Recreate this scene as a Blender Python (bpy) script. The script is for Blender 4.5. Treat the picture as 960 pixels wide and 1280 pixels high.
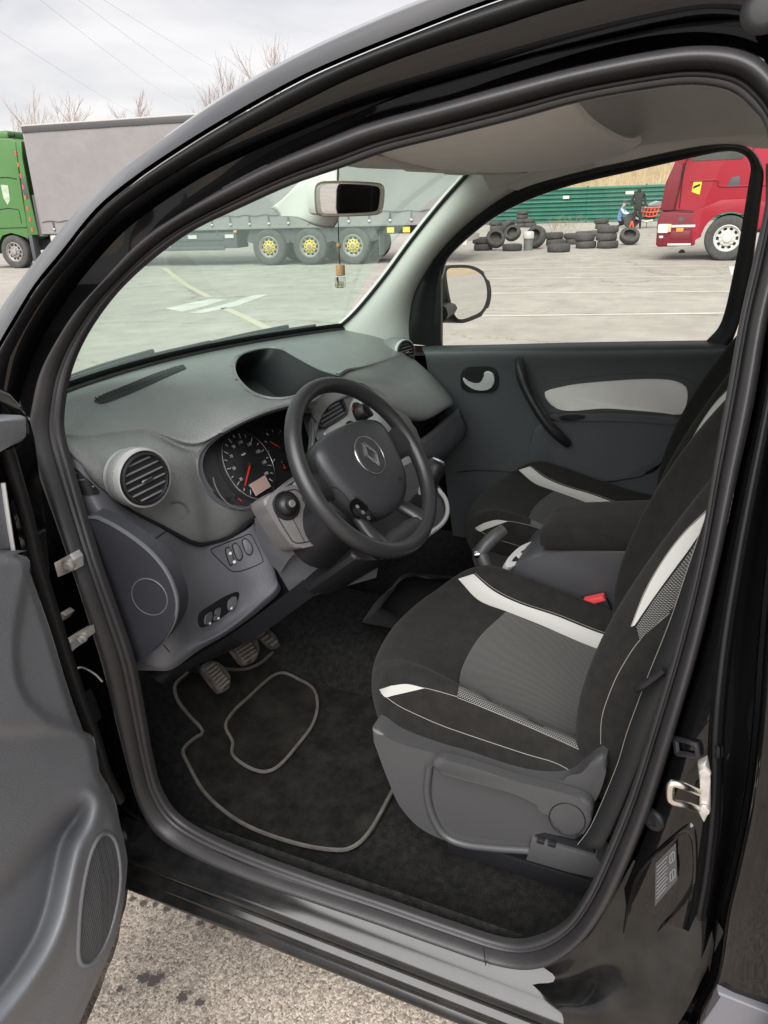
import bpy, bmesh, math, random
import numpy as np
from mathutils import Vector, Matrix
from mathutils.bvhtree import BVHTree

for o in list(bpy.data.objects):
    bpy.data.objects.remove(o)
scene = bpy.context.scene
random.seed(7)

# ------------------------------------------------------------------ camera
# X = to the right side of the car, Y = towards its nose, Z = up, metres; the photographer stands beside the open driver's door
CAM_POS = np.array([-1.585, 0.0, 1.5])
FOC, PITCH, YAW, ROLL = 930.0, 22.3, 24.2, 1.8          # focal length in photo pixels (960 x 1280), angles in degrees
_p, _y, _r = map(math.radians, (PITCH, YAW, ROLL))
CF = np.array([math.cos(_p)*math.cos(_y), math.cos(_p)*math.sin(_y), -math.sin(_p)])
_right = np.array([math.sin(_y), -math.cos(_y), 0.0])
_up = np.cross(_right, CF)
CR = math.cos(_r)*_right - math.sin(_r)*_up
CU = math.cos(_r)*_up + math.sin(_r)*_right
cam_data = bpy.data.cameras.new("camera")
cam = bpy.data.objects.new("camera", cam_data)
scene.collection.objects.link(cam)
cam_data.sensor_fit = 'VERTICAL'
cam_data.sensor_height = 36.0
cam_data.sensor_width = 27.0
cam_data.lens = FOC/1280*36.0
cam_data.clip_start = 0.05
cam_data.clip_end = 3000
M = Matrix(((CR[0], CU[0], -CF[0], CAM_POS[0]), (CR[1], CU[1], -CF[1], CAM_POS[1]), (CR[2], CU[2], -CF[2], CAM_POS[2]), (0, 0, 0, 1)))
cam.matrix_world = M
scene.camera = cam

# ------------------------------------------------------------------ sky, sun, exposure
SUN_EL, SUN_AZ = 44.0, 184.0        # veiled sun behind the clouds; azimuth counted from +X towards +Y
world = bpy.data.worlds.new("World")
scene.world = world
world.use_nodes = True
nt = world.node_tree
nt.nodes.clear()
def N(tree, kind, **kw):
    n = tree.nodes.new(kind)
    for k, v in kw.items():
        if k in n.inputs.keys() if isinstance(k, str) else False:
            n.inputs[k].default_value = v
        else:
            setattr(n, k, v)
    return n
sky = N(nt, 'ShaderNodeTexSky', sky_type='NISHITA', sun_disc=False, sun_elevation=math.radians(SUN_EL), sun_rotation=math.radians(90-SUN_AZ), air_density=1.0, dust_density=2.0)
tc = N(nt, 'ShaderNodeTexCoord')
sep = N(nt, 'ShaderNodeSeparateXYZ')
nt.links.new(tc.outputs['Generated'], sep.inputs[0])
mz = N(nt, 'ShaderNodeMath', operation='MAXIMUM'); mz.inputs[1].default_value = 0.0
nt.links.new(sep.outputs['Z'], mz.inputs[0])
az = N(nt, 'ShaderNodeMath', operation='ADD'); az.inputs[1].default_value = 0.16
nt.links.new(mz.outputs[0], az.inputs[0])
dx = N(nt, 'ShaderNodeMath', operation='DIVIDE'); dy = N(nt, 'ShaderNodeMath', operation='DIVIDE')
nt.links.new(sep.outputs['X'], dx.inputs[0]); nt.links.new(az.outputs[0], dx.inputs[1])
nt.links.new(sep.outputs['Y'], dy.inputs[0]); nt.links.new(az.outputs[0], dy.inputs[1])
cmb = N(nt, 'ShaderNodeCombineXYZ')
nt.links.new(dx.outputs[0], cmb.inputs[0]); nt.links.new(dy.outputs[0], cmb.inputs[1])
cn = N(nt, 'ShaderNodeTexNoise'); cn.inputs['Scale'].default_value = 1.3; cn.inputs['Detail'].default_value = 5; cn.inputs['Roughness'].default_value = 0.52; cn.inputs['Distortion'].default_value = 0.3
nt.links.new(cmb.outputs[0], cn.inputs['Vector'])
cr_ = N(nt, 'ShaderNodeValToRGB')
cr_.color_ramp.elements[0].position = 0.34; cr_.color_ramp.elements[0].color = (1.62, 1.60, 1.64, 1)
cr_.color_ramp.elements[1].position = 0.62; cr_.color_ramp.elements[1].color = (2.20, 2.11, 2.08, 1)
nt.links.new(cn.outputs['Fac'], cr_.inputs['Fac'])
skm = N(nt, 'ShaderNodeMix', data_type='RGBA')
skm.inputs['Factor'].default_value = 0.955
nt.links.new(sky.outputs['Color'], skm.inputs[6]); nt.links.new(cr_.outputs['Color'], skm.inputs[7])
bg = N(nt, 'ShaderNodeBackground'); bg.inputs['Strength'].default_value = 0.1
nt.links.new(skm.outputs[2], bg.inputs['Color'])
wo = N(nt, 'ShaderNodeOutputWorld')
nt.links.new(bg.outputs[0], wo.inputs['Surface'])

sun_data = bpy.data.lights.new("sun", 'SUN')
sun_data.energy = 1.4
sun_data.angle = math.radians(60)
sun_data.color = (1.0, 0.98, 0.955)
sun = bpy.data.objects.new("sun", sun_data)
scene.collection.objects.link(sun)
_sd = Vector((math.cos(math.radians(SUN_AZ))*math.cos(math.radians(SUN_EL)), math.sin(math.radians(SUN_AZ))*math.cos(math.radians(SUN_EL)), math.sin(math.radians(SUN_EL))))
sun.rotation_euler = (-_sd).to_track_quat('-Z', 'Y').to_euler()
sun.location = (0, 0, 30)

vs = scene.view_settings
vs.view_transform = 'Standard'
vs.look = 'None'
vs.gamma = 1.0
vs.use_curve_mapping = False
vs.exposure = 2.14
cy = scene.cycles
cy.max_bounces = 10
cy.diffuse_bounces = 5
cy.glossy_bounces = 4
cy.transmission_bounces = 6
cy.transparent_max_bounces = 12
cy.caustics_reflective = False
cy.caustics_refractive = False
cy.sample_clamp_indirect = 6.0
cy.use_denoising = True

# ------------------------------------------------------------------ photo pixel -> place in the car
def ray(px, py):
    return CF + CR*((px-480)/FOC) + CU*((640-py)/FOC)
def P(px, py, X):
    d = ray(px, py); return Vector(CAM_POS + d*((X-CAM_POS[0])/d[0]))
def PY(px, py, Y):
    d = ray(px, py); return Vector(CAM_POS + d*((Y-CAM_POS[1])/d[1]))
def PZ(px, py, Z):
    d = ray(px, py); return Vector(CAM_POS + d*((Z-CAM_POS[2])/d[2]))
def ringx(z):
    return -0.80 + (0.2*(z-0.95)/0.75 if z > 0.95 else 0)
def farx(z):
    return 0.74 - (0.17*(z-1.05)/0.7 if z > 1.05 else 0)
def PF(px, py, fn, off=0.0):
    z = 1.0
    for i in range(60):
        q = P(px, py, fn(z)+off); z = 0.5*z + 0.5*q[2]
    return q
def RP(px, py, off=0.0): return PF(px, py, ringx, off)
def FP(px, py, off=0.0): return PF(px, py, farx, off)
def proj(v):
    w = np.array(v) - CAM_POS; z = w@CF
    return 480+FOC*(w@CR)/z, 640-FOC*(w@CU)/z

# ------------------------------------------------------------------ mesh helpers
def link(me, name, mat, parent=None, smooth=True, angle=35):
    me.validate()
    if smooth:
        me.polygons.foreach_set('use_smooth', [True]*len(me.polygons))
        try: me.set_sharp_from_angle(angle=math.radians(angle))
        except Exception: pass
    o = bpy.data.objects.new(name, me)
    scene.collection.objects.link(o)
    if mat is not None: me.materials.append(mat)
    if parent is not None: o.parent = parent
    return o
def ob(name, verts, faces, mat, parent=None, smooth=True, angle=35):
    me = bpy.data.meshes.new(name)
    me.from_pydata([tuple(v) for v in verts], [], faces)
    me.update()
    return link(me, name, mat, parent, smooth, angle)
def from_bm(name, bm, mat, parent=None, smooth=True, angle=35):
    me = bpy.data.meshes.new(name)
    bmesh.ops.recalc_face_normals(bm, faces=bm.faces)
    bm.to_mesh(me); bm.free()
    return link(me, name, mat, parent, smooth, angle)
def thing(name, label, cat, loc=(0, 0, 0), rz=0.0, group=None):
    o = bpy.data.objects.new(name, None)
    scene.collection.objects.link(o)
    o.empty_display_size = 0.1
    o.location = loc; o.rotation_euler = (0, 0, rz)
    o['label'] = label; o['category'] = cat
    if group: o['group'] = group
    return o
def tag(o, label, cat, group=None):
    o['label'] = label; o['category'] = cat
    if group: o['group'] = group
    return o
def struct(o):
    o['kind'] = 'structure'; return o
def part(name, parent, label=None):
    o = bpy.data.objects.new(name, None)
    scene.collection.objects.link(o)
    o.empty_display_size = 0.05
    o.parent = parent
    if label: o['label'] = label
    return o
def dup(root, name=None, loc=None, rz=None, label=None, group=None):
    r = root.copy(); scene.collection.objects.link(r)
    if name: r.name = name
    if loc is not None: r.location = loc
    if rz is not None: r.rotation_euler = (0, 0, rz)
    if label: r['label'] = label
    if group: r['group'] = group
    for ch in list(root.children):
        c = ch.copy(); scene.collection.objects.link(c); c.parent = r
        for g in ch.children:
            d = g.copy(); scene.collection.objects.link(d); d.parent = c
    return r

def spline(pts, n, closed=False, lin=False):
    """Catmull-Rom through pts, n samples even in length."""
    p = np.array([tuple(q) for q in pts], float)
    k = len(p)
    if k == 2 or lin:
        dense = np.vstack([p, p[:1]]) if closed else p
    else:
        if closed: e = np.vstack([p[-1:], p, p[:2]])
        else: e = np.vstack([2*p[0]-p[1], p, 2*p[-1]-p[-2]])
        m = 14
        t = np.linspace(0, 1, m, endpoint=False)[:, None]
        seg = []
        for i in range(len(e)-3):
            a, b, c, d = e[i], e[i+1], e[i+2], e[i+3]
            seg.append(0.5*((2*b)+(-a+c)*t+(2*a-5*b+4*c-d)*t**2+(-a+3*b-3*c+d)*t**3))
        dense = np.vstack(seg+[e[-2][None]])
    L = np.concatenate([[0], np.cumsum(np.linalg.norm(np.diff(dense, axis=0), axis=1))])
    s = np.linspace(0, L[-1], n, endpoint=not closed)
    return np.stack([np.interp(s, L, dense[:, j]) for j in range(p.shape[1])], 1)
def spline_idx(pts, per, closed=False):
    """Catmull-Rom with `per` samples in every span (index-true, for paired outlines)."""
    p = np.array([tuple(q) for q in pts], float)
    if closed: e = np.vstack([p[-1:], p, p[:2]])
    else: e = np.vstack([2*p[0]-p[1], p, 2*p[-1]-p[-2]])
    t = np.linspace(0, 1, per, endpoint=False)[:, None]
    seg = []
    for i in range(len(e)-3):
        a, b, c, d = e[i], e[i+1], e[i+2], e[i+3]
        seg.append(0.5*((2*b)+(-a+c)*t+(2*a-5*b+4*c-d)*t**2+(-a+3*b-3*c+d)*t**3))
    r = np.vstack(seg)
    if not closed: r = np.vstack([r, p[-1:]])
    return r
def grid(name, G, mat, parent=None, cu=False, cv=False, smooth=True, angle=60, flip=False, thick=0.0):
    """G: array rows x cols x 3."""
    G = np.asarray(G, float)
    r, c = G.shape[:2]
    f = []
    for i in range(r if cu else r-1):
        for j in range(c if cv else c-1):
            a, b, d, e = i*c+j, i*c+(j+1) % c, ((i+1) % r)*c+(j+1) % c, ((i+1) % r)*c+j
            f.append((e, d, b, a) if flip else (a, b, d, e))
    o = ob(name, G.reshape(-1, 3).tolist(), f, mat, parent, smooth, angle)
    if thick:
        m = o.modifiers.new('thick', 'SOLIDIFY'); m.thickness = thick; m.offset = -1
    return o
def loftg(rows, nu, nv, lin=False):
    """rows of control points -> smooth grid nv x nu x 3 (nv across the rows)."""
    R = np.stack([spline(r, nu, lin=lin) for r in rows])
    if len(rows) == 2:
        t = np.linspace(0, 1, nv)[:, None, None]
        return R[0]*(1-t)+R[1]*t
    return np.stack([spline(R[:, j], nv) for j in range(nu)], 1)
def tensor(ctrl, per_u, per_v):
    """control net rows x cols -> index-true smooth grid"""
    C = np.array([[tuple(q) for q in r] for r in ctrl], float)
    A = np.stack([spline_idx(r, per_u) for r in C])
    return np.stack([spline_idx(A[:, j], per_v) for j in range(A.shape[1])], 1)
def loft(name, rows, nu, nv, mat, parent=None, thick=0.0, flip=False, lin=False, angle=60):
    return grid(name, loftg(rows, nu, nv, lin), mat, parent, thick=thick, flip=flip, angle=angle)
def tube(name, pts, r, mat, parent=None, closed=False, seg=8, n=None, sx=1.0, up=None, caps=True, lin=False):
    """tube through pts; r number or list along; sx flattens it."""
    p = spline(pts, n or max(12, len(pts)*6), closed, lin) if (n is None or n > 0) else np.array([tuple(q) for q in pts], float)
    k = len(p)
    rr = np.interp(np.linspace(0, 1, k), np.linspace(0, 1, len(r)), r) if hasattr(r, '__len__') else np.full(k, r)
    T = np.roll(p, -1, 0)-np.roll(p, 1, 0) if closed else np.gradient(p, axis=0)
    T /= np.linalg.norm(T, axis=1)[:, None]+1e-12
    u = np.array(up if up is not None else ((0, 0, 1) if abs(T[0][2]) < 0.9 else (1, 0, 0)), float)
    V = []
    nrm = u
    for i in range(k):
        base = u if up is not None else nrm
        b = np.cross(T[i], base); b /= np.linalg.norm(b)+1e-12
        nrm = np.cross(b, T[i])
        for j in range(seg):
            a = 2*math.pi*j/seg
            V.append(p[i]+rr[i]*(math.cos(a)*b*sx+math.sin(a)*nrm))
    f = []
    for i in range(k if closed else k-1):
        for j in range(seg):
            a, b2 = i*seg+j, i*seg+(j+1) % seg
            c, d = ((i+1) % k)*seg+(j+1) % seg, ((i+1) % k)*seg+j
            f.append((a, b2, c, d))
    if caps and not closed:
        f.append(tuple(range(seg-1, -1, -1))); f.append(tuple((k-1)*seg+j for j in range(seg)))
    return ob(name, V, f, mat, parent, angle=50)
def frame(axis, up=(0, 0, 1)):
    w = Vector(axis).normalized(); u = Vector(up)
    if abs(w.dot(u.normalized())) > 0.97: u = Vector((1, 0, 0))
    x = u.cross(w).normalized(); y = w.cross(x)
    return x, y, w
def lathe(name, prof, o, axis, mat, parent=None, seg=32, up=(0, 0, 1), angle=40, sx=1.0, sy=1.0, caps=True):
    x, y, w = frame(axis, up); o = Vector(o)
    V, f = [], []
    for (r, h) in prof:
        for j in range(seg):
            a = 2*math.pi*j/seg
            V.append(o+x*(r*sx*math.cos(a))+y*(r*sy*math.sin(a))+w*h)
    for i in range(len(prof)-1):
        for j in range(seg):
            a, b = i*seg+j, i*seg+(j+1) % seg
            f.append((a, b, b+seg, a+seg))
    if caps and prof[0][0] > 1e-6: f.append(tuple(range(seg-1, -1, -1)))
    if caps and prof[-1][0] > 1e-6: f.append(tuple((len(prof)-1)*seg+j for j in range(seg)))
    bm = bmesh.new(); vs_ = [bm.verts.new(v) for v in V]
    for q in f:
        try: bm.faces.new([vs_[i] for i in q])
        except ValueError: pass
    bmesh.ops.remove_doubles(bm, verts=bm.verts, dist=1e-6)
    return from_bm(name, bm, mat, parent, angle=angle)
def prism(name, outline, d, mat, parent=None, bevel=0.0, seg=2, angle=35, bevel_back=False):
    """closed outline pushed along d (vector); the outline face is the front."""
    d = Vector(d)
    bm = bmesh.new()
    a = [bm.verts.new(Vector(q)) for q in outline]
    b = [bm.verts.new(Vector(q)+d) for q in outline]
    n = len(a)
    ff = bm.faces.new(a); bb = bm.faces.new(b[::-1])
    for i in range(n): bm.faces.new((a[i], b[i], b[(i+1) % n], a[(i+1) % n]))
    if bevel:
        e = list(ff.edges)+(list(bb.edges) if bevel_back else [])
        bmesh.ops.bevel(bm, geom=e, offset=bevel, segments=seg, profile=0.5, affect='EDGES', clamp_overlap=True)
    return from_bm(name, bm, mat, parent, angle=angle)
def box(name, c, s, mat, parent=None, bevel=0.0, rot=None, seg=2, ax=None):
    """box of size s about c; rot = Euler or ax = (x, y, z) axes"""
    bm = bmesh.new()
    bmesh.ops.create_cube(bm, size=1)
    bmesh.ops.scale(bm, vec=Vector(s), verts=bm.verts)
    if bevel: bmesh.ops.bevel(bm, geom=list(bm.edges), offset=bevel, segments=seg, profile=0.5, affect='EDGES', clamp_overlap=True)
    if ax: m = Matrix((ax[0], ax[1], ax[2])).transposed().to_4x4()
    elif rot: 
        from mathutils import Euler
        m = Euler(rot).to_matrix().to_4x4()
    else: m = Matrix.Identity(4)
    bmesh.ops.transform(bm, matrix=Matrix.Translation(Vector(c)) @ m, verts=bm.verts)
    return from_bm(name, bm, mat, parent)
def join_bm(name, fill, mat, parent=None, angle=35):
    bm = bmesh.new(); fill(bm); return from_bm(name, bm, mat, parent, angle=angle)
def add_box(bm, c, s, ax=None):
    r = bmesh.ops.create_cube(bm, size=1)['verts']
    bmesh.ops.scale(bm, vec=Vector(s), verts=r)
    m = Matrix((ax[0], ax[1], ax[2])).transposed().to_4x4() if ax else Matrix.Identity(4)
    bmesh.ops.transform(bm, matrix=Matrix.Translation(Vector(c)) @ m, verts=r)
def bvh(o):
    dg = bpy.context.evaluated_depsgraph_get(); dg.update()
    me = o.evaluated_get(dg).to_mesh()
    v = [o.matrix_world @ q.co for q in me.vertices]
    f = [tuple(p.vertices) for p in me.polygons]
    t = BVHTree.FromPolygons(v, f)
    return t
def hit(t, px, py, lift=0.0, nrm=False):
    d = Vector(ray(px, py)).normalized()
    loc, n, i, dist = t.ray_cast(Vector(CAM_POS), d)
    if loc is None:
        loc, n, i, dist = t.find_nearest(Vector(CAM_POS)+d*1.5)
    if n.dot(d) > 0: n = -n
    q = loc+n*lift
    return (q, n) if nrm else q
def seam(name, t, pts, r, mat, parent, closed=False, lift=0.0, n=None, seg=5, lin=False):
    q = spline(pts, n or max(16, len(pts)*8), closed, lin)
    return tube(name, [hit(t, a[0], a[1], lift) for a in q], r, mat, parent, closed, seg=seg, n=0)
def in_poly(x, y, poly):
    if len(poly) > 60:
        p = np.asarray(poly); q = np.roll(p, 1, 0); k = (p[:, 1] > y) != (q[:, 1] > y)
        return bool((k & (x < (q[:, 0]-p[:, 0])*(y-p[:, 1])/np.where(q[:, 1] == p[:, 1], 1e-9, q[:, 1]-p[:, 1])+p[:, 0])).sum() % 2)
    c = False; j = len(poly)-1
    for i in range(len(poly)):
        xi, yi = poly[i]; xj, yj = poly[j]
        if (yi > y) != (yj > y) and x < (xj-xi)*(y-yi)/(yj-yi)+xi: c = not c
        j = i
    return c
def cut(o, poly, n=96):
    """open a hole in o along an outline given in photo pixels, true to the surface; returns the rim points"""
    t = bvh(o)
    pl = [tuple(q) for q in spline(poly, n, True)]
    me = o.data
    bm = bmesh.new(); bm.from_mesh(me); bm.verts.ensure_lookup_table()
    pj = {v: proj(v.co) for v in bm.verts}
    kill = [f for f in bm.faces if in_poly(sum(pj[v][0] for v in f.verts)/len(f.verts), sum(pj[v][1] for v in f.verts)/len(f.verts), pl)]
    edge = set()
    ks = set(kill)
    for f in kill:
        for v in f.verts:
            if any(g not in ks for g in v.link_faces): edge.add(v)
    bmesh.ops.delete(bm, geom=kill, context='FACES')
    rim = [hit(t, q[0], q[1]) for q in pl]
    pa = np.array(pl)
    for v in edge:
        if v.is_valid:
            x, y = pj[v]
            i = int(np.argmin((pa[:, 0]-x)**2+(pa[:, 1]-y)**2))
            v.co = rim[i]
    bm.to_mesh(me); bm.free(); me.update()
    return rim
def recess(name, rim, d, mat, parent, scale=0.9, cap=True, rnd=0.25):
    R = np.array([tuple(q) for q in rim]); c = R.mean(0); d = np.array(tuple(d), float)
    rows = [R]
    for t, s in ((0.12, 1-(1-scale)*rnd), (0.5, 1-(1-scale)*0.6), (1.0, scale)):
        rows.append(c+(R-c)*s+d*t)
    k = len(R)
    V = np.vstack(rows).tolist(); f = []
    for i in range(3):
        for j in range(k): f.append((i*k+j, i*k+(j+1) % k, (i+1)*k+(j+1) % k, (i+1)*k+j))
    if cap: f.append(tuple(3*k+j for j in range(k)))
    return ob(name, V, f, mat, parent, angle=50)
def text(name, s, loc, xdir, n, size, mat, parent, align='CENTER', ext=0.0003):
    cu = bpy.data.curves.new(name, 'FONT'); cu.body = s; cu.size = size; cu.extrude = ext
    cu.align_x = align; cu.align_y = 'CENTER'
    o = bpy.data.objects.new(name, cu); scene.collection.objects.link(o)
    w = Vector(n).normalized(); x = Vector(xdir); x = (x-w*x.dot(w)).normalized(); y = w.cross(x)
    o.matrix_world = Matrix.Translation(Vector(loc)) @ Matrix((x, y, w)).transposed().to_4x4()
    dg = bpy.context.evaluated_depsgraph_get(); dg.update()
    me = bpy.data.meshes.new_from_object(o.evaluated_get(dg))
    me.transform(o.matrix_world)
    bpy.data.objects.remove(o)
    return link(me, name, mat, parent, smooth=False)

# ------------------------------------------------------------------ materials
def mat(name, col, rough=0.5, metal=0.0, spec=0.5, coat=0.0, bump=None, vary=None, var_scale=8.0, sheen=0.0, coat_rough=0.03):
    m = bpy.data.materials.new(name); m.use_nodes = True
    t = m.node_tree; b = t.nodes['Principled BSDF']
    b.inputs['Base Color'].default_value = (*col, 1)
    b.inputs['Roughness'].default_value = rough
    b.inputs['Metallic'].default_value = metal
    b.inputs['Specular IOR Level'].default_value = spec
    b.inputs['Coat Weight'].default_value = coat
    b.inputs['Coat Roughness'].default_value = coat_rough
    b.inputs['Sheen Weight'].default_value = sheen
    co = t.nodes.new('ShaderNodeTexCoord')
    if vary is not None:
        nz = t.nodes.new('ShaderNodeTexNoise'); nz.inputs['Scale'].default_value = var_scale; nz.inputs['Detail'].default_value = 6; nz.inputs['Roughness'].default_value = 0.65
        t.links.new(co.outputs['Object'], nz.inputs['Vector'])
        rp = t.nodes.new('ShaderNodeValToRGB')
        rp.color_ramp.elements[0].position = 0.35; rp.color_ramp.elements[1].position = 0.68
        rp.color_ramp.elements[0].color = (*col, 1); rp.color_ramp.elements[1].color = (*vary, 1)
        t.links.new(nz.outputs['Fac'], rp.inputs['Fac']); t.links.new(rp.outputs['Color'], b.inputs['Base Color'])
    if bump:
        sc, st, dist = bump
        n2 = t.nodes.new('ShaderNodeTexNoise'); n2.inputs['Scale'].default_value = sc; n2.inputs['Detail'].default_value = 3
        t.links.new(co.outputs['Object'], n2.inputs['Vector'])
        bp = t.nodes.new('ShaderNodeBump'); bp.inputs['Strength'].default_value = st; bp.inputs['Distance'].default_value = dist
        t.links.new(n2.outputs['Fac'], bp.inputs['Height']); t.links.new(bp.outputs['Normal'], b.inputs['Normal'])
    return m
def glassmat(name, tint, rough=0.0, ior=1.5, refl=1.0, haze=0.0):
    m = bpy.data.materials.new(name); m.use_nodes = True
    t = m.node_tree; t.nodes.clear()
    tr = t.nodes.new('ShaderNodeBsdfTransparent'); tr.inputs['Color'].default_value = (*tint, 1)
    gl = t.nodes.new('ShaderNodeBsdfGlossy'); gl.inputs['Roughness'].default_value = rough
    fr = t.nodes.new('ShaderNodeFresnel'); fr.inputs['IOR'].default_value = ior
    mu = t.nodes.new('ShaderNodeMath'); mu.operation = 'MULTIPLY'; mu.inputs[1].default_value = refl
    mx = t.nodes.new('ShaderNodeMixShader'); ou = t.nodes.new('ShaderNodeOutputMaterial')
    t.links.new(fr.outputs[0], mu.inputs[0]); t.links.new(mu.outputs[0], mx.inputs['Fac'])
    src = tr
    if haze:      # translucent share puts the dash's veiling reflection into the pane
        tl = t.nodes.new('ShaderNodeBsdfTranslucent'); tl.inputs['Color'].default_value = (0.72, 0.92, 0.81, 1)
        mh = t.nodes.new('ShaderNodeMixShader'); mh.inputs['Fac'].default_value = haze
        t.links.new(tr.outputs[0], mh.inputs[1]); t.links.new(tl.outputs[0], mh.inputs[2]); src = mh
    t.links.new(src.outputs[0], mx.inputs[1]); t.links.new(gl.outputs[0], mx.inputs[2]); t.links.new(mx.outputs[0], ou.inputs['Surface'])
    return m

M_PAINT = mat('black_paint', (0.0035, 0.0035, 0.004), 0.035, spec=0.55)
M_SILL = mat('dusty_black_sill_paint', (0.0045, 0.0045, 0.005), 0.16, spec=0.5, vary=(0.014, 0.0135, 0.013), var_scale=18)
M_RUBBER = mat('black_rubber', (0.010, 0.010, 0.011), 0.5, spec=0.30, bump=(500, 0.08, 0.0006))
M_SEAL = mat('weather_strip_rubber', (0.021, 0.0205, 0.0225), 0.42, spec=0.45, bump=(260, 0.18, 0.0009), vary=(0.026, 0.025, 0.026), var_scale=30)
M_DASH = mat('dash_grained_plastic', (0.150, 0.160, 0.158), 0.38, spec=0.8, bump=(340, 0.95, 0.0016), vary=(0.178, 0.189, 0.187), var_scale=14)
M_TRIM = mat('lower_grey_plastic', (0.098, 0.101, 0.114), 0.46, spec=0.5, bump=(300, 0.55, 0.0012), vary=(0.114, 0.117, 0.130), var_scale=10)
M_DOORTRIM = mat('door_grey_plastic', (0.150, 0.157, 0.172), 0.46, spec=0.5, bump=(430, 0.6, 0.0013), vary=(0.175, 0.182, 0.198), var_scale=9)
M_BLACKP = mat('black_plastic', (0.012, 0.012, 0.014), 0.45, spec=0.45, bump=(600, 0.1, 0.0005))
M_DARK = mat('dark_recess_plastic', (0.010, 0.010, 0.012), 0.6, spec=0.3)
M_SILVER = mat('silver_painted_plastic', (0.52, 0.52, 0.52), 0.35, metal=0.25, spec=0.5)
M_CHROME = mat('satin_chrome', (0.60, 0.60, 0.60), 0.22, metal=1.0)
M_STEEL = mat('zinc_plated_steel', (0.70, 0.68, 0.64), 0.42, metal=0.7, vary=(0.52, 0.50, 0.47), var_scale=90)
M_LEATHER = mat('wheel_rim_polyurethane', (0.020, 0.020, 0.022), 0.40, spec=0.5, bump=(420, 0.35, 0.0006))
M_HUB = mat('airbag_cover_plastic', (0.024, 0.025, 0.028), 0.46, spec=0.5, bump=(450, 0.4, 0.0008))
M_PANEL = mat('grey_control_panel', (0.14, 0.135, 0.135), 0.45, spec=0.5, bump=(700, 0.1, 0.0004))
M_HEAD = mat('headliner_cloth', (0.74, 0.73, 0.71), 0.95, spec=0.1, bump=(900, 0.3, 0.001), vary=(0.78, 0.77, 0.75), var_scale=25)
M_PILLAR = mat('light_grey_pillar_trim', (0.60, 0.60, 0.57), 0.6, spec=0.35, bump=(700, 0.12, 0.0006))
M_CARPET = mat('black_carpet', (0.013, 0.013, 0.013), 0.98, spec=0.1, bump=(500, 1.0, 0.006), vary=(0.032, 0.031, 0.030), var_scale=70)
M_FABRIC = mat('black_seat_cloth', (0.0115, 0.0108, 0.0100), 0.9, spec=0.15, bump=(1400, 0.5, 0.001), sheen=0.04, vary=(0.0175, 0.0165, 0.0155), var_scale=40)
M_STRIPE = mat('pale_seat_stripe', (0.41, 0.41, 0.39), 0.75, spec=0.25, bump=(1300, 0.35, 0.0008))
M_THREAD = mat('white_thread', (0.24, 0.235, 0.225), 0.8)
M_PIPING = mat('grey_mat_binding', (0.075, 0.070, 0.063), 0.85, vary=(0.125, 0.113, 0.100), var_scale=30, bump=(700, 0.6, 0.001))
M_GREYCLOTH = mat('grey_door_cloth', (0.68, 0.67, 0.65), 0.85, spec=0.2, bump=(1300, 0.4, 0.0008), vary=(0.74, 0.73, 0.71), var_scale=12)
M_BASEP = mat('seat_base_plastic', (0.050, 0.050, 0.053), 0.44, spec=0.5, bump=(450, 0.45, 0.0009))
M_RED = mat('red_plastic', (0.65, 0.06, 0.07), 0.35)
M_WHITE = mat('white_print', (0.75, 0.75, 0.75), 0.6)
M_GLASS = glassmat('windshield_glass', (0.80, 0.945, 0.86), ior=1.45, haze=0.09)
M_SIDEGLASS = glassmat('side_glass', (0.97, 0.99, 0.965), ior=1.4, refl=0.7)
M_MIRROR = mat('mirror_glass', (0.85, 0.86, 0.86), 0.02, metal=1.0)
M_WOOD = mat('light_wood', (0.55, 0.34, 0.17), 0.5, vary=(0.46, 0.27, 0.12), var_scale=200)

car = thing('parked_car', 'black panel van with its driver door open onto a grey and black cabin', 'car', (0, 0, 0))
# ================================================================== body round the driver's door opening
PAIR = [((74,540),(37,540)),((76,500),(42,500)),((85,460),(51,465)),((103,420),(70,428)),((130,380),(96,388)),((160,347),(130,350)),((200,313),(172,304)),((240,286),(215,272)),
 ((297,259),(275,236)),((360,231),(340,202)),((427,208),(410,172)),((480,189),(465,151)),((560,169),(548,128)),((640,149),(630,105)),((720,127),(715,83)),((800,112),(810,63)),
 ((860,105),(880,55)),((910,112),(935,63)),((940,135),(970,90)),((957,160),(990,135)),((962,200),(1000,190)),((956,260),(990,260)),((942,325),(977,330)),((925,400),(960,400)),
 ((907,500),(943,500)),((889,600),(921,600)),((872,700),(900,700)),((847,800),(876,805)),((817,900),(847,905)),((785,1000),(816,1005)),((752,1080),(783,1088)),((730,1125),(757,1140)),
 ((705,1158),(725,1180)),((670,1177),(682,1207)),((630,1180),(630,1205)),((560,1158),(552,1180)),((480,1130),(472,1152)),((400,1103),(392,1125)),((320,1074),(310,1098)),((255,1046),(242,1070)),
 ((218,1022),(198,1043)),((197,990),(174,1003)),((186,950),(160,955)),((175,890),(144,895)),((163,830),(128,830)),((143,770),(110,770)),((122,710),(92,712)),((102,645),(70,650)),((85,585),(48,590))]
ring_in = spline_idx([RP(*a, 0.012) for a, b in PAIR], 5, True)
ring_out = spline_idx([RP(*b, 0.0) for a, b in PAIR], 5, True)
prof = [(0.0, 0.012), (0.0, 0.003), (0.03, 0.000), (0.10, -0.001), (0.17, -0.001), (0.185, 0.002), (0.20, 0.002), (0.215, -0.001), (0.29, -0.002), (0.33, 0.002), (0.36, 0.004), (0.39, 0.0), (0.44, -0.007), (0.54, -0.013), (0.65, -0.0155), (0.76, -0.014), (0.88, -0.008), (0.96, 0.0), (1.0, 0.010), (1.0, 0.034)]
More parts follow.
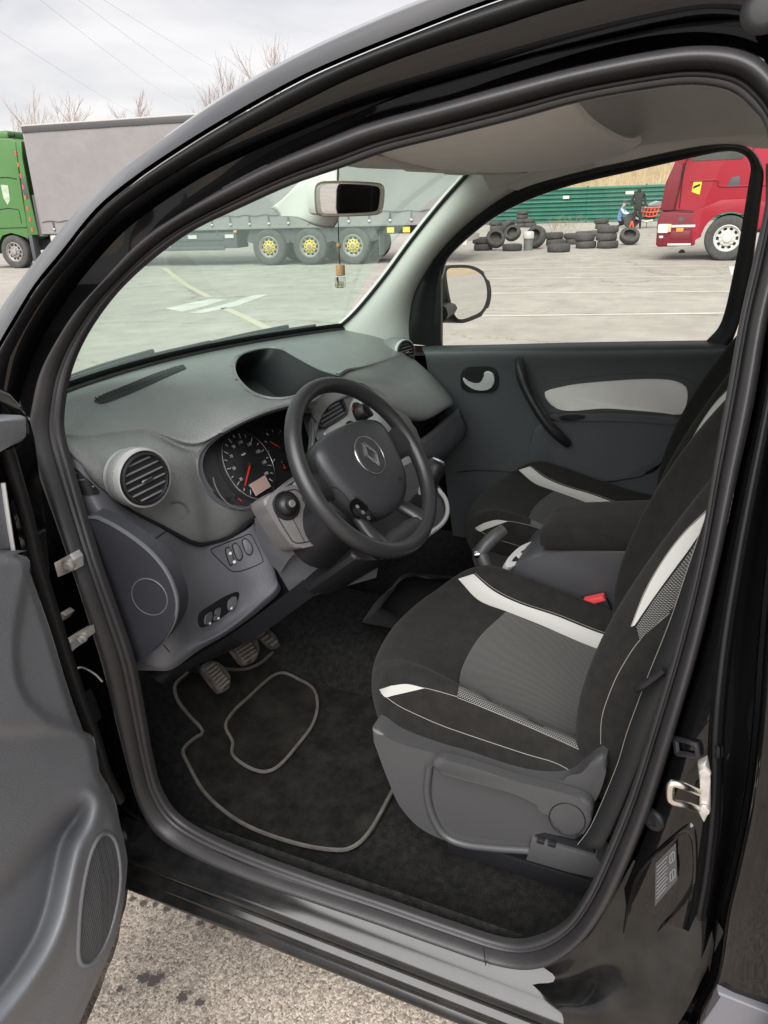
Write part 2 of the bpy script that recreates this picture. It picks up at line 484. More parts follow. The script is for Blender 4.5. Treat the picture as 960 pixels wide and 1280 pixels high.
G = np.stack([np.stack([ring_in*(1-s)+ring_out*s+np.array([h, 0, 0.0]) for s, h in prof], 1)], 0)[0]
weather = grid('door_weather_strip', G, M_SEAL, car, cu=True, angle=70)
# joint where the strip's two ends meet, on the sill
jp = [RP(607+q[0], q[1], -0.004) for q in ((0, 1176), (1, 1182), (2, 1190), (3, 1198))]

def RPs(lst, off): return [RP(a, b, off) for a, b in lst]
# upper run: A-pillar and roof rail, outlines from the front (left) over the roof to behind the B-pillar
U0 = [(30,560),(37,535),(42,500),(51,465),(70,428),(96,388),(130,350),(172,304),(215,272),(275,236),(340,202),(410,172),(465,151),(548,128),(630,105),(715,83),(810,63),(880,55),(935,63),(970,90),(992,135)]
U1 = [(6,560),(12,520),(18,490),(30,453),(47,418),(72,378),(104,336),(146,290),(190,256),(250,218),(315,186),(390,153),(452,129),(535,104),(620,80),(712,55),(815,31),(890,20),(950,30),(990,60),(1012,110)]
U2 = [(-14,560),(-10,515),(-2,483),(12,448),(30,413),(56,371),(90,327),(132,281),(178,243),(240,204),(304,167),(380,127),(444,96),(528,64),(614,37),(708,7),(812,-18),(892,-30),(960,-22),(1010,5),(1040,60)]
U3 = [(-34,555),(-30,510),(-18,474),(-2,440),(20,402),(46,360),(80,318),(122,266),(170,226),(232,184),(298,144),(374,102),(440,72),(524,38),(610,5),(706,-26),(810,-52),(892,-64),(965,-56),(1020,-25),(1055,30)]
U3b = [(x-3, y-5) for x, y in U3]
U4 = [(-66,500),(-52,462),(-38,438),(-18,415),(4,378),(32,342),(66,299),(110,252),(160,207),(226,156),(296,108),(374,66),(442,34),(528,-2),(616,-34),(712,-64),(816,-90),(896,-102),(972,-94),(1030,-60),(1070,0)]
def rows3(lists, per=4): return np.stack([spline_idx(q, per) for q in lists])
r0 = RPs(U0, 0.020); r0a = [q+Vector((0.028, 0, 0)) for q in r0]
r1 = RPs(U1, 0.012); r1a = [q+Vector((0.016, 0, 0)) for q in r1]
r2 = RPs(U2, -0.012)
flange = grid('door_frame_flange', rows3([r0, r0a, r1a, r1, [a*0.6+b*0.4+Vector((-0.006, 0, 0)) for a, b in zip(r1, r2)], r2, [q+Vector((0.012, 0, 0)) for q in r2]]), M_PAINT, car, angle=50)
# second rubber bead along the rail
r2b, r3 = RPs(U2, -0.008), RPs(U3, -0.020)
bead_rows = []
for t in range(9):
    a = t/8
    bead_rows.append([p_*(1-a)+q_*a+Vector((-0.016*math.sin(math.pi*a)+0.004, 0, 0)) for p_, q_ in zip(r2b, r3)])
grid('rail_rubber_bead', rows3(bead_rows), M_RUBBER, car, angle=70)
# outer skin of A-pillar and roof rail, rolling over to windscreen and roof
r3g = [q+Vector((0.012, 0, 0)) for q in RPs(U3b, -0.020)]
r4s, r4 = RPs(U3b, -0.026), RPs(U4, 0.075)
mid = [a*0.5+b*0.5+Vector((-0.012, 0.002, 0.003)) for a, b in zip(r4s, r4)]
out1 = [q+Vector((0.030, 0.000, 0.002)) for q in r4]
out2 = [q+Vector((0.060, -0.004, 0.002)) for q in r4]
skin = grid('roof_rail_skin', rows3([r3, r3g, r4s, mid, r4, out1, out2]), M_PAINT, car, angle=60)
lathe('roof_ditch_plug', [(0.0, 0.002), (0.012, 0.0018), (0.018, 0.0), (0.022, -0.004)], RP(955, 12, -0.016), (-1, 0, 0.2), M_RUBBER, car, seg=24)

# hinge pillar, left of the strip
H0 = [(37,540),(48,590),(70,650),(92,712),(110,770),(128,830),(144,895),(160,955),(174,1003),(198,1043)]
H1 = [(8,545),(20,595),(44,655),(66,715),(84,775),(102,835),(122,897),(138,960),(152,1010),(176,1055)]
H2 = [(-30,560),(-16,600),(12,660),(34,720),(52,780),(70,840),(92,900),(112,962),(128,1015),(150,1070)]
H3 = [(-80,580),(-70,620),(-40,680),(-10,740),(10,800),(30,860),(60,915),(82,975),(100,1028),(128,1085)]
pill = grid('hinge_pillar', rows3([RPs(H0, 0.012), [q+Vector((0.03, 0.004, 0)) for q in RPs(H0, 0.012)], [q+Vector((0.024, 0, 0)) for q in RPs(H1, 0.0)], RPs(H2, 0.0), RPs(H3, 0.004)]), M_PAINT, car, angle=55)
tp = bvh(pill)
# pressed edge of the inner pillar plate
seam('hinge_pillar_edge', tp, [(14,600),(30,655),(52,690),(60,720),(62,745),(73,770),(75,790)], 0.003, M_PAINT, car)
seam('wheel_arch_edge', tp, [(92,840),(102,834),(118,842),(128,852)], 0.0022, M_STEEL, car)
# hinge: plate with bolt
def slab(name, poly, X, depth, m, parent, bevel=0.002):
    return prism(name, [RP(a, b, X) for a, b in poly], (depth, 0, 0), m, parent, bevel)
hg = part('door_hinge', car)
slab('hinge_plate', [(67,704),(87,693),(92,700),(93,713),(72,722)], -0.030, 0.02, M_STEEL, hg)
lathe('hinge_bolt', [(0.0, 0.012), (0.005, 0.012), (0.0055, 0.008), (0.010, 0.007), (0.0105, 0.0)], RP(87, 705, -0.031), (-1, -0.3, 0.1), M_STEEL, hg, seg=18)
hg2 = part('door_hinge', car, 'lower door hinge with check arm')
slab('hinge_plate', [(70,772),(76,766),(82,770),(76,778)], -0.03, 0.02, M_STEEL, hg2)
slab('hinge_plate', [(84,798),(98,790),(106,788),(108,798),(94,808),(86,806)], -0.034, 0.02, M_STEEL, hg2)
lathe('hinge_bolt', [(0.0, 0.012), (0.004, 0.012), (0.0045, 0.006), (0.009, 0.005), (0.0095, 0.0)], RP(103, 796, -0.034), (-1, -0.3, 0.1), M_STEEL, hg2, seg=18)
tube('check_arm', [RP(100, 801, -0.045), RP(90, 808, -0.05), RP(84, 816, -0.055), RP(77, 829, -0.06)], 0.0065, M_STEEL, hg2, seg=6, sx=0.5, n=10)
slab('cable_plug', [(92,876),(97,872),(103,884),(112,910),(106,914),(100,905)], -0.035, 0.03, M_BLACKP, car, 0.004)

# sill: ledge outside the strip, groove, ridges, lower skin
S0 = [(198,1043),(242,1070),(310,1098),(392,1125),(472,1152),(552,1180),(630,1205),(682,1210)]
S1 = [(160,1060),(203,1083),(290,1120),(380,1153),(460,1185),(548,1220),(640,1254),(690,1268)]
def zlev(lst, X, dz=0.0): return [P(a, b, X)+Vector((0, 0, dz)) for a, b in lst]
s0 = [RP(a, b, 0.012) for a, b in S0]
def ext(q):   # carry a run past both ends, straight on
    return [q[0]+(q[0]-q[1])*1.5]+q+[q[-1]+(q[-1]-q[-2])*1.5]
zsill = 0.425
e1 = [Vector((-0.868, y, zsill)) for y in np.linspace(1.02, -0.05, 9)]
b0 = [Vector((-0.806, y, 0.452)) for y in np.linspace(1.02, -0.05, 9)]
def run(x, z): return [Vector((x, y, z)) for y in np.linspace(1.02, -0.02, 12)]
sill_rows = [run(*q) for q in ((-.790,.435),(-.803,.416),(-.820,.408),(-.833,.401),(-.840,.394),(-.841,.385),(-.837,.377),(-.839,.371),(-.847,.368),(-.850,.361),(-.847,.354),(-.849,.349),(-.855,.345),(-.857,.336),(-.849,.322),(-.830,.314),(-.76,.306))]
sill = grid('door_sill', np.array([[tuple(v) for v in r] for r in sill_rows]), M_SILL, car, angle=70)

tube('strip_joint', [q+Vector((-0.012, 0, 0)) for q in jp], 0.0009, M_DARK, car, seg=5, n=8)
# ================================================================== cabin floor and mat
def floor_z(y, x=0.0):
    t = max(0.0, (y-0.86)/0.42)
    return 0.375 + 0.40*t*t*(3-2*t) if t < 1 else 0.775
ys = np.concatenate([np.linspace(-1.6, 0.8, 10), np.linspace(0.84, 1.32, 22)])
xs = [-0.79, -0.775, -0.755, -0.72, -0.6, -0.4, -0.24, -0.20, -0.17, -0.1, 0.1, 0.17, 0.20, 0.24, 0.4, 0.6, 0.72, 0.76]
tun = lambda x: max(0.0, 1-max(0, (abs(x)-0.15))/0.06)*0.09
edge = lambda x: 0.055*max(0, (abs(x)-0.72)/0.07)
grid('floor_carpet', [[(x, y, floor_z(y)+tun(x)+edge(x)) for x in xs] for y in ys], M_CARPET, car, angle=60)
# carpeted inner side of the sill and footwell wall
grid('footwell_side_carpet', [[(-0.775+0.02*k/4, y, 0.37+0.018*k) for k in range(5)] for y in np.linspace(-0.3, 1.25, 20)], M_CARPET, car)
grid('footwell_kick_panel', [[(-0.752+0.015*math.sin(k), y, 0.42+0.075*k) for k in range(5)] for y in np.linspace(0.90, 1.3, 8)], M_BLACKP, car)
grid('bulkhead_carpet', [[(x, 1.28+0.02*k, 0.70+0.1*k) for x in np.linspace(-0.78, 0.78, 8)] for k in range(4)], M_CARPET, car)

MATZ = 0.384
def PM(px, py, lift=0.0):
    z = 0.39
    q = None
    for i in range(40):
        q = PZ(px, py, z); z = 0.5*z+0.5*(floor_z(q[1])+0.009+lift)
    return q
mat_out = [(229,938),(235,955),(255,990),(285,1018),(320,1038),(370,1055),(415,1063),(440,1060),(462,1040),(487,996),(505,960),(520,915),(515,885),(470,860),(455,855),(420,848),(395,832),(378,824),(362,816),(345,814),(325,830),(300,838),(250,835),(230,846),(219,858),(222,875),(235,893),(254,915),(244,923)]
mat_pts = spline(mat_out, 150, True)
floor_mat = thing('floor_mat', 'black carpet car mat with grey bound edge in the driver footwell', 'car mat', (0, 0, 0))
mo = [PM(a, b) for a, b in mat_pts]
bm = bmesh.new()
vv = [bm.verts.new(q) for q in mo]
fc = bm.faces.new(vv)
bmesh.ops.triangulate(bm, faces=[fc])
for _ in range(4):
    bmesh.ops.subdivide_edges(bm, edges=[e for e in bm.edges if e.calc_length() > 0.022], cuts=1, use_grid_fill=True)
for v in bm.verts: v.co.z = floor_z(v.co.y)+0.009
bmesh.ops.triangulate(bm, faces=bm.faces[:])
M_MAT = mat('mat_pile', (0.011, 0.011, 0.011), 0.98, spec=0.1, bump=(500, 1.0, 0.006), vary=(0.033, 0.031, 0.028), var_scale=22)
from_bm('mat_pile', bm, M_MAT, floor_mat)
tube('bound_edge', [q+Vector((0, 0, 0.002)) for q in mo], 0.0042, M_PIPING, floor_mat, closed=True, seg=6, n=0)
heel = [(282,908),(292,890),(310,873),(326,858),(342,845),(356,842),(374,850),(392,862),(397,884),(390,908),(372,932),(352,955),(335,965),(318,963),(300,953),(290,942),(291,928)]
hp = [PM(a, b, 0.007) for a, b in spline(heel, 80, True)]
bm = bmesh.new(); fc = bm.faces.new([bm.verts.new(q) for q in hp]); bmesh.ops.triangulate(bm, faces=[fc])
for _ in range(3): bmesh.ops.subdivide_edges(bm, edges=[e for e in bm.edges if e.calc_length() > 0.025], cuts=1, use_grid_fill=True)
for v in bm.verts: v.co.z = floor_z(v.co.y)+0.014
bmesh.ops.triangulate(bm, faces=bm.faces[:])
from_bm('heel_pad', bm, mat('heel_pad_pile', (0.015, 0.014, 0.013), 0.98, spec=0.1, bump=(500, 1.0, 0.006), vary=(0.045, 0.041, 0.036), var_scale=9), floor_mat)
tube('heel_pad_binding', [q+Vector((0, 0, 0.002)) for q in hp], 0.0040, M_PIPING, floor_mat, closed=True, seg=6, n=0)
tube('mat_fold_binding', [PM(a, b, 0.003) for a, b in ((254,915),(248,905),(238,897))], 0.0036, M_PIPING, floor_mat, seg=6, n=10)

# ================================================================== dashboard
def A_(X):   # windscreen base
    return Vector((X, 1.262-0.30*X*X, 1.152-0.037*X))
cols = []
def col(X, *yz): cols.append([A_(X)] + [q if isinstance(q, Vector) else (P(q[0], q[1], X) if len(q) == 3 else Vector((X, q[0], q[1]))) for q in yz])
px = lambda a, b: (a, b, 0)
def colF():
    for c in cols: c.append(c[-1]+Vector((0, 0.07, -0.012)))
col(-0.715, (1.07, 1.190), (1.010, 1.176), (0.970, 1.150), px(84,566))
col(-0.69, (1.075, 1.190), (1.002, 1.163), (0.945, 1.122), px(118,603))
col(-0.65, (1.07, 1.190), (0.995, 1.152), (0.922, 1.088), px(157,632))
col(-0.59, (1.08, 1.190), (0.985, 1.144), (0.902, 1.074), px(205,657))
col(-0.53, (1.08, 1.190), (0.962, 1.134), (0.888, 1.060), px(243,676))
col(-0.48, (1.07, 1.190), px(236,547), (0.880, 1.045), px(264,676))
col(-0.43, (1.06, 1.190), px(275,532), (0.850, 1.020), px(290,667))
col(-0.37, (1.05, 1.188), px(328,511), (0.820, 1.050), px(318,645))
col(-0.28, (1.06, 1.182), px(384,494), (0.800, 1.050), (0.775, 0.975))
col(-0.17, (1.07, 1.172), (0.795, 1.155), (0.790, 1.10), (0.780, 1.075))
col(-0.06, (1.08, 1.160), (0.815, 1.140), (0.800, 1.110), (0.785, 1.085))
col(0.06, (1.08, 1.150), (0.850, 1.128), (0.815, 1.105), (0.785, 1.070))
col(0.18, (1.08, 1.140), (0.880, 1.112), (0.800, 1.070), (0.760, 1.000))
col(0.32, (1.07, 1.132), (0.895, 1.098), (0.785, 1.030), (0.725, 0.945))
col(0.50, (1.05, 1.122), (0.905, 1.085), (0.785, 1.010), (0.712, 0.938))
col(0.62, (1.03, 1.112), (0.915, 1.075), (0.805, 0.995), (0.738, 0.918))
col(0.68, (1.02, 1.105), (0.930, 1.068), (0.840, 0.990), (0.775, 0.912))
col(0.715, (1.02, 1.095), (0.950, 1.055), (0.895, 0.985), (0.840, 0.915))
colF()
for c in cols:
    hood = -0.50 < c[0].x < -0.27
    c.insert(3, c[2]+Vector((0, 0.004, -0.020)) if hood else c[2]*0.75+c[3]*0.25)
net = [[cols[i][j] for i in range(len(cols))] for j in range(7)]
DG = tensor(net, 12, 20)
dash = grid('dashboard_pad', DG, M_DASH, car, angle=60)
t_dash0 = bvh(dash)
# openings: instruments and the open tray on top
clus_poly = [(247,588),(250,566),(266,548),(296,530),(330,515),(362,506),(382,505),(390,522),(390,560),(378,590),(356,608),(340,621),(320,634),(300,636),(278,630),(258,613)]
tray_poly = [(293,462),(297,447),(312,439),(335,435),(353,437),(373,448),(400,462),(424,470),(415,478),(396,482),(380,491),(362,497),(340,498),(318,492),(301,478)]
tray_rim = cut(dash, tray_poly)
clus_rim = cut(dash, clus_poly)
sm = dash.modifiers.new('thick', 'SOLIDIFY'); sm.thickness = 0.004; sm.offset = 1
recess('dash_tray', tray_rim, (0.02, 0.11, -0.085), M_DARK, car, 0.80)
tube('tray_rim', [q+Vector((0, -0.0, 0.0)) for q in tray_rim], 0.0032, M_DASH, car, closed=True, seg=6, n=0)
# instrument cluster
cl = part('instrument_cluster', car)
CN = Vector((0.0, -0.88, 0.47)).normalized(); CX = Vector((1, 0, 0)); CY = CN.cross(CX)*-1
CY = Vector((0, 0.47, 0.88)).normalized()
d0 = P(311, 581, -0.335)            # speedometer centre
cpx = spline(clus_poly, 96, True); cc_ = cpx.mean(0)
def onp(px_, py_, o, n):
    d = Vector(ray(px_, py_)); c0 = Vector(CAM_POS); return c0+d*((o-c0).dot(n)/d.dot(n))
end = [onp(*(cc_+(q-cc_)*0.93), d0-CN*0.004, CN) for q in cpx]
rimc = np.array([tuple(q) for q in clus_rim]); endc = np.array([tuple(q) for q in end])
m1_ = rimc*0.88+endc*0.12; cen_ = rimc.mean(0); m1_ = m1_+(cen_-m1_)*0.075
grid('bezel_lip', [rimc, rimc*0.97+m1_*0.03+np.array([0, -0.002, 0]), rimc*0.5+m1_*0.5, m1_], M_TRIM, cl, cv=True, angle=60)
grid('cluster_shroud', [m1_, m1_*0.5+endc*0.5, endc], M_BLACKP, cl, cv=True, angle=60)
tube('cluster_bezel', clus_rim, 0.0034, M_TRIM, cl, closed=True, seg=8, n=0)
prism('dial_plate', end, -CN*0.004, mat('dial_face', (0.020, 0.020, 0.022), 0.35), cl)
KS = 1.38
def CP(u, v, h=0.0): return d0+CX*(u*KS)+CY*(v*KS)+CN*h
def dial(u, v, r, name, arc=None, m=M_CHROME):
    pts = []
    a0, a1 = arc if arc else (0, 360)
    for k in range(61):
        a = math.radians(a0+(a1-a0)*k/60); pts.append(CP(u+r*math.cos(a), v+r*math.sin(a), 0.002))
    if arc is None: tube(name, pts[:-1], 0.0016, M_CHROME, cl, closed=True, seg=5, n=0)
    else: tube(name, pts, 0.0014, m, cl, seg=5, n=0)
M_DIALP = mat('dial_print', (0.42, 0.42, 0.42), 0.6)
R1 = 0.056
dial(0, 0, R1, 'dial_ring', (-62, 242))
a = [CP(R1*math.cos(math.radians(q)), R1*math.sin(math.radians(q)), 0.002) for q in (242, -62)]
tube('dial_ring', [a[0], CP(-0.010, -0.062, 0.002), CP(0.010, -0.062, 0.002), a[1]], 0.0016, M_CHROME, cl, seg=5, n=0)
dial(0.088, 0.0, 0.036, 'small_dial_ring', (-120, 100))
dial(-0.050, -0.012, 0.042, 'small_dial_ring', (150, 285), M_PANEL)
def ticks(bm):
    for k in range(19):
        a = math.radians(232-k*15.8); L = 0.008 if k % 2 == 0 else 0.005
        w = Vector((math.cos(a), math.sin(a), 0)); c = R1-0.005-L/2
        ax = (CX*w.x+CY*w.y, CX*-w.y+CY*w.x, CN)
        add_box(bm, CP(w.x*c, w.y*c, 0.0015), (L*KS, 0.0018, 0.0008), ax)
join_bm('dial_marks', ticks, M_DIALP, cl)
for k, s in enumerate(('10', '30', '50', '70', '90', '110', '130', '150', '170', '190')):
    a = math.radians(232-k*2*15.8*0.97)
    text('dial_number', s, CP((R1-0.0195)*math.cos(a), (R1-0.0195)*math.sin(a), 0.0015), CX, CN, 0.0100, M_DIALP, cl)
text('dial_number', 'km/h', CP(0.0, 0.018, 0.0015), CX, CN, 0.007, M_WHITE, cl)
M_NEEDLE = mat('red_needle', (0.75, 0.03, 0.02), 0.4)
def needle(c, ang, L, w=0.0016):
    a = math.radians(ang); d = CX*math.cos(a)+CY*math.sin(a); n_ = CX*-math.sin(a)+CY*math.cos(a)
    prism('needle', [c-n_*w-d*0.006, c+n_*w-d*0.006, c+n_*w*0.5+d*L, c-n_*w*0.5+d*L], CN*-0.001, M_NEEDLE, cl)
    lathe('needle_cap', [(0, 0.004), (0.005, 0.0038), (0.006, 0.0)], c, CN, M_BLACKP, cl, seg=16)
needle(CP(0, 0, 0.005), 214, 0.060, 0.0022)
needle(CP(0.088, 0.0, 0.005), 135, 0.032, 0.0018)
needle(CP(0.075, -0.022, 0.005), 265, 0.016, 0.0012)
needle(CP(-0.066, -0.030, 0.005), 300, 0.018, 0.0012)
for k in range(7):
    a = math.radians(205-k*32)
    w = Vector((math.cos(a), math.sin(a), 0))
    box('small_dial_mark', CP(0.088+w.x*0.030, w.y*0.030, 0.0015), (0.006, 0.0012, 0.0008), M_WHITE if k < 5 else M_NEEDLE, cl, ax=(CX*w.x+CY*w.y, CX*-w.y+CY*w.x, CN))
M_LCD = mat('pink_grey_display', (0.50, 0.36, 0.33), 0.3)
prism('trip_display', [CP(u, v, 0.003) for u, v in ((-0.022, -0.046), (0.020, -0.046), (0.020, -0.026), (-0.022, -0.026))], CN*-0.002, M_LCD, cl)

# demister slot along the windscreen base, near side
t_dash = t_dash0
slot = [(118,503),(122,496),(160,482),(195,467),(224,458),(230,460),(205,472),(165,490),(130,504)]
sl = spline(slot, 60, True)
dv = part('demister_vent', car)
def strip(name, t, ea, eb, m, parent, n=30, k=5, lift=0.0015):
    a, b = spline(ea, n), spline(eb, n)
    return grid(name, [[tuple(hit(t, *(a[i]*(1-j/(k-1))+b[i]*(j/(k-1))), lift)) for i in range(n)] for j in range(k)], m, parent, angle=80)
strip('slot', t_dash, [(117,502),(128,494),(160,481),(195,467),(229,456)], [(126,505),(138,502),(170,489),(205,473),(233,461)], M_DARK, dv)
for k in range(22):
    f = k/21; a = (122+f*100, 500-f*39)
    q = hit(t_dash, a[0]+2, a[1]+1, 0.0015); q2 = hit(t_dash, a[0]-3, a[1]-2.5, 0.0015)
    tube('slat', [q, q2], 0.0013, M_BLACKP, dv, seg=5, n=2)

# round side vent (driver): silver collar, black louvre barrel
M_TRIMD = mat('vent_blade_plastic', (0.13, 0.13, 0.135), 0.4)
def round_vent(c, axis, r, name, slats=6, tilt=0.0, collar=mat('dull_silver_plastic', (0.40, 0.40, 0.395), 0.36, metal=0.3)):
    v = part(name, car)
    x, y, w = frame(axis)
    lathe('collar', [(r*1.00, -0.05), (r*1.06, -0.03), (r*1.06, -0.004), (r*1.03, 0.002), (r*0.98, 0.003), (r*0.95, 0.0), (r*0.94, -0.02)], c, axis, collar, v, seg=40)
    lathe('barrel', [(r*0.93, 0.0), (r*0.90, 0.006), (r*0.84, 0.007), (r*0.80, 0.003), (r*0.79, -0.03)], c, axis, M_BLACKP, v, seg=40)
    lathe('throat', [(0.0, -0.028), (r*0.79, -0.028), (r*0.79, -0.01)], c, axis, M_DARK, v, seg=32)
    x2 = x*math.cos(tilt)+y*math.sin(tilt); y2 = y*math.cos(tilt)-x*math.sin(tilt)
    for k in range(slats):
        h = (k-(slats-1)/2)/(slats/2)*r*0.78
        hw = math.sqrt(max(0.0001, (r*0.79)**2-h*h))
        box('slat', Vector(c)+y2*h+w*-0.001, (hw*2, 0.0018, 0.010), M_TRIMD, v, 0.0008, ax=(x2, (y2+w*0.25).normalized(), (w-y2*0.25).normalized()))
    for k in (-1, 0, 1):
        box('vane', Vector(c)+x2*(k*r*0.42)+w*-0.016, (0.0022, r*1.3, 0.012), M_TRIMD, v, 0.0, ax=(x2, y2, w))
    box('tab', Vector(c)+y2*(-r*0.05)+w*0.006, (r*0.45, 0.006, 0.004), M_CHROME, v, 0.0012, ax=(x2, y2, w))
    return v
vc = P(181, 598, -0.655)
round_vent(vc, (-0.28, -0.93, 0.12), 0.049, 'side_vent', 6, math.radians(8))
vp = part('vent_pod', car)
lathe('pod', [(0.046, -0.055), (0.0525, -0.032), (0.0535, -0.014), (0.050, -0.009)], vc, (-0.28, -0.93, 0.12), M_DASH, vp, seg=40)
# small finger wheel notch below right of the vent
seam('vent_wheel_notch', t_dash, [(214,629),(222,627),(230,631),(235,640)], 0.0028, M_TRIM, car)
fv = P(507, 440, 0.615)
round_vent(fv, (-0.45, -0.86, 0.10), 0.038, 'side_vent', 6, math.radians(4), M_SILVER)
lathe('far_vent_pod', [(0.030, -0.12), (0.046, -0.06), (0.045, -0.015), (0.041, -0.008)], fv, (-0.45, -0.86, 0.10), M_DASH, vp, seg=40)

tube('pad_edge_shadow_gap', [c[-2]+Vector((-0.002, -0.001, -0.004)) for c in cols[:8]], 0.0042, M_DARK, car, seg=6, n=60)  # dark tube: panel joint with the pad edge's shadow line put into it
# ------------------------------------------------ lower dash, driver side
LD = []
LD.append([P(77,566,-0.722), P(98,578,-0.712), P(118,604,-0.70), P(157,633,-0.65), P(205,659,-0.59), P(245,680,-0.52), P(282,676,-0.45), P(318,652,-0.38)])
LD.append([P(82,592,-0.722), P(104,615,-0.722), P(130,640,-0.715), P(165,662,-0.68), P(205,685,-0.625), P(245,706,-0.545), P(292,700,-0.455), P(329,677,-0.385)])
LD.append([P(90,622,-0.722), P(112,645,-0.725), P(140,662,-0.72), P(180,690,-0.695), P(222,720,-0.64), P(260,735,-0.56), P(304,722,-0.46), P(338,696,-0.39)])
LD.append([P(100,650,-0.724), P(125,668,-0.728), P(160,700,-0.725), P(205,740,-0.70), P(238,765,-0.64), P(270,765,-0.56), P(312,740,-0.465), P(343,711,-0.395)])
LD.append([P(110,690,-0.726), P(140,720,-0.730), P(175,760,-0.725), P(213,790,-0.70), P(242,795,-0.64), P(276,782,-0.56), P(318,751,-0.47), P(346,722,-0.40)])
LD.append([P(130,750,-0.728), P(155,790,-0.730), P(180,822,-0.725), P(212,828,-0.70), P(244,808,-0.65), P(282,788,-0.575), P(322,757,-0.475), P(348,729,-0.405)])
LD.append([P(150,810,-0.730), P(165,835,-0.730), P(190,838,-0.715), P(216,836,-0.69), P(250,812,-0.63), P(288,790,-0.55), P(326,762,-0.46), P(351,734,-0.39)])
for r_ in LD: r_.append(r_[-1]+Vector((0.03, 0.08, 0.01)))
low = grid('lower_dash_panel', tensor(LD, 8, 8), M_TRIM, car, angle=60)
t_low = bvh(low)
# end cap facing the door
cap_poly = [(108,646),(132,652),(160,668),(188,690),(208,714),(219,740),(221,762),(215,782),(198,806),(165,833),(157,826),(140,768),(122,700)]
cap = prism('dash_end_cap', [P(a, b, -0.752) for a, b in spline(cap_poly, 70, True)], (0.03, 0, 0), mat('end_cap_plastic', (0.030, 0.031, 0.038), 0.5, spec=0.45, bump=(700, 0.15, 0.0005)), car, 0.005, 3)
t_cap = bvh(cap)
seam('cap_edge', t_cap, [(108,645),(132,651),(160,667),(188,689),(208,713),(220,740),(222,762),(216,783),(199,807),(166,834)], 0.0035, M_TRIM, car, lift=-0.001)
circ = [(187+22.5*math.cos(a)*0.98+2*math.sin(a), 746+22.5*math.sin(a)+3*math.cos(a)) for a in np.linspace(0, 2*math.pi, 24, endpoint=False)]
seam('cap_disc', t_cap, circ, 0.0011, M_TRIM, car, closed=True, n=64)
seam('panel_seam', t_low, [(182,692),(184,680),(196,672),(211,662)], 0.0014, M_DARK, car)
# side demister grille
sv = part('side_demister_grille', car)
gp = [(84,583),(93,584),(104,596),(122,613),(124,617),(110,619),(98,614),(88,602)]
strip('grille_throat', t_low, [(84,583),(96,586),(108,598),(123,614)], [(88,604),(97,614),(108,619),(123,618)], M_DARK, sv, 20, 5, 0.002)
for a, b in (((86,591),(97,591)), ((90,600),(106,600)), ((95,609),(116,609))):
    tube('slat', [hit(t_low, *a, 0.003), hit(t_low, *b, 0.003)], 0.0018, M_TRIM, sv, seg=5, n=2)
# switch bank
def patch(name, t, poly, depth, m, parent, lift=0.001, bevel=0.001, n=48, lin=False):
    pts = spline(poly, n, True, lin)
    nn = hit(t, *np.mean(pts, 0), 0, True)[1]
    return prism(name, [hit(t, a, b, lift) for a, b in pts], -nn*depth, m, parent, bevel)
sb = part('switch_bank', car)
seam('bank_outline', t_low, [(264,689),(272,683),(300,672),(312,668),(318,676),(328,698),(326,704),(304,713),(290,714),(280,706)], 0.0012, M_DARK, sb, closed=True)
for (a, b, c, d) in ((282,686,290,706), (291,681,301,700), (303,675,314,693)):
    patch('switch_gap', t_low, [(a-1.2,b+1.5),(a+4,b-2.4),(c+0.4,b+5.5),(c+2.4,d-3.8),(c-1.8,d+1.6),(a+3.4,d-2.4)], 0.004, M_DARK, sb, 0.0012, 0)
    patch('rocker_switch', t_low, [(a,b+2),(a+4,b-1),(c-1,b+6),(c+1,d-4),(c-2,d),(a+4,d-3)], 0.006, M_TRIM, sb, 0.003, 0.0012)
for a, b in ((285,691),(290,702)):
    patch('switch_mark', t_low, [(a,b),(a+3,b-1),(a+3.5,b+2),(a+.5,b+3)], 0.001, M_WHITE, sb, 0.0042, 0, 8)
pb = part('lamp_level_panel', car)
patch('panel', t_low, [(248,768),(262,757),(282,745),(298,740),(296,752),(282,768),(262,780),(250,784)], 0.006, M_DARK, pb, 0.0012)
patch('toggle', t_low, [(256,769),(263,765),(262,777),(255,780)], 0.006, M_TRIM, pb, 0.004)
patch('toggle', t_low, [(267,764),(274,760),(272,772),(266,775)], 0.006, M_TRIM, pb, 0.004)
patch('thumb_wheel', t_low, [(284,752),(290,746),(294,748),(292,758),(285,763)], 0.008, M_TRIM, pb, 0.006)
for a, b in ((257,778),(268,772),(285,760)):
    patch('panel_mark', t_low, [(a,b),(a+2,b-1),(a+2,b+1),(a,b+2)], 0.001, M_WHITE, pb, 0.0085, 0, 8)
seam('panel_seam', t_low, [(204,806),(212,815)], 0.001, M_DARK, car)
# dark underside behind the lower panel
loft('knee_cover', [[P(215,838,-0.69), P(290,792,-0.55), P(360,740,-0.40), P(410,700,-0.30)], [P(190,848,-0.66), P(300,800,-0.5), P(370,750,-0.36), P(430,705,-0.26)], [Vector((-0.66,1.1,0.85)), Vector((-0.5,1.1,0.85)), Vector((-0.36,1.1,0.85)), Vector((-0.2,1.1,0.85))]], 16, 10, M_BLACKP, car)

seam('airbag_seam', t_dash0, [(556,486),(562,498),(558,501)], 0.0009, M_DARK, car)
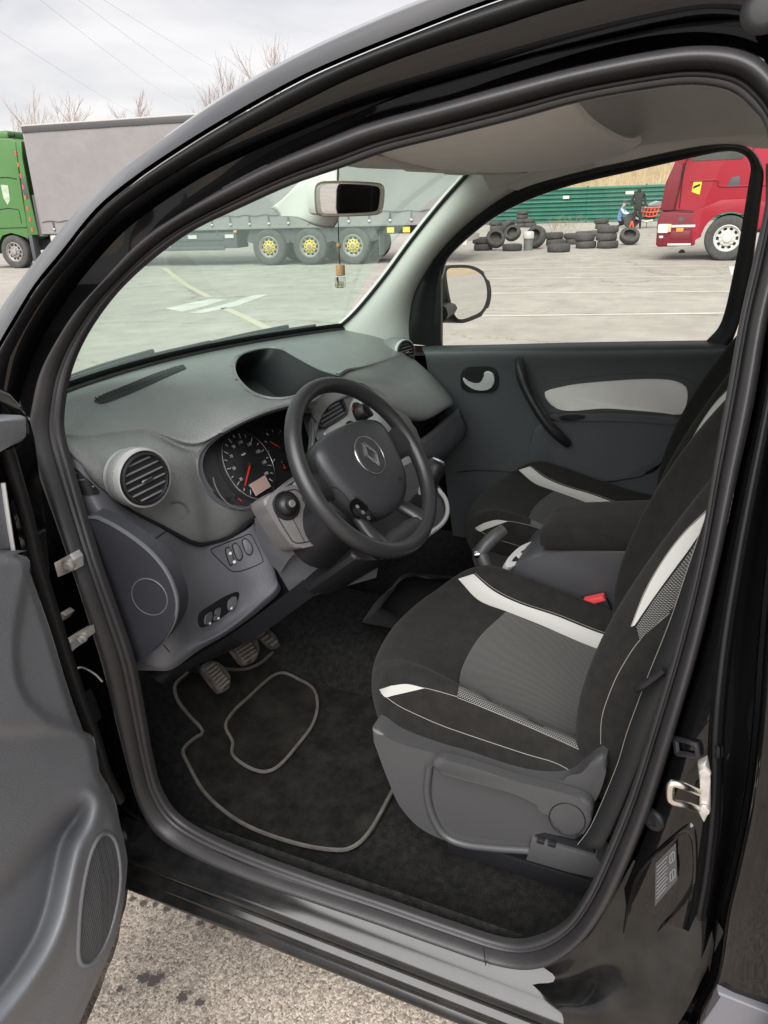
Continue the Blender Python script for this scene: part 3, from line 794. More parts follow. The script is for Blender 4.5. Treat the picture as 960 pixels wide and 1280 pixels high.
# ================================================================== steering column and wheel
AZ, TILT, RW = math.radians(-7.4), math.radians(35.0), 0.1735
WC = Vector((-0.37, 0.581, 1.045))
WX = Vector((math.cos(AZ), math.sin(AZ), 0))
WY = Vector((-math.sin(AZ)*math.sin(TILT), math.cos(AZ)*math.sin(TILT), math.cos(TILT)))
WN = WX.cross(WY)                                      # towards the driver
def W(u, v, h=0.0): return WC+WX*u+WY*v+WN*h
sw = part('steering_wheel', car)
rimp = [W(RW*math.cos(a), RW*math.sin(a)) for a in np.linspace(0, 2*math.pi, 72, endpoint=False)]
tube('rim', rimp, 0.0165, M_LEATHER, sw, closed=True, seg=16, n=0, up=tuple(WN), sx=0.92)
# dished hub: loft from back to the padded cover
hub_o = [(-0.098,0.058),(-0.075,0.074),(-0.03,0.082),(0.03,0.082),(0.075,0.074),(0.098,0.058),(0.100,0.020),(0.088,-0.030),(0.068,-0.062),(0.035,-0.085),(0.0,-0.090),(-0.035,-0.085),(-0.068,-0.062),(-0.088,-0.030),(-0.100,0.020)]
ho = np.array(spline([(a, b, 0) for a, b in hub_o], 60, True))[:, :2]
rows = []
for s, h in ((0.80, -0.070), (0.97, -0.052), (1.0, -0.034), (0.985, -0.020), (0.94, -0.010), (0.80, -0.004), (0.5, 0.001), (0.2, 0.003), (0.02, 0.003)):
    rows.append([tuple(W(a*s*1.16, b*s*1.12-0.004, h+0.018)) for a, b in ho])
hub = grid('airbag_cover', rows, M_HUB, sw, cv=True, angle=70)
th = bvh(hub)
# spokes
def spoke(pts, wid, name='spoke', m=M_LEATHER):
    # pts: list of (u, v, h), wid: list of half widths
    G = []
    p = spline(pts, 16); w = np.interp(np.linspace(0, 1, 16), np.linspace(0, 1, len(wid)), wid)
    T = np.gradient(p, axis=0)
    for i in range(16):
        t2 = np.array([T[i][0], T[i][1]]); t2 /= np.linalg.norm(t2)+1e-9; nx, ny = -t2[1], t2[0]
        row = []
        for a in np.linspace(0, 2*math.pi, 14, endpoint=False):
            row.append(tuple(W(p[i][0]+nx*w[i]*math.cos(a), p[i][1]+ny*w[i]*math.cos(a), p[i][2]+0.012*math.sin(a))))
        G.append(row)
    return grid(name, G, m, sw, cv=True, angle=60)
spoke([(-0.085,0.004,-0.026),(-0.125,0.006,-0.018),(-0.150,0.008,-0.008),(-0.172,0.008,0)], [0.036,0.030,0.031,0.042])
spoke([(0.085,0.004,-0.026),(0.125,0.006,-0.018),(0.150,0.008,-0.008),(0.172,0.008,0)], [0.036,0.030,0.031,0.042])
spoke([(-0.052,-0.070,-0.036),(-0.066,-0.105,-0.024),(-0.074,-0.135,-0.008),(-0.080,-0.155,0)], [0.020,0.016,0.017,0.026])
spoke([(0.052,-0.070,-0.036),(0.066,-0.105,-0.024),(0.074,-0.135,-0.008),(0.080,-0.155,0)], [0.020,0.016,0.017,0.026])
spoke([(-0.10,-0.152,-0.006),(-0.05,-0.150,-0.010),(0.05,-0.150,-0.010),(0.10,-0.152,-0.006)], [0.010,0.020,0.020,0.010], 'lower_bridge')
# round emblem plate with its ring and lozenge
EC = Vector((0.0, 0.010, 0.0))
lathe('emblem_disc', [(0.0, 0.0045), (0.036, 0.004), (0.038, 0.002), (0.038, -0.006)], W(0, 0.012, 0.019), WN, M_HUB, sw, seg=48)
tube('emblem_ring', [W(0.0385*math.cos(a), 0.012+0.0385*math.sin(a), 0.021) for a in np.linspace(0, 2*math.pi, 64, endpoint=False)], 0.0016, M_CHROME, sw, closed=True, seg=8, n=0)
def bar(bm, a, b, w):
    A, B = Vector(a), Vector(b); d = (B-A); L = d.length; d.normalize()
    e = (WX*d.x+WY*d.y); f = (WX*-d.y+WY*d.x)
    c = (A+B)/2; add_box(bm, W(c.x, c.y+0.012, 0.0245), (L+w*0.6, w, 0.003), (e, f, WN))
def loz(bm):   # open lozenge of folded bands
    q = 0.0125
    for a, b in (((-0.002, 0.021), (-0.0115, 0.002)), ((-0.0115, 0.002), (-0.0045, -0.012)), ((0.002, -0.021), (0.0115, -0.002)), ((0.0115, -0.002), (0.0045, 0.012)), ((-0.002, 0.021), (0.0045, 0.0085)), ((0.002, -0.021), (-0.0045, -0.0085))):
        bar(bm, (a[0]*1.2, a[1]*1.15, 0), (b[0]*1.2, b[1]*1.15, 0), 0.0052)
join_bm('emblem', loz, M_CHROME, sw)
seam('cover_seam', th, [(392,575),(404,605),(424,612),(447,640),(466,653)], 0.0010, M_DARK, sw)
text('airbag_mark', 'AIRBAG', W(0.045, -0.056, 0.0165), WX, WN, 0.0085, M_BLACKP, sw)
# thumb control clusters
for s, pts, nm in ((-1, [(438,630),(446,622),(460,638),(467,650),(462,654),(445,648)], 'cruise_buttons'),):
    b = part('thumb_buttons', car)
    prism('button_pad', [W(u*1.08, v*1.08, 0.006) for u, v in spline([(-0.072,-0.050),(-0.066,-0.038),(-0.046,-0.052),(-0.026,-0.072),(-0.030,-0.082),(-0.052,-0.080)], 30, True)], WN*-0.02, M_BLACKP, b, 0.002)
    patch('button_face', th, [(437,633),(443,623),(455,631),(469,648),(465,655),(450,650)], 0.004, M_DARK, b, 0.003, 0.001)
    for a_, b_ in ((446,632),(453,639),(460,646)):
        patch('button_mark', th, [(a_-2,b_-1),(a_+1,b_-2),(a_+3,b_+1),(a_,b_+2)], 0.001, M_PANEL, b, 0.0036, 0, 8)
    prism('button_pad', [W(-u*1.12, v, 0.000) for u, v in spline([(-0.098,-0.000),(-0.090,0.016),(-0.080,0.010),(-0.076,-0.016),(-0.084,-0.030),(-0.092,-0.026)], 30, True)], WN*-0.02, M_SILVER, b, 0.003)
    for v in (-0.018, 0.006):
        lathe('round_button', [(0, 0.003), (0.0045, 0.003), (0.005, 0.0)], W(0.099, v, 0.000), WN, M_DARK, b, seg=14)
# column shroud
colm = part('steering_column', car)
sh = []
for s, h in ((0.052, -0.05), (0.062, -0.075), (0.070, -0.12), (0.075, -0.20)):
    sh.append([tuple(W(s*1.15*math.cos(a), s*0.95*math.sin(a)-0.018-0.25*abs(h), h)) for a in np.linspace(0, 2*math.pi, 28, endpoint=False)])
grid('shroud', sh, M_BLACKP, colm, cv=True)
for s, e in ((-1, -0.105), (1, 0.11)):
    tube('stalk', [W(s*0.05, -0.01, -0.09), W(s*0.08, 0.0, -0.085), W(e, 0.004, -0.080)], [0.010, 0.008, 0.009], M_BLACKP, colm, seg=10, n=12)
loft('column_lower_cover', [[P(345,712,-0.385), P(372,750,-0.355), P(400,742,-0.33), P(470,722,-0.24)], [P(352,690,-0.385), P(385,712,-0.36), P(420,705,-0.33), P(475,700,-0.24)], [P(362,672,-0.385), P(400,680,-0.36), P(440,680,-0.32), P(490,680,-0.24)], [Vector((-0.385,0.95,0.98)), Vector((-0.38,0.95,0.98)), Vector((-0.32,0.95,0.98)), Vector((-0.24,0.95,0.98))]], 20, 12, M_TRIM, colm)
loft('knee_panel', [[P(345,712,-0.385), P(372,750,-0.355), P(400,742,-0.33), P(470,722,-0.24)], [P(345,712,-0.385)+Vector((0,0.06,-0.005)), P(372,752,-0.355)+Vector((0,0.05,-0.01)), P(400,745,-0.33)+Vector((0,0.05,-0.01)), P(470,725,-0.24)+Vector((0,0.05,-0.01))], [Vector((-0.385,1.05,0.80)), Vector((-0.36,1.05,0.8)), Vector((-0.33,1.05,0.8)), Vector((-0.24,1.05,0.8))]], 14, 8, M_BLACKP, colm)

# mirror-adjuster panel left of the wheel
mp = part('mirror_control_panel', car)
MPN = Vector((-0.42, -0.80, 0.43)).normalized()
mc = P(372, 640, -0.432)
def on_plane(px_, py_, o, n):
    d = Vector(ray(px_, py_)); c0 = Vector(CAM_POS)
    return c0+d*((o-c0).dot(n)/d.dot(n))
panel_poly = [(330,628),(338,618),(356,609),(370,606),(380,612),(388,630),(398,648),(412,662),(415,670),(406,677),(384,684),(370,685),(358,674),(343,652)]
pp = [on_plane(a, b, mc, MPN) for a, b in spline(panel_poly, 60, True)]
prism('panel_plate', pp, -MPN*0.06, M_PANEL, mp, 0.006, 3)
inner = [(341,632),(350,618),(368,612),(378,620),(386,640),(408,663),(404,671),(372,679),(360,668)]
tube('panel_seam', [on_plane(a, b, mc+MPN*0.0004, MPN) for a, b in spline(inner, 60, True)], 0.0011, M_DARK, mp, closed=True, seg=5, n=0)
tube('panel_seam', [on_plane(a, b, mc+MPN*0.0004, MPN) for a, b in ((366,648),(374,664),(381,678))], 0.0008, M_DARK, mp, seg=5, n=8)
kc = on_plane(358, 632, mc, MPN)
lathe('knob_well', [(0.0, 0.001), (0.0255, 0.001), (0.027, 0.004), (0.029, 0.001), (0.029, -0.002)], kc, MPN, M_BLACKP, mp, seg=36)
lathe('adjuster_knob', [(0.0, 0.026), (0.008, 0.0255), (0.0105, 0.022), (0.0105, 0.015), (0.0145, 0.013), (0.018, 0.009), (0.0205, 0.004), (0.021, 0.0)], kc, MPN, M_BLACKP, mp, seg=36)
lathe('knob_top', [(0.0, 0.0272), (0.006, 0.027), (0.0075, 0.0255)], kc, MPN, M_PANEL, mp, seg=24)
loft('panel_bracket', [[P(318,648,-0.395), P(340,638,-0.40), P(370,600,-0.37)], [P(325,690,-0.395), P(350,680,-0.42), P(392,640,-0.385)], [P(350,716,-0.40), P(372,690,-0.42), P(420,682,-0.38)]], 12, 10, M_TRIM, mp)

# ------------------------------------------------ centre stack
cs = part('centre_stack', car)
SN = Vector((0.0, -0.90, 0.43)).normalized()
so = Vector((0.0, 0.775, 1.04))
def SP(a, b, h=0.0): return on_plane(a, b, so+SN*h, SN)
stack_poly = [(386,515),(402,490),(430,478),(470,486),(500,510),(520,535),(526,560),(505,590),(470,600),(430,585),(402,560)]
prism('stack_housing', [SP(a, b, 0.0) for a, b in spline(stack_poly, 60, True)], Vector((0.06, 0.05, -0.03)), M_DASH, cs, 0.008, 3)
prism('silver_fascia', [SP(a, b, 0.004) for a, b in spline([(406,540),(424,527),(436,517),(440,500),(450,497),(470,512),(486,530),(492,545),(470,552),(440,562),(422,560)], 60, True)], -SN*0.01, M_SILVER, cs, 0.003)
fvp = [(388,515),(400,500),(420,492),(428,500),(432,514),(425,521),(408,533),(398,532)]
prism('centre_vent_throat', [SP(a, b, 0.005) for a, b in spline(fvp, 40, True)], -SN*0.02, M_DARK, cs)
tube('centre_vent_frame', [SP(a, b, 0.006) for a, b in spline(fvp, 48, True)], 0.0035, M_BLACKP, cs, closed=True, seg=6, n=0)
for k in range(6):
    f = k/5
    a = (390+f*14, 510+f*22); b = (418+f*12, 496+f*20)
    tube('vent_slat', [SP(*a, 0.008), SP(*b, 0.008)], 0.0026, M_TRIM, cs, seg=6, n=2)
box('vent_tab', SP(411, 511, 0.012), (0.018, 0.006, 0.006), M_BLACKP, cs, 0.001, ax=(Vector((1,0,0)), SN.cross(Vector((1,0,0))), SN))
tube('far_vent_lip', [SP(a, b, 0.006) for a, b in ((441,480),(452,482),(464,490),(472,498))], 0.006, M_DARK, cs, seg=6, n=10)
def knob(a, b, r, h=0.024):
    c = SP(a, b, 0.004)
    lathe('knob_ring', [(0.0, 0.003), (r*1.35, 0.003), (r*1.4, 0.0)], c, SN, M_DARK, cs, seg=28)
    lathe('rotary_knob', [(0.0, h), (r*0.8, h), (r*0.9, h-0.002), (r, 0.006), (r*1.05, 0.003)], c, SN, M_BLACKP, cs, seg=28)
    box('knob_grip', c+SN*(h+0.002), (r*0.5, r*1.8, 0.010), M_BLACKP, cs, 0.002, ax=(Vector((1, 0, 0.3)).normalized(), SN.cross(Vector((1,0,0.3)).normalized()), SN))
knob(449, 517, 0.021); knob(441, 540, 0.020)
lathe('knob_mark', [(0.0, 0.001), (0.004, 0.001), (0.004, 0)], SP(440, 511, 0.008), SN, M_RED, cs, seg=12)
prism('button', [SP(a, b, 0.010) for a, b in ((462,539),(474,533),(478,538),(466,544))], -SN*0.008, M_PANEL, cs, 0.002)
prism('radio_panel', [SP(a, b, 0.006) for a, b in ((496,556),(512,548),(523,570),(512,590),(500,585))], -SN*0.01, M_SILVER, cs, 0.004)

# gear lever console
gc = part('gear_console', car)
gpoly = [(470,605),(500,585),(530,575),(545,600),(556,622),(559,640),(552,656),(530,672),(500,690),(470,700),(440,690),(440,640)]
GO = P(530, 640, -0.06); GNn = Vector((0, -0.55, 0.83)).normalized()
prism('console_top', [on_plane(a, b, GO, GNn) for a, b in spline(gpoly, 50, True)], Vector((0, 0.12, -0.10)), M_BLACKP, gc, 0.01, 3)
tube('console_silver_edge', [on_plane(a, b, GO+GNn*0.004, GNn) for a, b in ((548,612),(557,625),(559,641),(552,655),(535,668),(515,680))], 0.006, M_SILVER, gc, seg=8, n=26)
gaiter = []
gk = P(541, 591, -0.02); gb = on_plane(522, 636, GO, GNn)
for k in range(9):
    t = k/8; c = gb*(1-t)+(gk-Vector((0, 0.0, 0.03)))*t; r = (0.045*(1-t)+0.014*t)*(1+0.10*math.cos(k*math.pi))
    gaiter.append([tuple(c+Vector((r*math.cos(a), r*0.9*math.sin(a), 0))) for a in np.linspace(0, 2*math.pi, 20, endpoint=False)])
grid('gaiter', gaiter, M_FABRIC, gc, cv=True)
ax_ = (gk-gb).normalized()+Vector((-0.12, -0.05, 0))
lathe('gear_collar', [(0.012, -0.06), (0.016, -0.05), (0.017, -0.03), (0.014, -0.024)], gk, ax_, M_SILVER, gc, seg=24)
lathe('gear_knob', [(0.013, -0.042), (0.020, -0.026), (0.0245, -0.008), (0.0255, 0.008), (0.0235, 0.022), (0.018, 0.030), (0.010, 0.033), (0.0, 0.034)], gk, ax_, M_BLACKP, gc, seg=32)
lathe('gear_knob_plate', [(0.0155, 0.031), (0.0145, 0.0345), (0.0, 0.0355)], gk+Vector((0, 0, 0)), ax_, M_SILVER, gc, seg=28)
# floor tunnel tray
tr = part('console_tray', car)
tz = 0.515
def TZ(a, b, z=tz): return PZ(a, b, z)
trp = [(452,778),(470,752),(488,735),(507,717),(545,719),(585,722),(600,735),(585,770),(560,790),(520,790)]
loft('tray_wall', [[TZ(a, b, 0.545) for a, b in trp+trp[:1]], [TZ(a, b, 0.535)+Vector((0, 0, 0)) for a, b in trp+trp[:1]], [TZ(a, b+4, 0.43) for a, b in trp+trp[:1]]], 60, 4, M_BLACKP, tr)
inn = [(476,760),(492,738),(509,722),(545,724),(580,727),(585,745),(560,775),(520,780)]
loft('tray_lip', [[TZ(a, b, 0.545) for a, b in trp+trp[:1]], [TZ(a, b, 0.546) for a, b in inn+inn[:1]], [TZ(a, b, 0.515) for a, b in inn+inn[:1]]], 60, 5, M_BLACKP, tr)
prism('tray_floor', [TZ(a, b, 0.516) for a, b in spline(inn, 40, True)], (0, 0, -0.01), M_DARK, tr)
# centre tunnel body
loft('tunnel_cover', [[Vector((-0.16, y, 0.40)) for y in (1.2, 0.8, 0.45, 0.0, -0.3)], [Vector((-0.13, y, 0.47)) for y in (1.2, 0.8, 0.45, 0.0, -0.3)], [Vector((0.13, y, 0.47)) for y in (1.2, 0.8, 0.45, 0.0, -0.3)], [Vector((0.16, y, 0.40)) for y in (1.2, 0.8, 0.45, 0.0, -0.3)]], 14, 16, M_CARPET, car)

# pedals
def pedal(poly, X, arm, name, ribs, dirn, label=None):
    pd = part('pedal', car, label)
    c = P(*np.mean(poly, 0), X)
    n = Vector((-0.15, -0.80, 0.58)).normalized()
    pts = [on_plane(a, b, c, n) for a, b in spline(poly, 36, True)]
    M_PAD = mat('worn_pedal_rubber', (0.030, 0.027, 0.024), 0.7, vary=(0.13, 0.112, 0.094), var_scale=60, bump=(400, 0.3, 0.001))
    M_RIB = mat('worn_rib_rubber', (0.12, 0.105, 0.09), 0.75, vary=(0.20, 0.17, 0.14), var_scale=60)
    prism('pedal_pad', pts, -n*0.014, M_PAD, pd, 0.003)
    pa = np.array(poly, float); u0, u1 = ribs
    for k in range(7):
        f = (k+0.5)/7
        a = np.array(u0[0])*(1-f)+np.array(u0[1])*f; b = np.array(u1[0])*(1-f)+np.array(u1[1])*f
        tube('tread_rib', [on_plane(*(a*0.93+b*0.07), c+n*0.002, n), on_plane(*(a*0.07+b*0.93), c+n*0.003, n)], 0.0042, M_RIB, pd, seg=5, n=2)
    if arm: tube('pedal_arm', arm, 0.008, M_BLACKP, pd, seg=8, n=12, sx=0.7)
    return pd
pedal([(252,836),(258,828),(268,826),(278,832),(286,842),(289,854),(284,862),(276,866),(268,858),(260,848)], -0.46, [P(232,818,-0.48), P(250,830,-0.46), P(262,842,-0.455)+Vector((0,0.03,0))], 'clutch', (((254,836),(276,864)), ((268,827),(288,852))), 0)
pedal([(282,802),(292,792),(306,788),(318,794),(324,808),(322,822),(312,830),(304,830),(294,818)], -0.35, [P(230,842,-0.36)+Vector((0.05,0.1,0.2)), P(270,820,-0.36)+Vector((0,0.08,0.05)), P(296,808,-0.35)+Vector((0,0.03,0))], 'brake', (((284,802),(306,830)), ((306,789),(324,818))), 0)
pedal([(298,784),(306,778),(322,778),(338,788),(348,800),(350,808),(342,810),(330,800),(316,792)], -0.26, [Vector((-0.25, 1.15, 0.75)), P(305,780,-0.25)+Vector((0,0.06,0.04)), P(320,785,-0.26)+Vector((0,0.03,0))], 'throttle', (((300,783),(342,809)), ((312,778),(349,803))), 0)
tube('pedal_shaft', [P(225,815,-0.55), P(245,835,-0.50), P(256,848,-0.47)+Vector((0,0.05,0.02))], 0.010, M_BLACKP, car, n=10)

# glove box and shelf below the passenger pad
gb_ = part('glove_box', car)
loft('shelf_lip', [[P(505,560,0.16), P(530,545,0.36), P(552,527,0.54), P(571,511,0.69)], [P(508,566,0.16), P(533,552,0.36), P(556,534,0.54), P(574,518,0.69)], [P(512,590,0.17), P(536,578,0.36), P(560,560,0.54), P(577,545,0.69)], [Vector((0.17,0.86,0.70)), Vector((0.36,0.84,0.68)), Vector((0.54,0.84,0.66)), Vector((0.69,0.86,0.66))]], 24, 14, M_TRIM, gb_, thick=0.01)
grid('shelf_back', [[(x, y, z) for x in np.linspace(0.14, 0.72, 8)] for y, z in ((0.80, 0.86), (0.96, 0.86), (0.98, 0.96), (0.97, 1.03))], M_DARK, gb_)
# ================================================================== seats
SX = -0.37
def weave_mat():
    m = bpy.data.materials.new('seat_mesh_weave'); m.use_nodes = True
    t = m.node_tree; b = t.nodes['Principled BSDF']; b.inputs['Roughness'].default_value = 0.85; b.inputs['Specular IOR Level'].default_value = 0.2
    co = t.nodes.new('ShaderNodeTexCoord'); mp_ = t.nodes.new('ShaderNodeMapping')
    mp_.inputs['Rotation'].default_value = (0, 0, math.radians(45)); mp_.inputs['Scale'].default_value = (1, 1, 1)
    t.links.new(co.outputs['UV'], mp_.inputs['Vector'])
    ck = t.nodes.new('ShaderNodeTexVoronoi'); ck.inputs['Scale'].default_value = 330.0; ck.inputs['Randomness'].default_value = 0.0
    t.links.new(mp_.outputs['Vector'], ck.inputs['Vector'])
    rp = t.nodes.new('ShaderNodeValToRGB'); rp.color_ramp.elements[0].position = 0.22; rp.color_ramp.elements[0].color = (0.18, 0.18, 0.175, 1); rp.color_ramp.elements[1].position = 0.48; rp.color_ramp.elements[1].color = (0.010, 0.010, 0.010, 1)
    t.links.new(ck.outputs['Distance'], rp.inputs['Fac']); t.links.new(rp.outputs['Color'], b.inputs['Base Color'])
    bp = t.nodes.new('ShaderNodeBump'); bp.inputs['Strength'].default_value = 0.6; bp.inputs['Distance'].default_value = -0.001
    t.links.new(ck.outputs['Distance'], bp.inputs['Height']); t.links.new(bp.outputs['Normal'], b.inputs['Normal'])
    return m
M_WEAVE = weave_mat()
def add_uv(o, f):
    me = o.data; uv = me.uv_layers.new(name='UVMap')
    for l in me.loops:
        uv.data[l.index].uv = f(me.vertices[l.vertex_index].co)
def band(name, t, ea, eb, m, parent, n=40, k=6, lift=0.0015, uv=None):
    """cloth piece lying on t between two pixel outlines"""
    a, b = spline(ea, n), spline(eb, n)
    G = [[tuple(hit(t, *(a[i]*(1-j/(k-1))+b[i]*(j/(k-1))), lift)) for i in range(n)] for j in range(k)]
    # turn edges down into the cushion
    top, bot = [tuple(hit(t, *a[i], -0.001)) for i in range(n)], [tuple(hit(t, *b[i], -0.001)) for i in range(n)]
    o = grid(name, [top]+G+[bot], m, parent, angle=80)
    if uv: add_uv(o, uv)
    return o
seat = part('front_seat', car, 'driver seat in black cloth with pale stripes')
# cushion
path = [(0.47, 0.585), (0.520, 0.600), (0.548, 0.645), (0.540, 0.695), (0.505, 0.728), (0.44, 0.730), (0.34, 0.700), (0.22, 0.664), (0.10, 0.638), (0.02, 0.630), (-0.02, 0.60)]
blift = [0.0, 0.0, 0.004, 0.008, 0.018, 0.034, 0.050, 0.058, 0.058, 0.055, 0.03]
xs_ = [-0.252, -0.256, -0.246, -0.222, -0.188, -0.160, -0.10, 0.0, 0.10, 0.160, 0.188, 0.222, 0.246, 0.256, 0.252]
ctrl = []
for (y, z), b in zip(path, blift):
    row = []
    for i, x in enumerate(xs_):
        ax = abs(x); front = max(0.0, min(1.0, (y-0.25)/0.28))
        yy = y-0.085*front*(ax/0.25)**2.2
        xx = x*(1-0.08*front)
        zb = 0.628
        if ax > 0.25: zz = zb if i in (0, 14) else zb+0.018
        elif ax > 0.24: zz = max(zb+0.036, z+b*0.45)
        elif ax > 0.20: zz = z+b
        elif ax > 0.17: zz = z+b*0.62
        elif ax > 0.15: zz = z+b*0.10
        elif ax > 0.05: zz = z-0.004
        else: zz = z-0.006
        if y >= 0.5 and ax > 0.24: zz = min(zz, z)
        if z < 0.65 and y > 0.45: zz = min(zz, z)
        row.append((SX+xx, yy, zz))
    ctrl.append(row)
cush = grid('seat_cushion', tensor(ctrl, 6, 7), M_FABRIC, seat, angle=80)
tcu = bvh(cush)
wuv = lambda co: (co.x, co.y*1.05)
insert = band('cushion_insert', tcu, [(632,765),(598,798),(577,836),(572,870)], [(771,821),(764,862),(757,905),(753,949)], M_WEAVE, seat, 40, 40, 0.0012, wuv)
band('seat_stripe', tcu, [(573,724),(598,750),(632,764),(680,783),(725,803),(775,822)], [(592,718),(617,739),(650,755),(695,770),(740,788),(781,802)], M_STRIPE, seat)
band('seat_stripe', tcu, [(475,862),(482,871),(492,869)], [(490,857),(509,855),(531,860)], M_STRIPE, seat, 14, 5)
seam('stitching', tcu, [(476,866),(495,880),(512,889),(548,905),(584,918),(656,942),(690,952),(710,962),(718,972)], 0.00055, M_THREAD, seat, lift=0.0004)
seam('stitching', tcu, [(594,717),(619,737),(652,753),(697,768),(742,786),(783,800)], 0.00055, M_THREAD, seat, lift=0.0006)
seam('stitching', tcu, [(572,872),(600,883),(650,904),(700,926),(752,950)], 0.00055, M_THREAD, seat, lift=0.0010)
seam('stitching', tcu, [(492,868),(510,861),(531,860),(572,871)], 0.00055, M_THREAD, seat, lift=0.0006)
seam('panel_seam', tcu, [(632,764),(598,797),(576,836),(571,871)], 0.0012, M_DARK, seat)
# backrest
bp_ = [(0.055, 0.585), (0.085, 0.63), (0.082, 0.70), (0.060, 0.80), (0.025, 0.92), (-0.022, 1.04), (-0.068, 1.15), (-0.105, 1.24), (-0.150, 1.275), (-0.20, 1.265)]
bl = [0.0, 0.02, 0.045, 0.060, 0.062, 0.058, 0.045, 0.02, 0.0, 0.0]
xb = [-0.20, -0.245, -0.262, -0.262, -0.240, -0.205, -0.165, -0.10, 0.0, 0.10, 0.165, 0.205, 0.240, 0.262, 0.262, 0.245, 0.20]
ctrl = []
for k, ((y, z), b) in enumerate(zip(bp_, bl)):
    row = []; nar = 1.0-0.30*max(0, (z-1.0)/0.28)**1.6 - 0.06*max(0, (0.75-z)/0.15)
    for i, x in enumerate(xb):
        ax = abs(x); e = min(i, 16-i)
        d = {0: -0.16, 1: -0.14, 2: -0.10, 3: -0.035, 4: b*0.75, 5: b, 6: b*0.45, 7: 0.0, 8: -0.004}[e]
        row.append((SX+x*nar, y+d*0.95*(1 if d > 0 else (1 if z < 1.2 else 0.6)), z+d*0.30))
    ctrl.append(row)
back = grid('seat_backrest', tensor(ctrl, 6, 7), M_FABRIC, seat, angle=80)
tba = bvh(back)
band('backrest_insert', tba, [(796,783),(819,748),(843,716),(863,689),(884,655),(905,612)], [(800,800),(836,765),(862,738),(885,705),(905,665),(925,620)], M_WEAVE, seat, 30, 12, 0.0012, lambda co: (co.x*2.2, co.z*1.35))
band('seat_stripe', tba, [(790,783),(807,741),(830,701),(855,668),(884,639),(915,606)], [(794,781),(818,746),(842,713),(862,686),(886,651),(915,612)], M_STRIPE, seat, 40, 6)
seam('stitching', tba, [(789,783),(806,740),(829,700),(854,667),(883,638)], 0.00055, M_THREAD, seat, lift=0.0005)
seam('stitching', tba, [(751,930),(752,900),(760,872),(775,838),(800,800),(837,766)], 0.00055, M_THREAD, seat, lift=0.0005)
hr = part('headrest', car)
rows = []
for k, (s, h) in enumerate(((0.2, 0.0), (0.85, 0.005), (1.0, 0.03), (1.0, 0.10), (0.95, 0.15), (0.7, 0.175), (0.1, 0.18))):
    rows.append([(SX+0.125*s*math.copysign(abs(math.cos(a))**0.7, math.cos(a)), -0.20+0.045*s*math.copysign(abs(math.sin(a))**0.7, math.sin(a))-0.2*h, 1.315+h) for a in np.linspace(0, 2*math.pi, 28, endpoint=False)])
grid('headrest_pad', rows, M_FABRIC, hr, cv=True, angle=80)
for dx_ in (-0.06, 0.06): tube('headrest_post', [(SX+dx_, -0.19, 1.24), (SX+dx_, -0.2, 1.34)], 0.006, M_CHROME, hr, n=2)
# plastic seat base: side shell with moulded lever recess
bs = part('seat_base', car)
bx0 = -0.645
shell = [(464,911),(493,927),(540,941),(584,951),(656,971),(708,976),(727,966),(742,950),(753,944),(759,955),(752,985),(740,1010),(722,1050),(690,1060),(600,1062),(560,1052),(525,1035),(500,1008),(485,975),(472,940)]
prism('base_shell', [P(a, b, bx0) for a, b in spline(shell, 90, True)], (0.06, 0, 0), M_BASEP, bs, 0.010, 4)
recp = [(541,955),(552,950),(600,965),(655,985),(690,998),(686,1014),(705,1042),(690,1045),(660,1050),(610,1048),(570,1042),(553,1026),(542,990)]
# raised lip and darker hollow of the moulding
tube('moulding_lip', [P(a, b, bx0-0.002) for a, b in ((537,956),(534,990),(541,1020),(556,1044),(580,1055),(620,1060),(664,1063))], 0.007, M_BASEP, bs, seg=8, n=40)
prism('moulding_hollow', [P(a, b, bx0-0.0006) for a, b in spline(recp, 60, True)], (0.004, 0, 0), mat('seat_base_hollow_plastic', (0.045, 0.045, 0.048), 0.5, bump=(750, 0.3, 0.0006)), bs)
lev = [(538,956),(542,950),(556,950),(600,962),(650,978),(700,990),(730,1000),(741,1012),(737,1030),(726,1046),(712,1049),(698,1042),(688,1022),(674,1008),(640,992),(590,978),(548,966)]
prism('height_lever', [P(a, b, bx0-0.020) for a, b in spline(lev, 70, True)], (0.018, 0, 0), M_BASEP, bs, 0.007, 3)
disc = [(709+22.5*math.cos(a), 1024+20*math.sin(a)+3*math.cos(a)) for a in np.linspace(0, 2*math.pi, 30, endpoint=False)]
tube('pivot_disc_edge', [P(a, b, bx0-0.0203) for a, b in disc], 0.0010, M_DARK, bs, closed=True, seg=5, n=0)
prism('rail_cover', [P(a, b, -0.655) for a, b in ((664,1048),(745,1072),(756,1085),(752,1101),(710,1090),(657,1076))], (0.05, 0, 0), M_BASEP, bs, 0.004)
prism('rail_gap', [P(a, b, -0.648) for a, b in ((664,1046),(680,1042),(740,1056),(745,1072))], (0.03, 0, 0), M_DARK, bs)
for a, b in ((676,1050),(690,1054)): box('rail_clip', P(a, b, -0.652), (0.01, 0.012, 0.008), M_BLACKP, bs, 0.001)
box('under_frame', (SX, 0.22, 0.50), (0.42, 0.46, 0.16), M_DARK, bs, 0.01)
for x in (-0.57, -0.17): box('floor_rail', (x, 0.12, 0.395), (0.04, 0.44, 0.04), M_BLACKP, bs, 0.004)
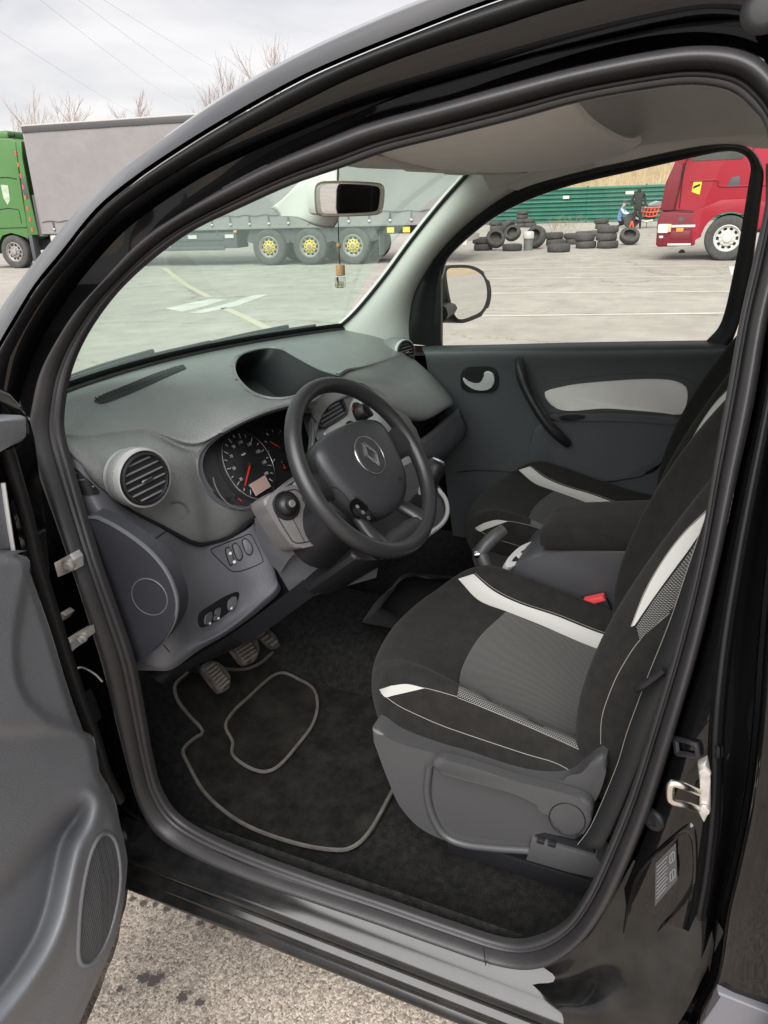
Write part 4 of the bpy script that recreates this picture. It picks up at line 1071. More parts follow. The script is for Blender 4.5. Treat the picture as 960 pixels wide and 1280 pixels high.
# passenger seat: the same seat across the tunnel
n_before = set(bpy.data.objects)
seat2 = dup(seat, loc=(0.745, 0.052, 0.0)); seat2.parent = car; seat2['label'] = 'passenger seat in black cloth with pale stripes'
for ch, src_ in zip(seat2.children, seat.children):
    if min(v.co.z for v in src_.data.vertices) > 0.62 and max(v.co.z for v in src_.data.vertices) > 0.85 or src_.name.startswith('seat_backrest'): ch.location = (0, -0.075, 0)
hr2 = dup(hr, loc=(0.745, -0.023, 0.0)); hr2.parent = car
bs2 = dup(bs, loc=(0.745, 0.052, 0.0)); bs2.parent = car
# seat belt running down past the driver seat
sbelt = part('seat_belt', car)
M_WEB = mat('belt_webbing', (0.012, 0.012, 0.013), 0.6, bump=(1500, 0.4, 0.001))
e1_ = [(884,640),(860,710),(836,780),(808,850),(784,915),(770,960),(740,1030),(722,1056)]; e2_ = [(902,650),(884,710),(860,790),(838,850),(815,905),(800,950),(772,1020),(752,1062)]
q1, q2 = [P(a, b, -0.69) for a, b in e1_], [P(a, b, -0.715) for a, b in e2_]
grid('webbing', [spline(q1, 40), spline([x*0.5+y*0.5+Vector((-0.002, 0, 0)) for x, y in zip(q1, q2)], 40), spline(q2, 40)], M_WEB, sbelt, thick=0.0012)
tube('belt_edge', [q+Vector((-0.0008, 0, 0)) for q in spline(q1, 40)[2:]] if False else [Vector(tuple(q)) for q in spline(q1, 40)], 0.0005, M_THREAD, sbelt, seg=4, n=0)
tube('belt_guide', [P(795,862,-0.70), P(802,858,-0.71), P(812,852,-0.715), P(831,838,-0.72)], [0.005, 0.006, 0.0055, 0.005], M_BLACKP, sbelt, seg=8, n=14)
bk = part('belt_buckle', car)
prism('buckle_body', [P(a, b, -0.135) for a, b in ((727,752),(757,747),(770,776),(764,780),(748,772))], (0.025, 0.005, 0), M_BLACKP, bk, 0.003)
prism('release_button', [P(a, b, -0.139) for a, b in ((729,751),(753,746),(757,751),(733,758))], (0.02, 0, 0), M_RED, bk, 0.002)

# ------------------------------------------------ handbrake, console box, armrest
cx = part('centre_console', car)
cons = [(636,716),(648,700),(668,692),(686,690),(720,689),(812,688),(818,740),(800,800),(740,800),(690,770),(640,745)]
prism('console_box', [P(a, b, -0.105) for a, b in cons], (0.17, 0, 0), mat('console_grained_plastic', (0.038, 0.038, 0.042), 0.45, bump=(450, 0.4, 0.0009)), cx, 0.010, 3)
KO = P(660, 691, -0.09); KN = Vector((-0.25, -0.45, 0.85)).normalized()
KO2 = P(662, 690, -0.04)
prism('switch_plate', [on_plane(a, b, KO2, KN) for a, b in spline([(632,704),(638,694),(652,682),(672,675),(684,676),(682,684),(664,694),(648,704),(638,709)], 40, True)], -KN*0.02, M_SILVER, cx, 0.003)
prism('switch_well', [on_plane(a, b, KO2+KN*0.0015, KN) for a, b in spline([(640,701),(646,694),(658,685),(672,679),(678,681),(666,690),(650,700)], 30, True)], -KN*0.003, M_DARK, cx)
lathe('switch_wheel', [(0, 0.004), (0.008, 0.004), (0.009, 0.0)], on_plane(650, 695, KO2+KN*0.002, KN), KN, M_SILVER, cx, seg=18)
box('switch_key', on_plane(664, 687, KO2+KN*0.004, KN), (0.02, 0.012, 0.005), M_BLACKP, cx, 0.001, ax=(Vector((1,0,0.29)).normalized(), KN.cross(Vector((1,0,0.29)).normalized()), KN))
# armrest pad, a rounded bolster
ar = part('armrest', car)
rows = []
AY = [(0.300, 0.25), (0.296, 0.70), (0.280, 0.93), (0.25, 1.0), (0.15, 1.04), (0.03, 1.08), (-0.10, 1.1), (-0.13, 0.9)]
for y, s in AY:
    zc = 0.822+(0.28-y)*0.16
    rows.append([(-0.025+0.085*(0.6+0.4*s)*math.copysign(abs(math.cos(a))**0.55, math.cos(a)), y, zc+0.036*s*math.copysign(abs(math.sin(a))**0.6, math.sin(a))) for a in np.linspace(0, 2*math.pi, 36, endpoint=False)])
rows = [[(-0.025, 0.302, 0.822)]*36]+rows+[[(-0.025, -0.135, 0.885)]*36]
grid('armrest_pad', np.array(rows), M_FABRIC, ar, cv=True, angle=80)
tar = None
hb = part('handbrake', car)
h0, h1, h2, h3 = P(606,668,-0.03), P(600,690,-0.045), P(612,700,-0.045), P(640,716,-0.05)
tube('lever_grip', [P(630,662,0.01), P(618,671,-0.01), P(606,683,-0.03), P(600,692,-0.04)], [0.015, 0.0175, 0.018, 0.017], M_BASEP, hb, seg=16, n=22)
tube('lever_shank', [P(601,690,-0.038), P(606,704,-0.045), P(615,722,-0.05), P(626,740,-0.05)], [0.0165, 0.017, 0.015, 0.013], M_BASEP, hb, seg=12, n=16)
lathe('release_button', [(0, 0.008), (0.0075, 0.007), (0.0095, 0.002), (0.0095, -0.004)], P(596.5, 693, -0.052), (P(596,693,-0.05)-P(622,690,-0.03)), M_CHROME, hb, seg=18)
# ================================================================== far side: passenger door, pillars, roof lining, windscreen
fd = part('passenger_door', car, 'closed passenger door with grey cloth insert')
DR = [[(528,432,0.742),(600,431,0.742),(720,428,0.742),(840,426,0.742),(915,425,0.742)],
      [(528,437,0.705),(600,436,0.705),(720,434,0.705),(840,432,0.705),(912,431,0.705)],
      [(532,446,0.692),(600,445,0.692),(720,443,0.692),(840,441,0.692),(908,440,0.692)],
      [(536,470,0.700),(600,470,0.700),(720,466,0.700),(830,464,0.700),(900,462,0.700)],
      [(545,510,0.715),(600,512,0.715),(700,514,0.712),(800,514,0.712),(880,514,0.712)],
      [(552,560,0.735),(610,565,0.735),(690,562,0.725),(790,560,0.722),(860,560,0.722)],
      [(560,620,0.745),(620,620,0.745),(700,615,0.735),(780,610,0.735),(850,610,0.735)],
      [(570,700,0.748),(640,700,0.748),(700,700,0.745),(780,700,0.745),(850,700,0.745)]]
M_FDOOR = mat('passenger_door_plastic', (0.058, 0.062, 0.067), 0.5, spec=0.45, bump=(650, 0.25, 0.0007))
dp = grid('door_panel', tensor([[P(*q) for q in r] for r in DR], 10, 6), M_FDOOR, fd, angle=60)
tdp = bvh(dp)
def slabon(name, t, poly, depth, m, parent, lift, bevel=0.002, n=60):
    pts = [hit(t, a, b, 0.0) for a, b in spline(poly, n, True)]
    c = hit(t, *np.mean(spline(poly, n, True), 0), 0, True)[1]
    return prism(name, [q+c*lift for q in pts], -c*depth, m, parent, bevel, 3)
slabon('cloth_insert', tdp, [(681,490),(700,484),(730,479),(797,474),(838,475),(856,482),(860,492),(857,508),(852,518),(825,515),(790,512),(754,510),(712,513),(692,508),(684,500)], 0.012, M_GREYCLOTH, fd, 0.005, 0.004)
slabon('door_pocket', tdp, [(664,560),(668,535),(690,524),(740,521),(800,522),(848,526),(845,540),(836,560),(822,580),(806,590),(768,597),(720,602),(680,598),(668,585)], 0.03, M_FDOOR, fd, 0.022, 0.010)
slabon('armrest_ledge', tdp, [(688,516),(700,515),(760,514),(820,517),(852,521),(848,527),(800,523),(740,522),(700,523)], 0.03, M_FDOOR, fd, 0.032, 0.006)
slabon('window_switch', tdp, [(702,516),(712,513),(728,513),(734,516),(722,520),(706,520)], 0.01, M_BLACKP, fd, 0.040, 0.001, 30)
seam('panel_seam', tdp, [(572,590),(600,588),(640,590),(664,592)], 0.0025, M_DARK, fd)
seam('panel_crease', tdp, [(672,468),(700,474),(740,470),(800,466),(850,470),(872,484)], 0.0018, M_FDOOR, fd)
seam('panel_seam', tdp, [(752,598),(790,592),(815,590),(828,575)], 0.003, M_DARK, fd)
# release handle in its dish
rh = part('door_release', car)
dish = [(576,474),(578,464),(584,459),(596,458),(610,458),(619,461),(623,469),(623,479),(620,487),(612,490),(598,490),(585,489),(578,485)]
slabon('dish_rim', tdp, dish, 0.012, M_BLACKP, rh, 0.006, 0.003)
slabon('dish', tdp, [(581,473),(584,466),(592,463),(608,463),(616,467),(618,474),(616,482),(606,486),(590,485),(583,480)], 0.004, M_DARK, rh, 0.0068, 0)
slabon('handle', tdp, [(580,471),(586,475),(594,478),(602,477),(606,472),(606,465),(611,463),(617,466),(619,473),(617,481),(609,486),(597,486),(588,482),(581,476)], 0.012, M_SILVER, rh, 0.012, 0.003)
gh = [P(649,449,0.675), P(650,460,0.655), P(656,482,0.645), P(668,506,0.640), P(684,530,0.642), P(700,546,0.655), P(710,555,0.680)]
tube('grab_handle', gh, [0.012, 0.018, 0.0155, 0.015, 0.0155, 0.017, 0.013], M_BLACKP, fd, seg=14, n=40, up=(1, 0, 0), sx=0.95)
# window seal ring and panes
OUT = [(512,428),(511,405),(517,370),(531,342),(552,312),(590,275),(640,240),(700,220),(780,202),(860,185),(910,180),(940,187),(954,212),(952,245),(945,300),(938,345),(925,400),(912,436)]
INN = [(548,434),(549,418),(550,385),(551,352),(560,321),(608,278),(655,252),(712,232),(785,215),(860,198),(906,189),(929,193),(938,207),(936,228),(926,290),(918,335),(902,402),(882,428)]
oi = spline_idx([FP(*q, -0.012) for q in OUT], 6); ii = spline_idx([FP(*q, 0.010) for q in INN], 6)
rg = [oi+np.array([0.02, 0, 0]), oi, oi*0.85+ii*0.15+np.array([-0.012, 0, 0]), oi*0.6+ii*0.4+np.array([-0.010, 0, 0]), oi*0.45+ii*0.55+np.array([-0.004, 0, 0]), oi*0.3+ii*0.7+np.array([-0.006, 0, 0]), oi*0.1+ii*0.9+np.array([0.0, 0, 0]), ii, ii+np.array([0.02, 0, 0])]
grid('window_seal', rg, M_BLACKP, fd, angle=70)
pane = [(548,436)]+INN[1:-1]+[(905,432)]
prism('window_pane', [FP(*q, 0.016) for q in spline(pane, 70, True, lin=True)], (0.004, 0, 0), M_SIDEGLASS, fd)
text('pane_mark', 'SAFETY GLASS', FP(868, 416, 0.015), (0, -1, 0.05), (-1, 0, 0.2), 0.012, M_DARK, fd) if False else None
# sail panel with tweeter
prism('sail_panel', [FP(a, b, 0.004) for a, b in spline([(514,430),(513,405),(519,372),(534,342),(551,318),(551,434)], 50, True, lin=True)], (0.02, 0, 0), M_BLACKP, fd, 0.004)
lathe('tweeter_cover', [(0, 0.004), (0.014, 0.004), (0.017, 0.001), (0.018, -0.002)], FP(528, 410, 0.004), (-1, -0.1, 0.15), M_BLACKP, fd, seg=26)
# rear of the far opening: belt-side pillar trim
loft('far_b_pillar_trim', [[FP(912,440,0.0), FP(928,400,0.0), FP(946,330,0.0), FP(956,260,0.0), FP(957,205,0.0)], [FP(925,440,-0.03), FP(940,400,-0.03), FP(958,330,-0.03), FP(970,260,-0.03), FP(975,200,-0.03)], [FP(1000,460,-0.02), FP(1010,400,-0.02), FP(1020,330,-0.02), FP(1030,260,-0.02), FP(1035,190,-0.02)]], 20, 10, M_PILLAR, car)
# A-pillar trim
LP = [(405,424),(440,395),(478,350),(515,300),(552,254),(588,214)]
RPp = [(514,432),(512,396),(522,360),(553,312),(597,270),(650,236)]
l3 = [P(LP[0][0],LP[0][1],0.665), P(*LP[1],0.655), P(*LP[2],0.635), P(*LP[3],0.615), P(*LP[4],0.595), P(*LP[5],0.575)]
r3_ = [FP(*q, -0.008) for q in RPp]
mid_ = [a*0.5+b*0.5+Vector((-0.030, -0.012, 0)) for a, b in zip(l3, r3_)]
grid('a_pillar_trim', np.stack([spline_idx([q+Vector((0.03, 0.03, 0)) for q in l3], 6), spline_idx(l3, 6), spline_idx([a*0.7+b*0.3+Vector((-0.022,-0.008,0)) for a, b in zip(l3, r3_)], 6), spline_idx(mid_, 6), spline_idx([a*0.25+b*0.75+Vector((-0.022,-0.01,0)) for a, b in zip(l3, r3_)], 6), spline_idx(r3_, 6), spline_idx([q+Vector((0.03, 0, 0)) for q in r3_], 6)]), M_PILLAR, car, angle=70)

# windscreen
def head(X): return Vector((X, 0.745-0.22*X*X, 1.625-0.05*X*X))
wg = []
for k in range(9):
    t = k/8; row = []
    for X in np.linspace(-0.66, 0.66, 25):
        a = A_(X)+Vector((0, 0.012, 0.004)); b = head(X*0.92); q = a*(1-t)+b*t
        q += Vector((0, 0.035, 0.030))*math.sin(math.pi*t)
        row.append(tuple(q))
    wg.append(row)
ws = grid('windscreen', wg, M_GLASS, car, angle=80)
tws = bvh(ws)
edge_px = [tuple(wg[k][24]) for k in range(9)]
tube('windscreen_frit', [q+Vector((-0.004, -0.004, 0.004)) for q in l3], 0.0055, M_BLACKP, car, seg=8, n=40)
bl_ = [A_(X)+Vector((0, 0.006, 0.001)) for X in np.linspace(-0.68, 0.68, 20)]
tube('cowl_seal', bl_, 0.009, M_BLACKP, car, seg=8, n=40)
grid('windscreen_frit_band', [[tuple(Vector(wg[0][i])*(1-t)+Vector(wg[1][i])*t+Vector((0, -0.003, 0.0))) for i in range(25)] for t in (0.0, 0.12, 0.26)], M_BLACKP, car)
wp = part('wiper', car)
def WB(X, f, u): return A_(X)+Vector((0, 0.03+f, 0.006+u))
tube('wiper_arm', [WB(-0.50, 0.02, 0.004), WB(-0.30, 0.01, 0.012), WB(-0.10, 0.0, 0.020)], 0.007, M_BLACKP, wp, seg=6, n=20)
tube('wiper_blade', [WB(-0.45, -0.012, 0.012), WB(-0.2, -0.012, 0.014), WB(0.12, -0.012, 0.016)], 0.005, M_BLACKP, wp, seg=6, n=20)
tube('wiper_arm', [WB(0.10, 0.02, 0.004), WB(0.30, 0.01, 0.014), WB(0.46, 0.0, 0.022)], 0.007, M_BLACKP, wp, seg=6, n=20)
tube('wiper_blade', [WB(0.18, -0.012, 0.012), WB(0.36, -0.012, 0.014), WB(0.56, -0.012, 0.016)], 0.005, M_BLACKP, wp, seg=6, n=20)

# roof lining and overhead shelf
def smooth_(t): t = max(0.0, min(1.0, t)); return t*t*(3-2*t)
XR = np.linspace(-0.57, 0.57, 21)
EY = [-2.5, 0.05, 0.15, 0.25, 0.33, 0.41, 0.5, 0.58, 0.67, 0.75]; EZ = [1.60, 1.614, 1.613, 1.598, 1.586, 1.573, 1.554, 1.528, 1.49, 1.45]
def roofz(x, y):
    e = float(np.interp(y, EY, EZ))+0.004; c = 1.735-0.11*smooth_((y-0.25)/0.5)
    return e+(c-e)*(1-(min(abs(x), 0.6)/0.6)**2.8)
ry = np.linspace(0.62, -1.7, 18)
grid('headliner', [[(x, y, roofz(x, y)) for x in XR] for y in ry], M_HEAD, car, angle=80)
# far cantrail lining: from roof edge down to the window seal
ct = [FP(640,240,-0.01), FP(700,220,-0.01), FP(780,202,-0.01), FP(860,185,-0.01), FP(915,180,-0.01), FP(960,186,-0.01)]
ct = ct+[ct[-1]+Vector((0, -0.4, -0.02)), ct[-1]+Vector((0, -1.2, -0.03))]
ctu = [Vector((0.50, q.y, 1.668)) for q in ct]; ctm = [Vector((0.575, q.y, 1.640)) for q in ct]
loft('cantrail_lining', [ctu, ctm, ct], 40, 8, M_HEAD, car)
# shelf above the windscreen
shf = part('overhead_shelf', car)
def shrow(y, z, sag, w):
    return [Vector((x*w, y+0.0, z-sag*(1-(x/0.55)**2)+0.02*(abs(x)/0.55)**3)) for x in (-0.58, -0.45, -0.3, -0.1, 0.1, 0.3, 0.45, 0.58)]
shelf = [shrow(0.735, 1.612, -0.004, 0.97), shrow(0.64, 1.590, 0.006, 1.0), shrow(0.52, 1.572, 0.010, 1.0), shrow(0.38, 1.568, 0.004, 0.96), shrow(0.27, 1.580, 0.0, 0.87), shrow(0.225, 1.597, 0.0, 0.80), shrow(0.222, 1.610, 0.0, 0.78), shrow(0.25, 1.618, 0.0, 0.76), shrow(0.5, 1.622, 0.0, 0.8)]
grid('shelf_tray', tensor(shelf, 6, 5), M_HEAD, shf, angle=80)
tsh = bvh(shf.children[0])
# sun visor folded up under the shelf, far side
M_VISOR = mat('visor_vinyl', (0.50, 0.48, 0.45), 0.7, bump=(700, 0.15, 0.0006))
sv_ = part('sun_visor', car)
prism('visor_board', [Vector(q) for q in ((0.12, 0.69, 1.572), (0.52, 0.66, 1.582), (0.50, 0.50, 1.568), (0.12, 0.52, 1.558))], (0, 0, 0.012), M_VISOR, sv_, 0.004, 3)
prism('visor_label', [Vector(q) for q in ((0.22, 0.63, 1.5655), (0.34, 0.625, 1.5688), (0.335, 0.585, 1.5655), (0.22, 0.59, 1.5620))], (0, 0, 0.003), mat('visor_label', (0.62, 0.60, 0.50), 0.6), sv_)
prism('visor_board', [Vector((x, y, z)) for x, y, z in ((-0.52, 0.66, 1.578), (-0.12, 0.69, 1.572), (-0.12, 0.53, 1.560), (-0.50, 0.51, 1.562))], (0, 0, 0.012), M_VISOR, sv_, 0.004, 3)

# interior mirror on its foot
im = part('interior_mirror', car)
mcn = P(437, 248, 0.0)
mn = (Vector((-0.45, 0.05, 1.28))-mcn).normalized()*0.75+Vector((-0.25, -0.75, 0.0))*0.25
mn = ((Vector((0.50, -2.1, 1.22))-mcn).normalized()-(mcn-Vector(CAM_POS)).normalized()).normalized()
def MI(a, b, h=0.0): return on_plane(a, b, mcn+mn*h, mn)
mo_ = [(394,236),(398,229),(410,227),(440,227),(470,229),(478,232),(480,240),(478,260),(473,267),(455,269),(415,270),(400,269),(395,262)]
prism('mirror_housing', [MI(a, b, 0.0) for a, b in spline(mo_, 60, True)], -mn*0.030, M_PILLAR, im, 0.006, 3)
mg = [(400,239),(403,232),(414,230),(440,230),(466,232),(474,235),(475,242),(473,259),(469,264),(450,266),(416,267),(404,266),(401,258)]
prism('mirror_glass', [MI(a, b, 0.0012) for a, b in spline(mg, 60, True)], -mn*0.003, M_MIRROR, im)
tube('mirror_bezel', [MI(a, b, 0.0) for a, b in spline(mo_, 60, True)], 0.0016, mat('bronze_bezel', (0.28, 0.19, 0.14), 0.4), im, closed=True, seg=6, n=0)
foot = []
f0 = P(421, 226, 0.03); f1 = P(372, 258, 0.02)
fr = [[(420,205),(421,225),(420,262),(416,270)], [(392,222),(394,232),(393,264),(392,272)], [(370,240),(372,244),(376,268),(380,272)], [(347,258),(349,262),(354,267),(360,270)]]
fx = [0.02, 0.0, -0.005, 0.0]
loft('mirror_foot', [[P(a, b, fx[i])+Vector((0, -0.012*math.sin(math.pi*j/3), 0)) for j, (a, b) in enumerate(r)] for i, r in enumerate(fr)], 14, 14, M_PILLAR, im, thick=0.03)
tube('mirror_cable', [P(423,204,-0.01), P(422.5,216,-0.012), P(422,228,-0.014)], 0.0022, M_BLACKP, im, n=8)
# scented pendant hanging from the mirror
pend = thing('air_freshener', 'small glass bottle with wooden cap hanging from the interior mirror', 'air freshener', P(425.5, 361, 0.0))
po = Vector(pend.location)
def PL(a, b): return P(a, b, 0.0)-po
tube('cord', [PL(422.5,268), PL(423,290), PL(424,318), PL(425,332)], 0.0013, M_BLACKP, pend, seg=6, n=12)
lathe('bead', [(0, -0.0065), (0.004, -0.005), (0.006, -0.0015), (0.006, 0.0015), (0.004, 0.005), (0, 0.0065)], PL(423.3, 307), (0, 0, 1), M_WOOD, pend, seg=18)
pc = PL(425.5, 338)
lathe('wooden_cap', [(0, 0.012), (0.0095, 0.012), (0.0105, 0.010), (0.0105, -0.010), (0.0095, -0.011), (0, -0.011)], pc, (0, 0, 1), M_WOOD, pend, seg=24)
pb_ = PL(425.5, 353)
M_BOTTLE = glassmat('bottle_glass', (0.90, 0.93, 0.92), ior=1.5)
box('bottle', pb_, (0.020, 0.020, 0.023), M_BOTTLE, pend, 0.003)
box('bottle_liquid', pb_+Vector((0, 0, -0.003)), (0.013, 0.013, 0.010), glassmat('scent_liquid', (0.85, 0.80, 0.65), ior=1.3), pend, 0.002)
# outside mirror, far side
om = part('door_mirror', car)
omc = P(582, 366, 0.93)
on = Vector((-0.33, -0.94, 0.06)).normalized()
gl = [(559,338),(570,335),(588,336),(602,344),(608,358),(608,374),(602,388),(590,395),(577,399),(570,396),(565,382),(560,358)]
def OM(a, b, h=0.0): return on_plane(a, b, omc+on*h, on)
big = [(583+(a-582)*1.17, 366.5+(b-366)*1.14) for a, b in gl]
prism('mirror_case', [OM(a, b, 0.0) for a, b in spline(big, 50, True)], -on*0.09, M_BLACKP, om, 0.012, 4, bevel_back=True)
prism('mirror_glass', [OM(a, b, 0.0015) for a, b in spline(gl, 50, True)], -on*0.004, M_MIRROR, om)
tube('mirror_arm', [P(549,392,0.76), P(556,388,0.82), P(566,384,0.90)], [0.03, 0.026, 0.022], M_BLACKP, om, seg=10, n=12)
# roof skin, rear shell and far body side, so that the car is closed round the cabin
grid('roof_skin', [[(x, y, roofz(x, y)+0.05) for x in np.linspace(-0.60, 0.60, 21)] for y in np.linspace(0.52, -2.2, 20)], M_PAINT, car, angle=80)
grid('far_body_side', [[(x, y, z) for x, z in ((0.80, 0.30), (0.86, 0.5), (0.885, 0.8), (0.87, 1.0), (0.80, 1.06))] for y in np.linspace(1.2, -2.2, 12)], M_PAINT, car, angle=70)
grid('rear_side_lining', [[(x, y, z) for x, z in ((0.76, 0.38), (0.77, 0.8), (0.74, 1.1))] for y in np.linspace(-0.08, -1.8, 6)], M_TRIM, car)

# rear bench and tailgate, seen in the interior mirror
rb = part('rear_bench', car)
box('bench_cushion', (0, -0.85, 0.58), (1.30, 0.50, 0.22), M_FABRIC, rb, 0.05, seg=3)
box('bench_back', (0, -1.18, 0.92), (1.30, 0.16, 0.62), M_FABRIC, rb, 0.05, seg=3, rot=(math.radians(12), 0, 0))
for x in (-0.42, 0.0, 0.42): box('bench_headrest', (x, -1.27, 1.30), (0.26, 0.09, 0.16), M_FABRIC, rb, 0.04, seg=3)
tg = part('tailgate', car)
box('tailgate_lower', (0, -2.15, 0.75), (1.5, 0.06, 0.75), M_TRIM, tg, 0.02)
for x in (-0.68, 0.0, 0.68): box('tailgate_post', (x, -2.12, 1.38), (0.14, 0.06, 0.52), M_TRIM, tg, 0.02)
grid('near_rear_side', [[(-0.80+0.2*max(0, (z-0.95)/0.75), y, z) for z in (0.4, 0.95, 1.1)] for y in (-0.5, -1.2, -2.1)], M_TRIM, car)

loft('pillar_top_cover', [[l3[-1]+Vector((-0.01, 0.01, 0.004)), l3[-1]*0.5+r3_[-1]*0.5+Vector((-0.03, 0, 0.0)), r3_[-1]+Vector((-0.004, -0.01, -0.006)), FP(700,221,-0.016), FP(740,212,-0.014)],
 [Vector((0.52, 0.66, 1.598)), Vector((0.535, 0.58, 1.605)), Vector((0.545, 0.50, 1.615)), Vector((0.55, 0.42, 1.625)), Vector((0.55, 0.34, 1.635))],
 [Vector((0.44, 0.66, 1.612)), Vector((0.44, 0.58, 1.622)), Vector((0.44, 0.50, 1.635)), Vector((0.44, 0.42, 1.65)), Vector((0.44, 0.34, 1.66))]], 20, 10, M_PILLAR, car)

tube('mirror_foot_edge', [P(a, b, 0.0)+Vector((-0.006, -0.012, 0)) for a, b in ((347,258),(358,250),(372,238),(394,220))], 0.0022, M_BLACKP, im, seg=6, n=16)
# ================================================================== B-pillar, rear side door
BY = [190,260,330,400,500,600,700,805,905,1005,1088,1140,1185,1212]
B = dict(
 e0=[1000,990,977,960,943,921,900,876,847,816,783,757,722,684],
 pA=[1004,994,981,965,948,926,905,882,853,822,790,766,738,706],
 pB=[1012,1002,989,973,956,935,915,897,886,882,874,864,850,800],
 g1=[1017,1007,994,978,961,941,922,905,895,892,884,875,862,815],
 rg=[1025,1015,1002,986,969,951,933,917,907,904,894,885,872,832],
 g2=[1032,1022,1009,993,976,958,942,928,920,914,903,893,880,846],
 ed=[1042,1032,1020,1004,987,970,956,946,939,927,910,898,885,862])
YB = {'pB': 18, 'g1': 22, 'rg': 26, 'g2': 30, 'ed': 36, 'pA': 6, 'e0': 0}
OB = dict(e0=0.014, pA=0.012, pB=-0.010, g1=0.004, rg=-0.020, g2=-0.006, ed=-0.034)
def brow(k, extra=0.0, dxp=0.0):
    r = []
    for i, y in enumerate(BY):
        low = max(0.0, (y-1140)/72)
        r.append(RP(B[k][i]+dxp, y+YB[k]*low*1.6, OB[k]+extra))
    return r
b_rows = [brow('e0'), brow('e0', 0.016, 3), brow('pA'), [a*0.5+b*0.5+Vector((-0.004, 0, 0)) for a, b in zip(brow('pA'), brow('pB'))], brow('pB'), brow('g1'), brow('rg'), brow('g2'), brow('ed')]
bpil = grid('b_pillar', rows3(b_rows, 5), M_PAINT, car, angle=75)
tbp = bvh(bpil)
tube('pillar_rubber_lip', spline_idx(brow('g1', -0.004), 5), 0.004, M_RUBBER, car, seg=8, n=0)
# door striker
st = part('door_striker', car)
slab('striker_plate', [(872,958),(884,950),(888,975),(888,1015),(880,1030),(873,1018),(875,985)], -0.020, 0.012, M_STEEL, st, 0.003)
s_a = [RP(872,990,-0.022), RP(856,983,-0.05), RP(841,979,-0.055), RP(838,984,-0.056), RP(838,998,-0.055), RP(842,1002,-0.054), RP(858,1006,-0.045), RP(872,1011,-0.022)]
tube('striker_loop', s_a, 0.0045, mat('bright_steel', (0.78, 0.75, 0.70), 0.25, metal=1.0), st, seg=10, n=40, lin=False)
lathe('striker_screw', [(0, 0.004), (0.006, 0.003), (0.007, 0)], RP(881, 965, -0.021), (-1, 0, 0), M_STEEL, st, seg=14)
lathe('striker_screw', [(0, 0.004), (0.006, 0.003), (0.007, 0)], RP(880, 1012, -0.021), (-1, 0, 0), M_STEEL, st, seg=14)
q, nn_ = hit(tbp, 817, 1025, 0.0, True)
lathe('pillar_plug', [(0, 0.001), (0.006, 0.002), (0.0065, 0.004), (0.0125, 0.004), (0.0145, 0.001), (0.015, -0.002)], q, nn_, M_RUBBER, car, seg=26)
seam('wire_clip', tbp, [(847,923),(872,929),(874,944),(849,941)], 0.0035, M_BLACKP, car, closed=True, lift=0.003, n=40, lin=True)
seam('wire_clip', tbp, [(893,930),(900,934),(900,946),(894,946)], 0.002, M_BLACKP, car, closed=True, lift=0.002, n=24, lin=True)
# pressed hollow with the tyre-pressure sticker
hol = [(788,1112),(800,1085),(826,1058),(858,1032),(868,1038),(871,1062),(870,1100),(862,1120),(840,1146),(800,1185),(779,1203),(780,1160)]
hp_ = [hit(tbp, a, b, 0.0) for a, b in spline(hol, 70, True)]
hc = sum(hp_, Vector())/len(hp_)
n_h = hit(tbp, 826, 1110, 0, True)[1]
dish_rows = [[tuple(hc+(q-hc)*s+n_h*h) for q in hp_] for s, h in ((1.03, -0.001), (1.0, 0.003), (0.96, 0.0035), (0.90, 0.0), (0.85, -0.0015), (0.4, 0.0012), (0.02, 0.0012))]
grid('pillar_pressing', dish_rows, M_PAINT, car, cv=True, angle=70)
stick = part('pressure_sticker', car)
M_STK = mat('sticker_film', (0.045, 0.045, 0.048), 0.35)
sp = [(821,1076),(846,1050),(848,1096),(820,1129)]
tdx = bvh(car.children[-2]) if False else tbp
def SK(a, b, h=0.0055): return hit(tbp, a, b, 0.0)+n_h*h
prism('sticker', [SK(*q) for q in sp], -n_h*0.001, M_STK, stick)
M_GREYP = mat('grey_print', (0.16, 0.16, 0.165), 0.6)
def stl(u, v): # sticker coordinates 0..1
    a = np.array(sp[0])*(1-u)+np.array(sp[1])*u; b = np.array(sp[3])*(1-u)+np.array(sp[2])*u; c = a*(1-v)+b*v
    return SK(c[0], c[1], 0.0062)
for k in range(9):
    tube('print_line', [stl(0.08, 0.12+0.092*k), stl(0.52 if k % 3 else 0.60, 0.12+0.092*k)], 0.0007, M_GREYP, stick, seg=4, n=2)
for v0 in (0.16, 0.62):
    tube('print_box', [stl(0.70, v0), stl(0.92, v0), stl(0.92, v0+0.22), stl(0.70, v0+0.22)], 0.0008, M_GREYP, stick, seg=4, n=20, closed=True, lin=True)
    tube('print_line', [stl(0.81, v0+0.04), stl(0.81, v0+0.18)], 0.0008, M_GREYP, stick, seg=4, n=2)
sc_rows = [[RP(632,1206,0.010), RP(676,1209,0.010), RP(712,1188,0.010), RP(742,1162,0.010), RP(792,1075,0.016)],
 [RP(655,1222,0.004), RP(697,1226,0.002), RP(734,1206,0.002), RP(764,1180,0.002), RP(818,1085,0.010)],
 [P(688,1252,-0.838), P(726,1250,-0.834), P(762,1232,-0.826), P(796,1206,-0.820), RP(852,1100,0.010)],
 [P(704,1272,-0.850), P(752,1274,-0.850), P(800,1258,-0.846), P(836,1236,-0.840), RP(886,1135,0.004)],
 [P(700,1310,-0.845), P(760,1312,-0.848), P(812,1298,-0.848), P(850,1276,-0.846), RP(905,1165,-0.006)]]
loft('pillar_foot', sc_rows, 30, 24, M_SILL, car)
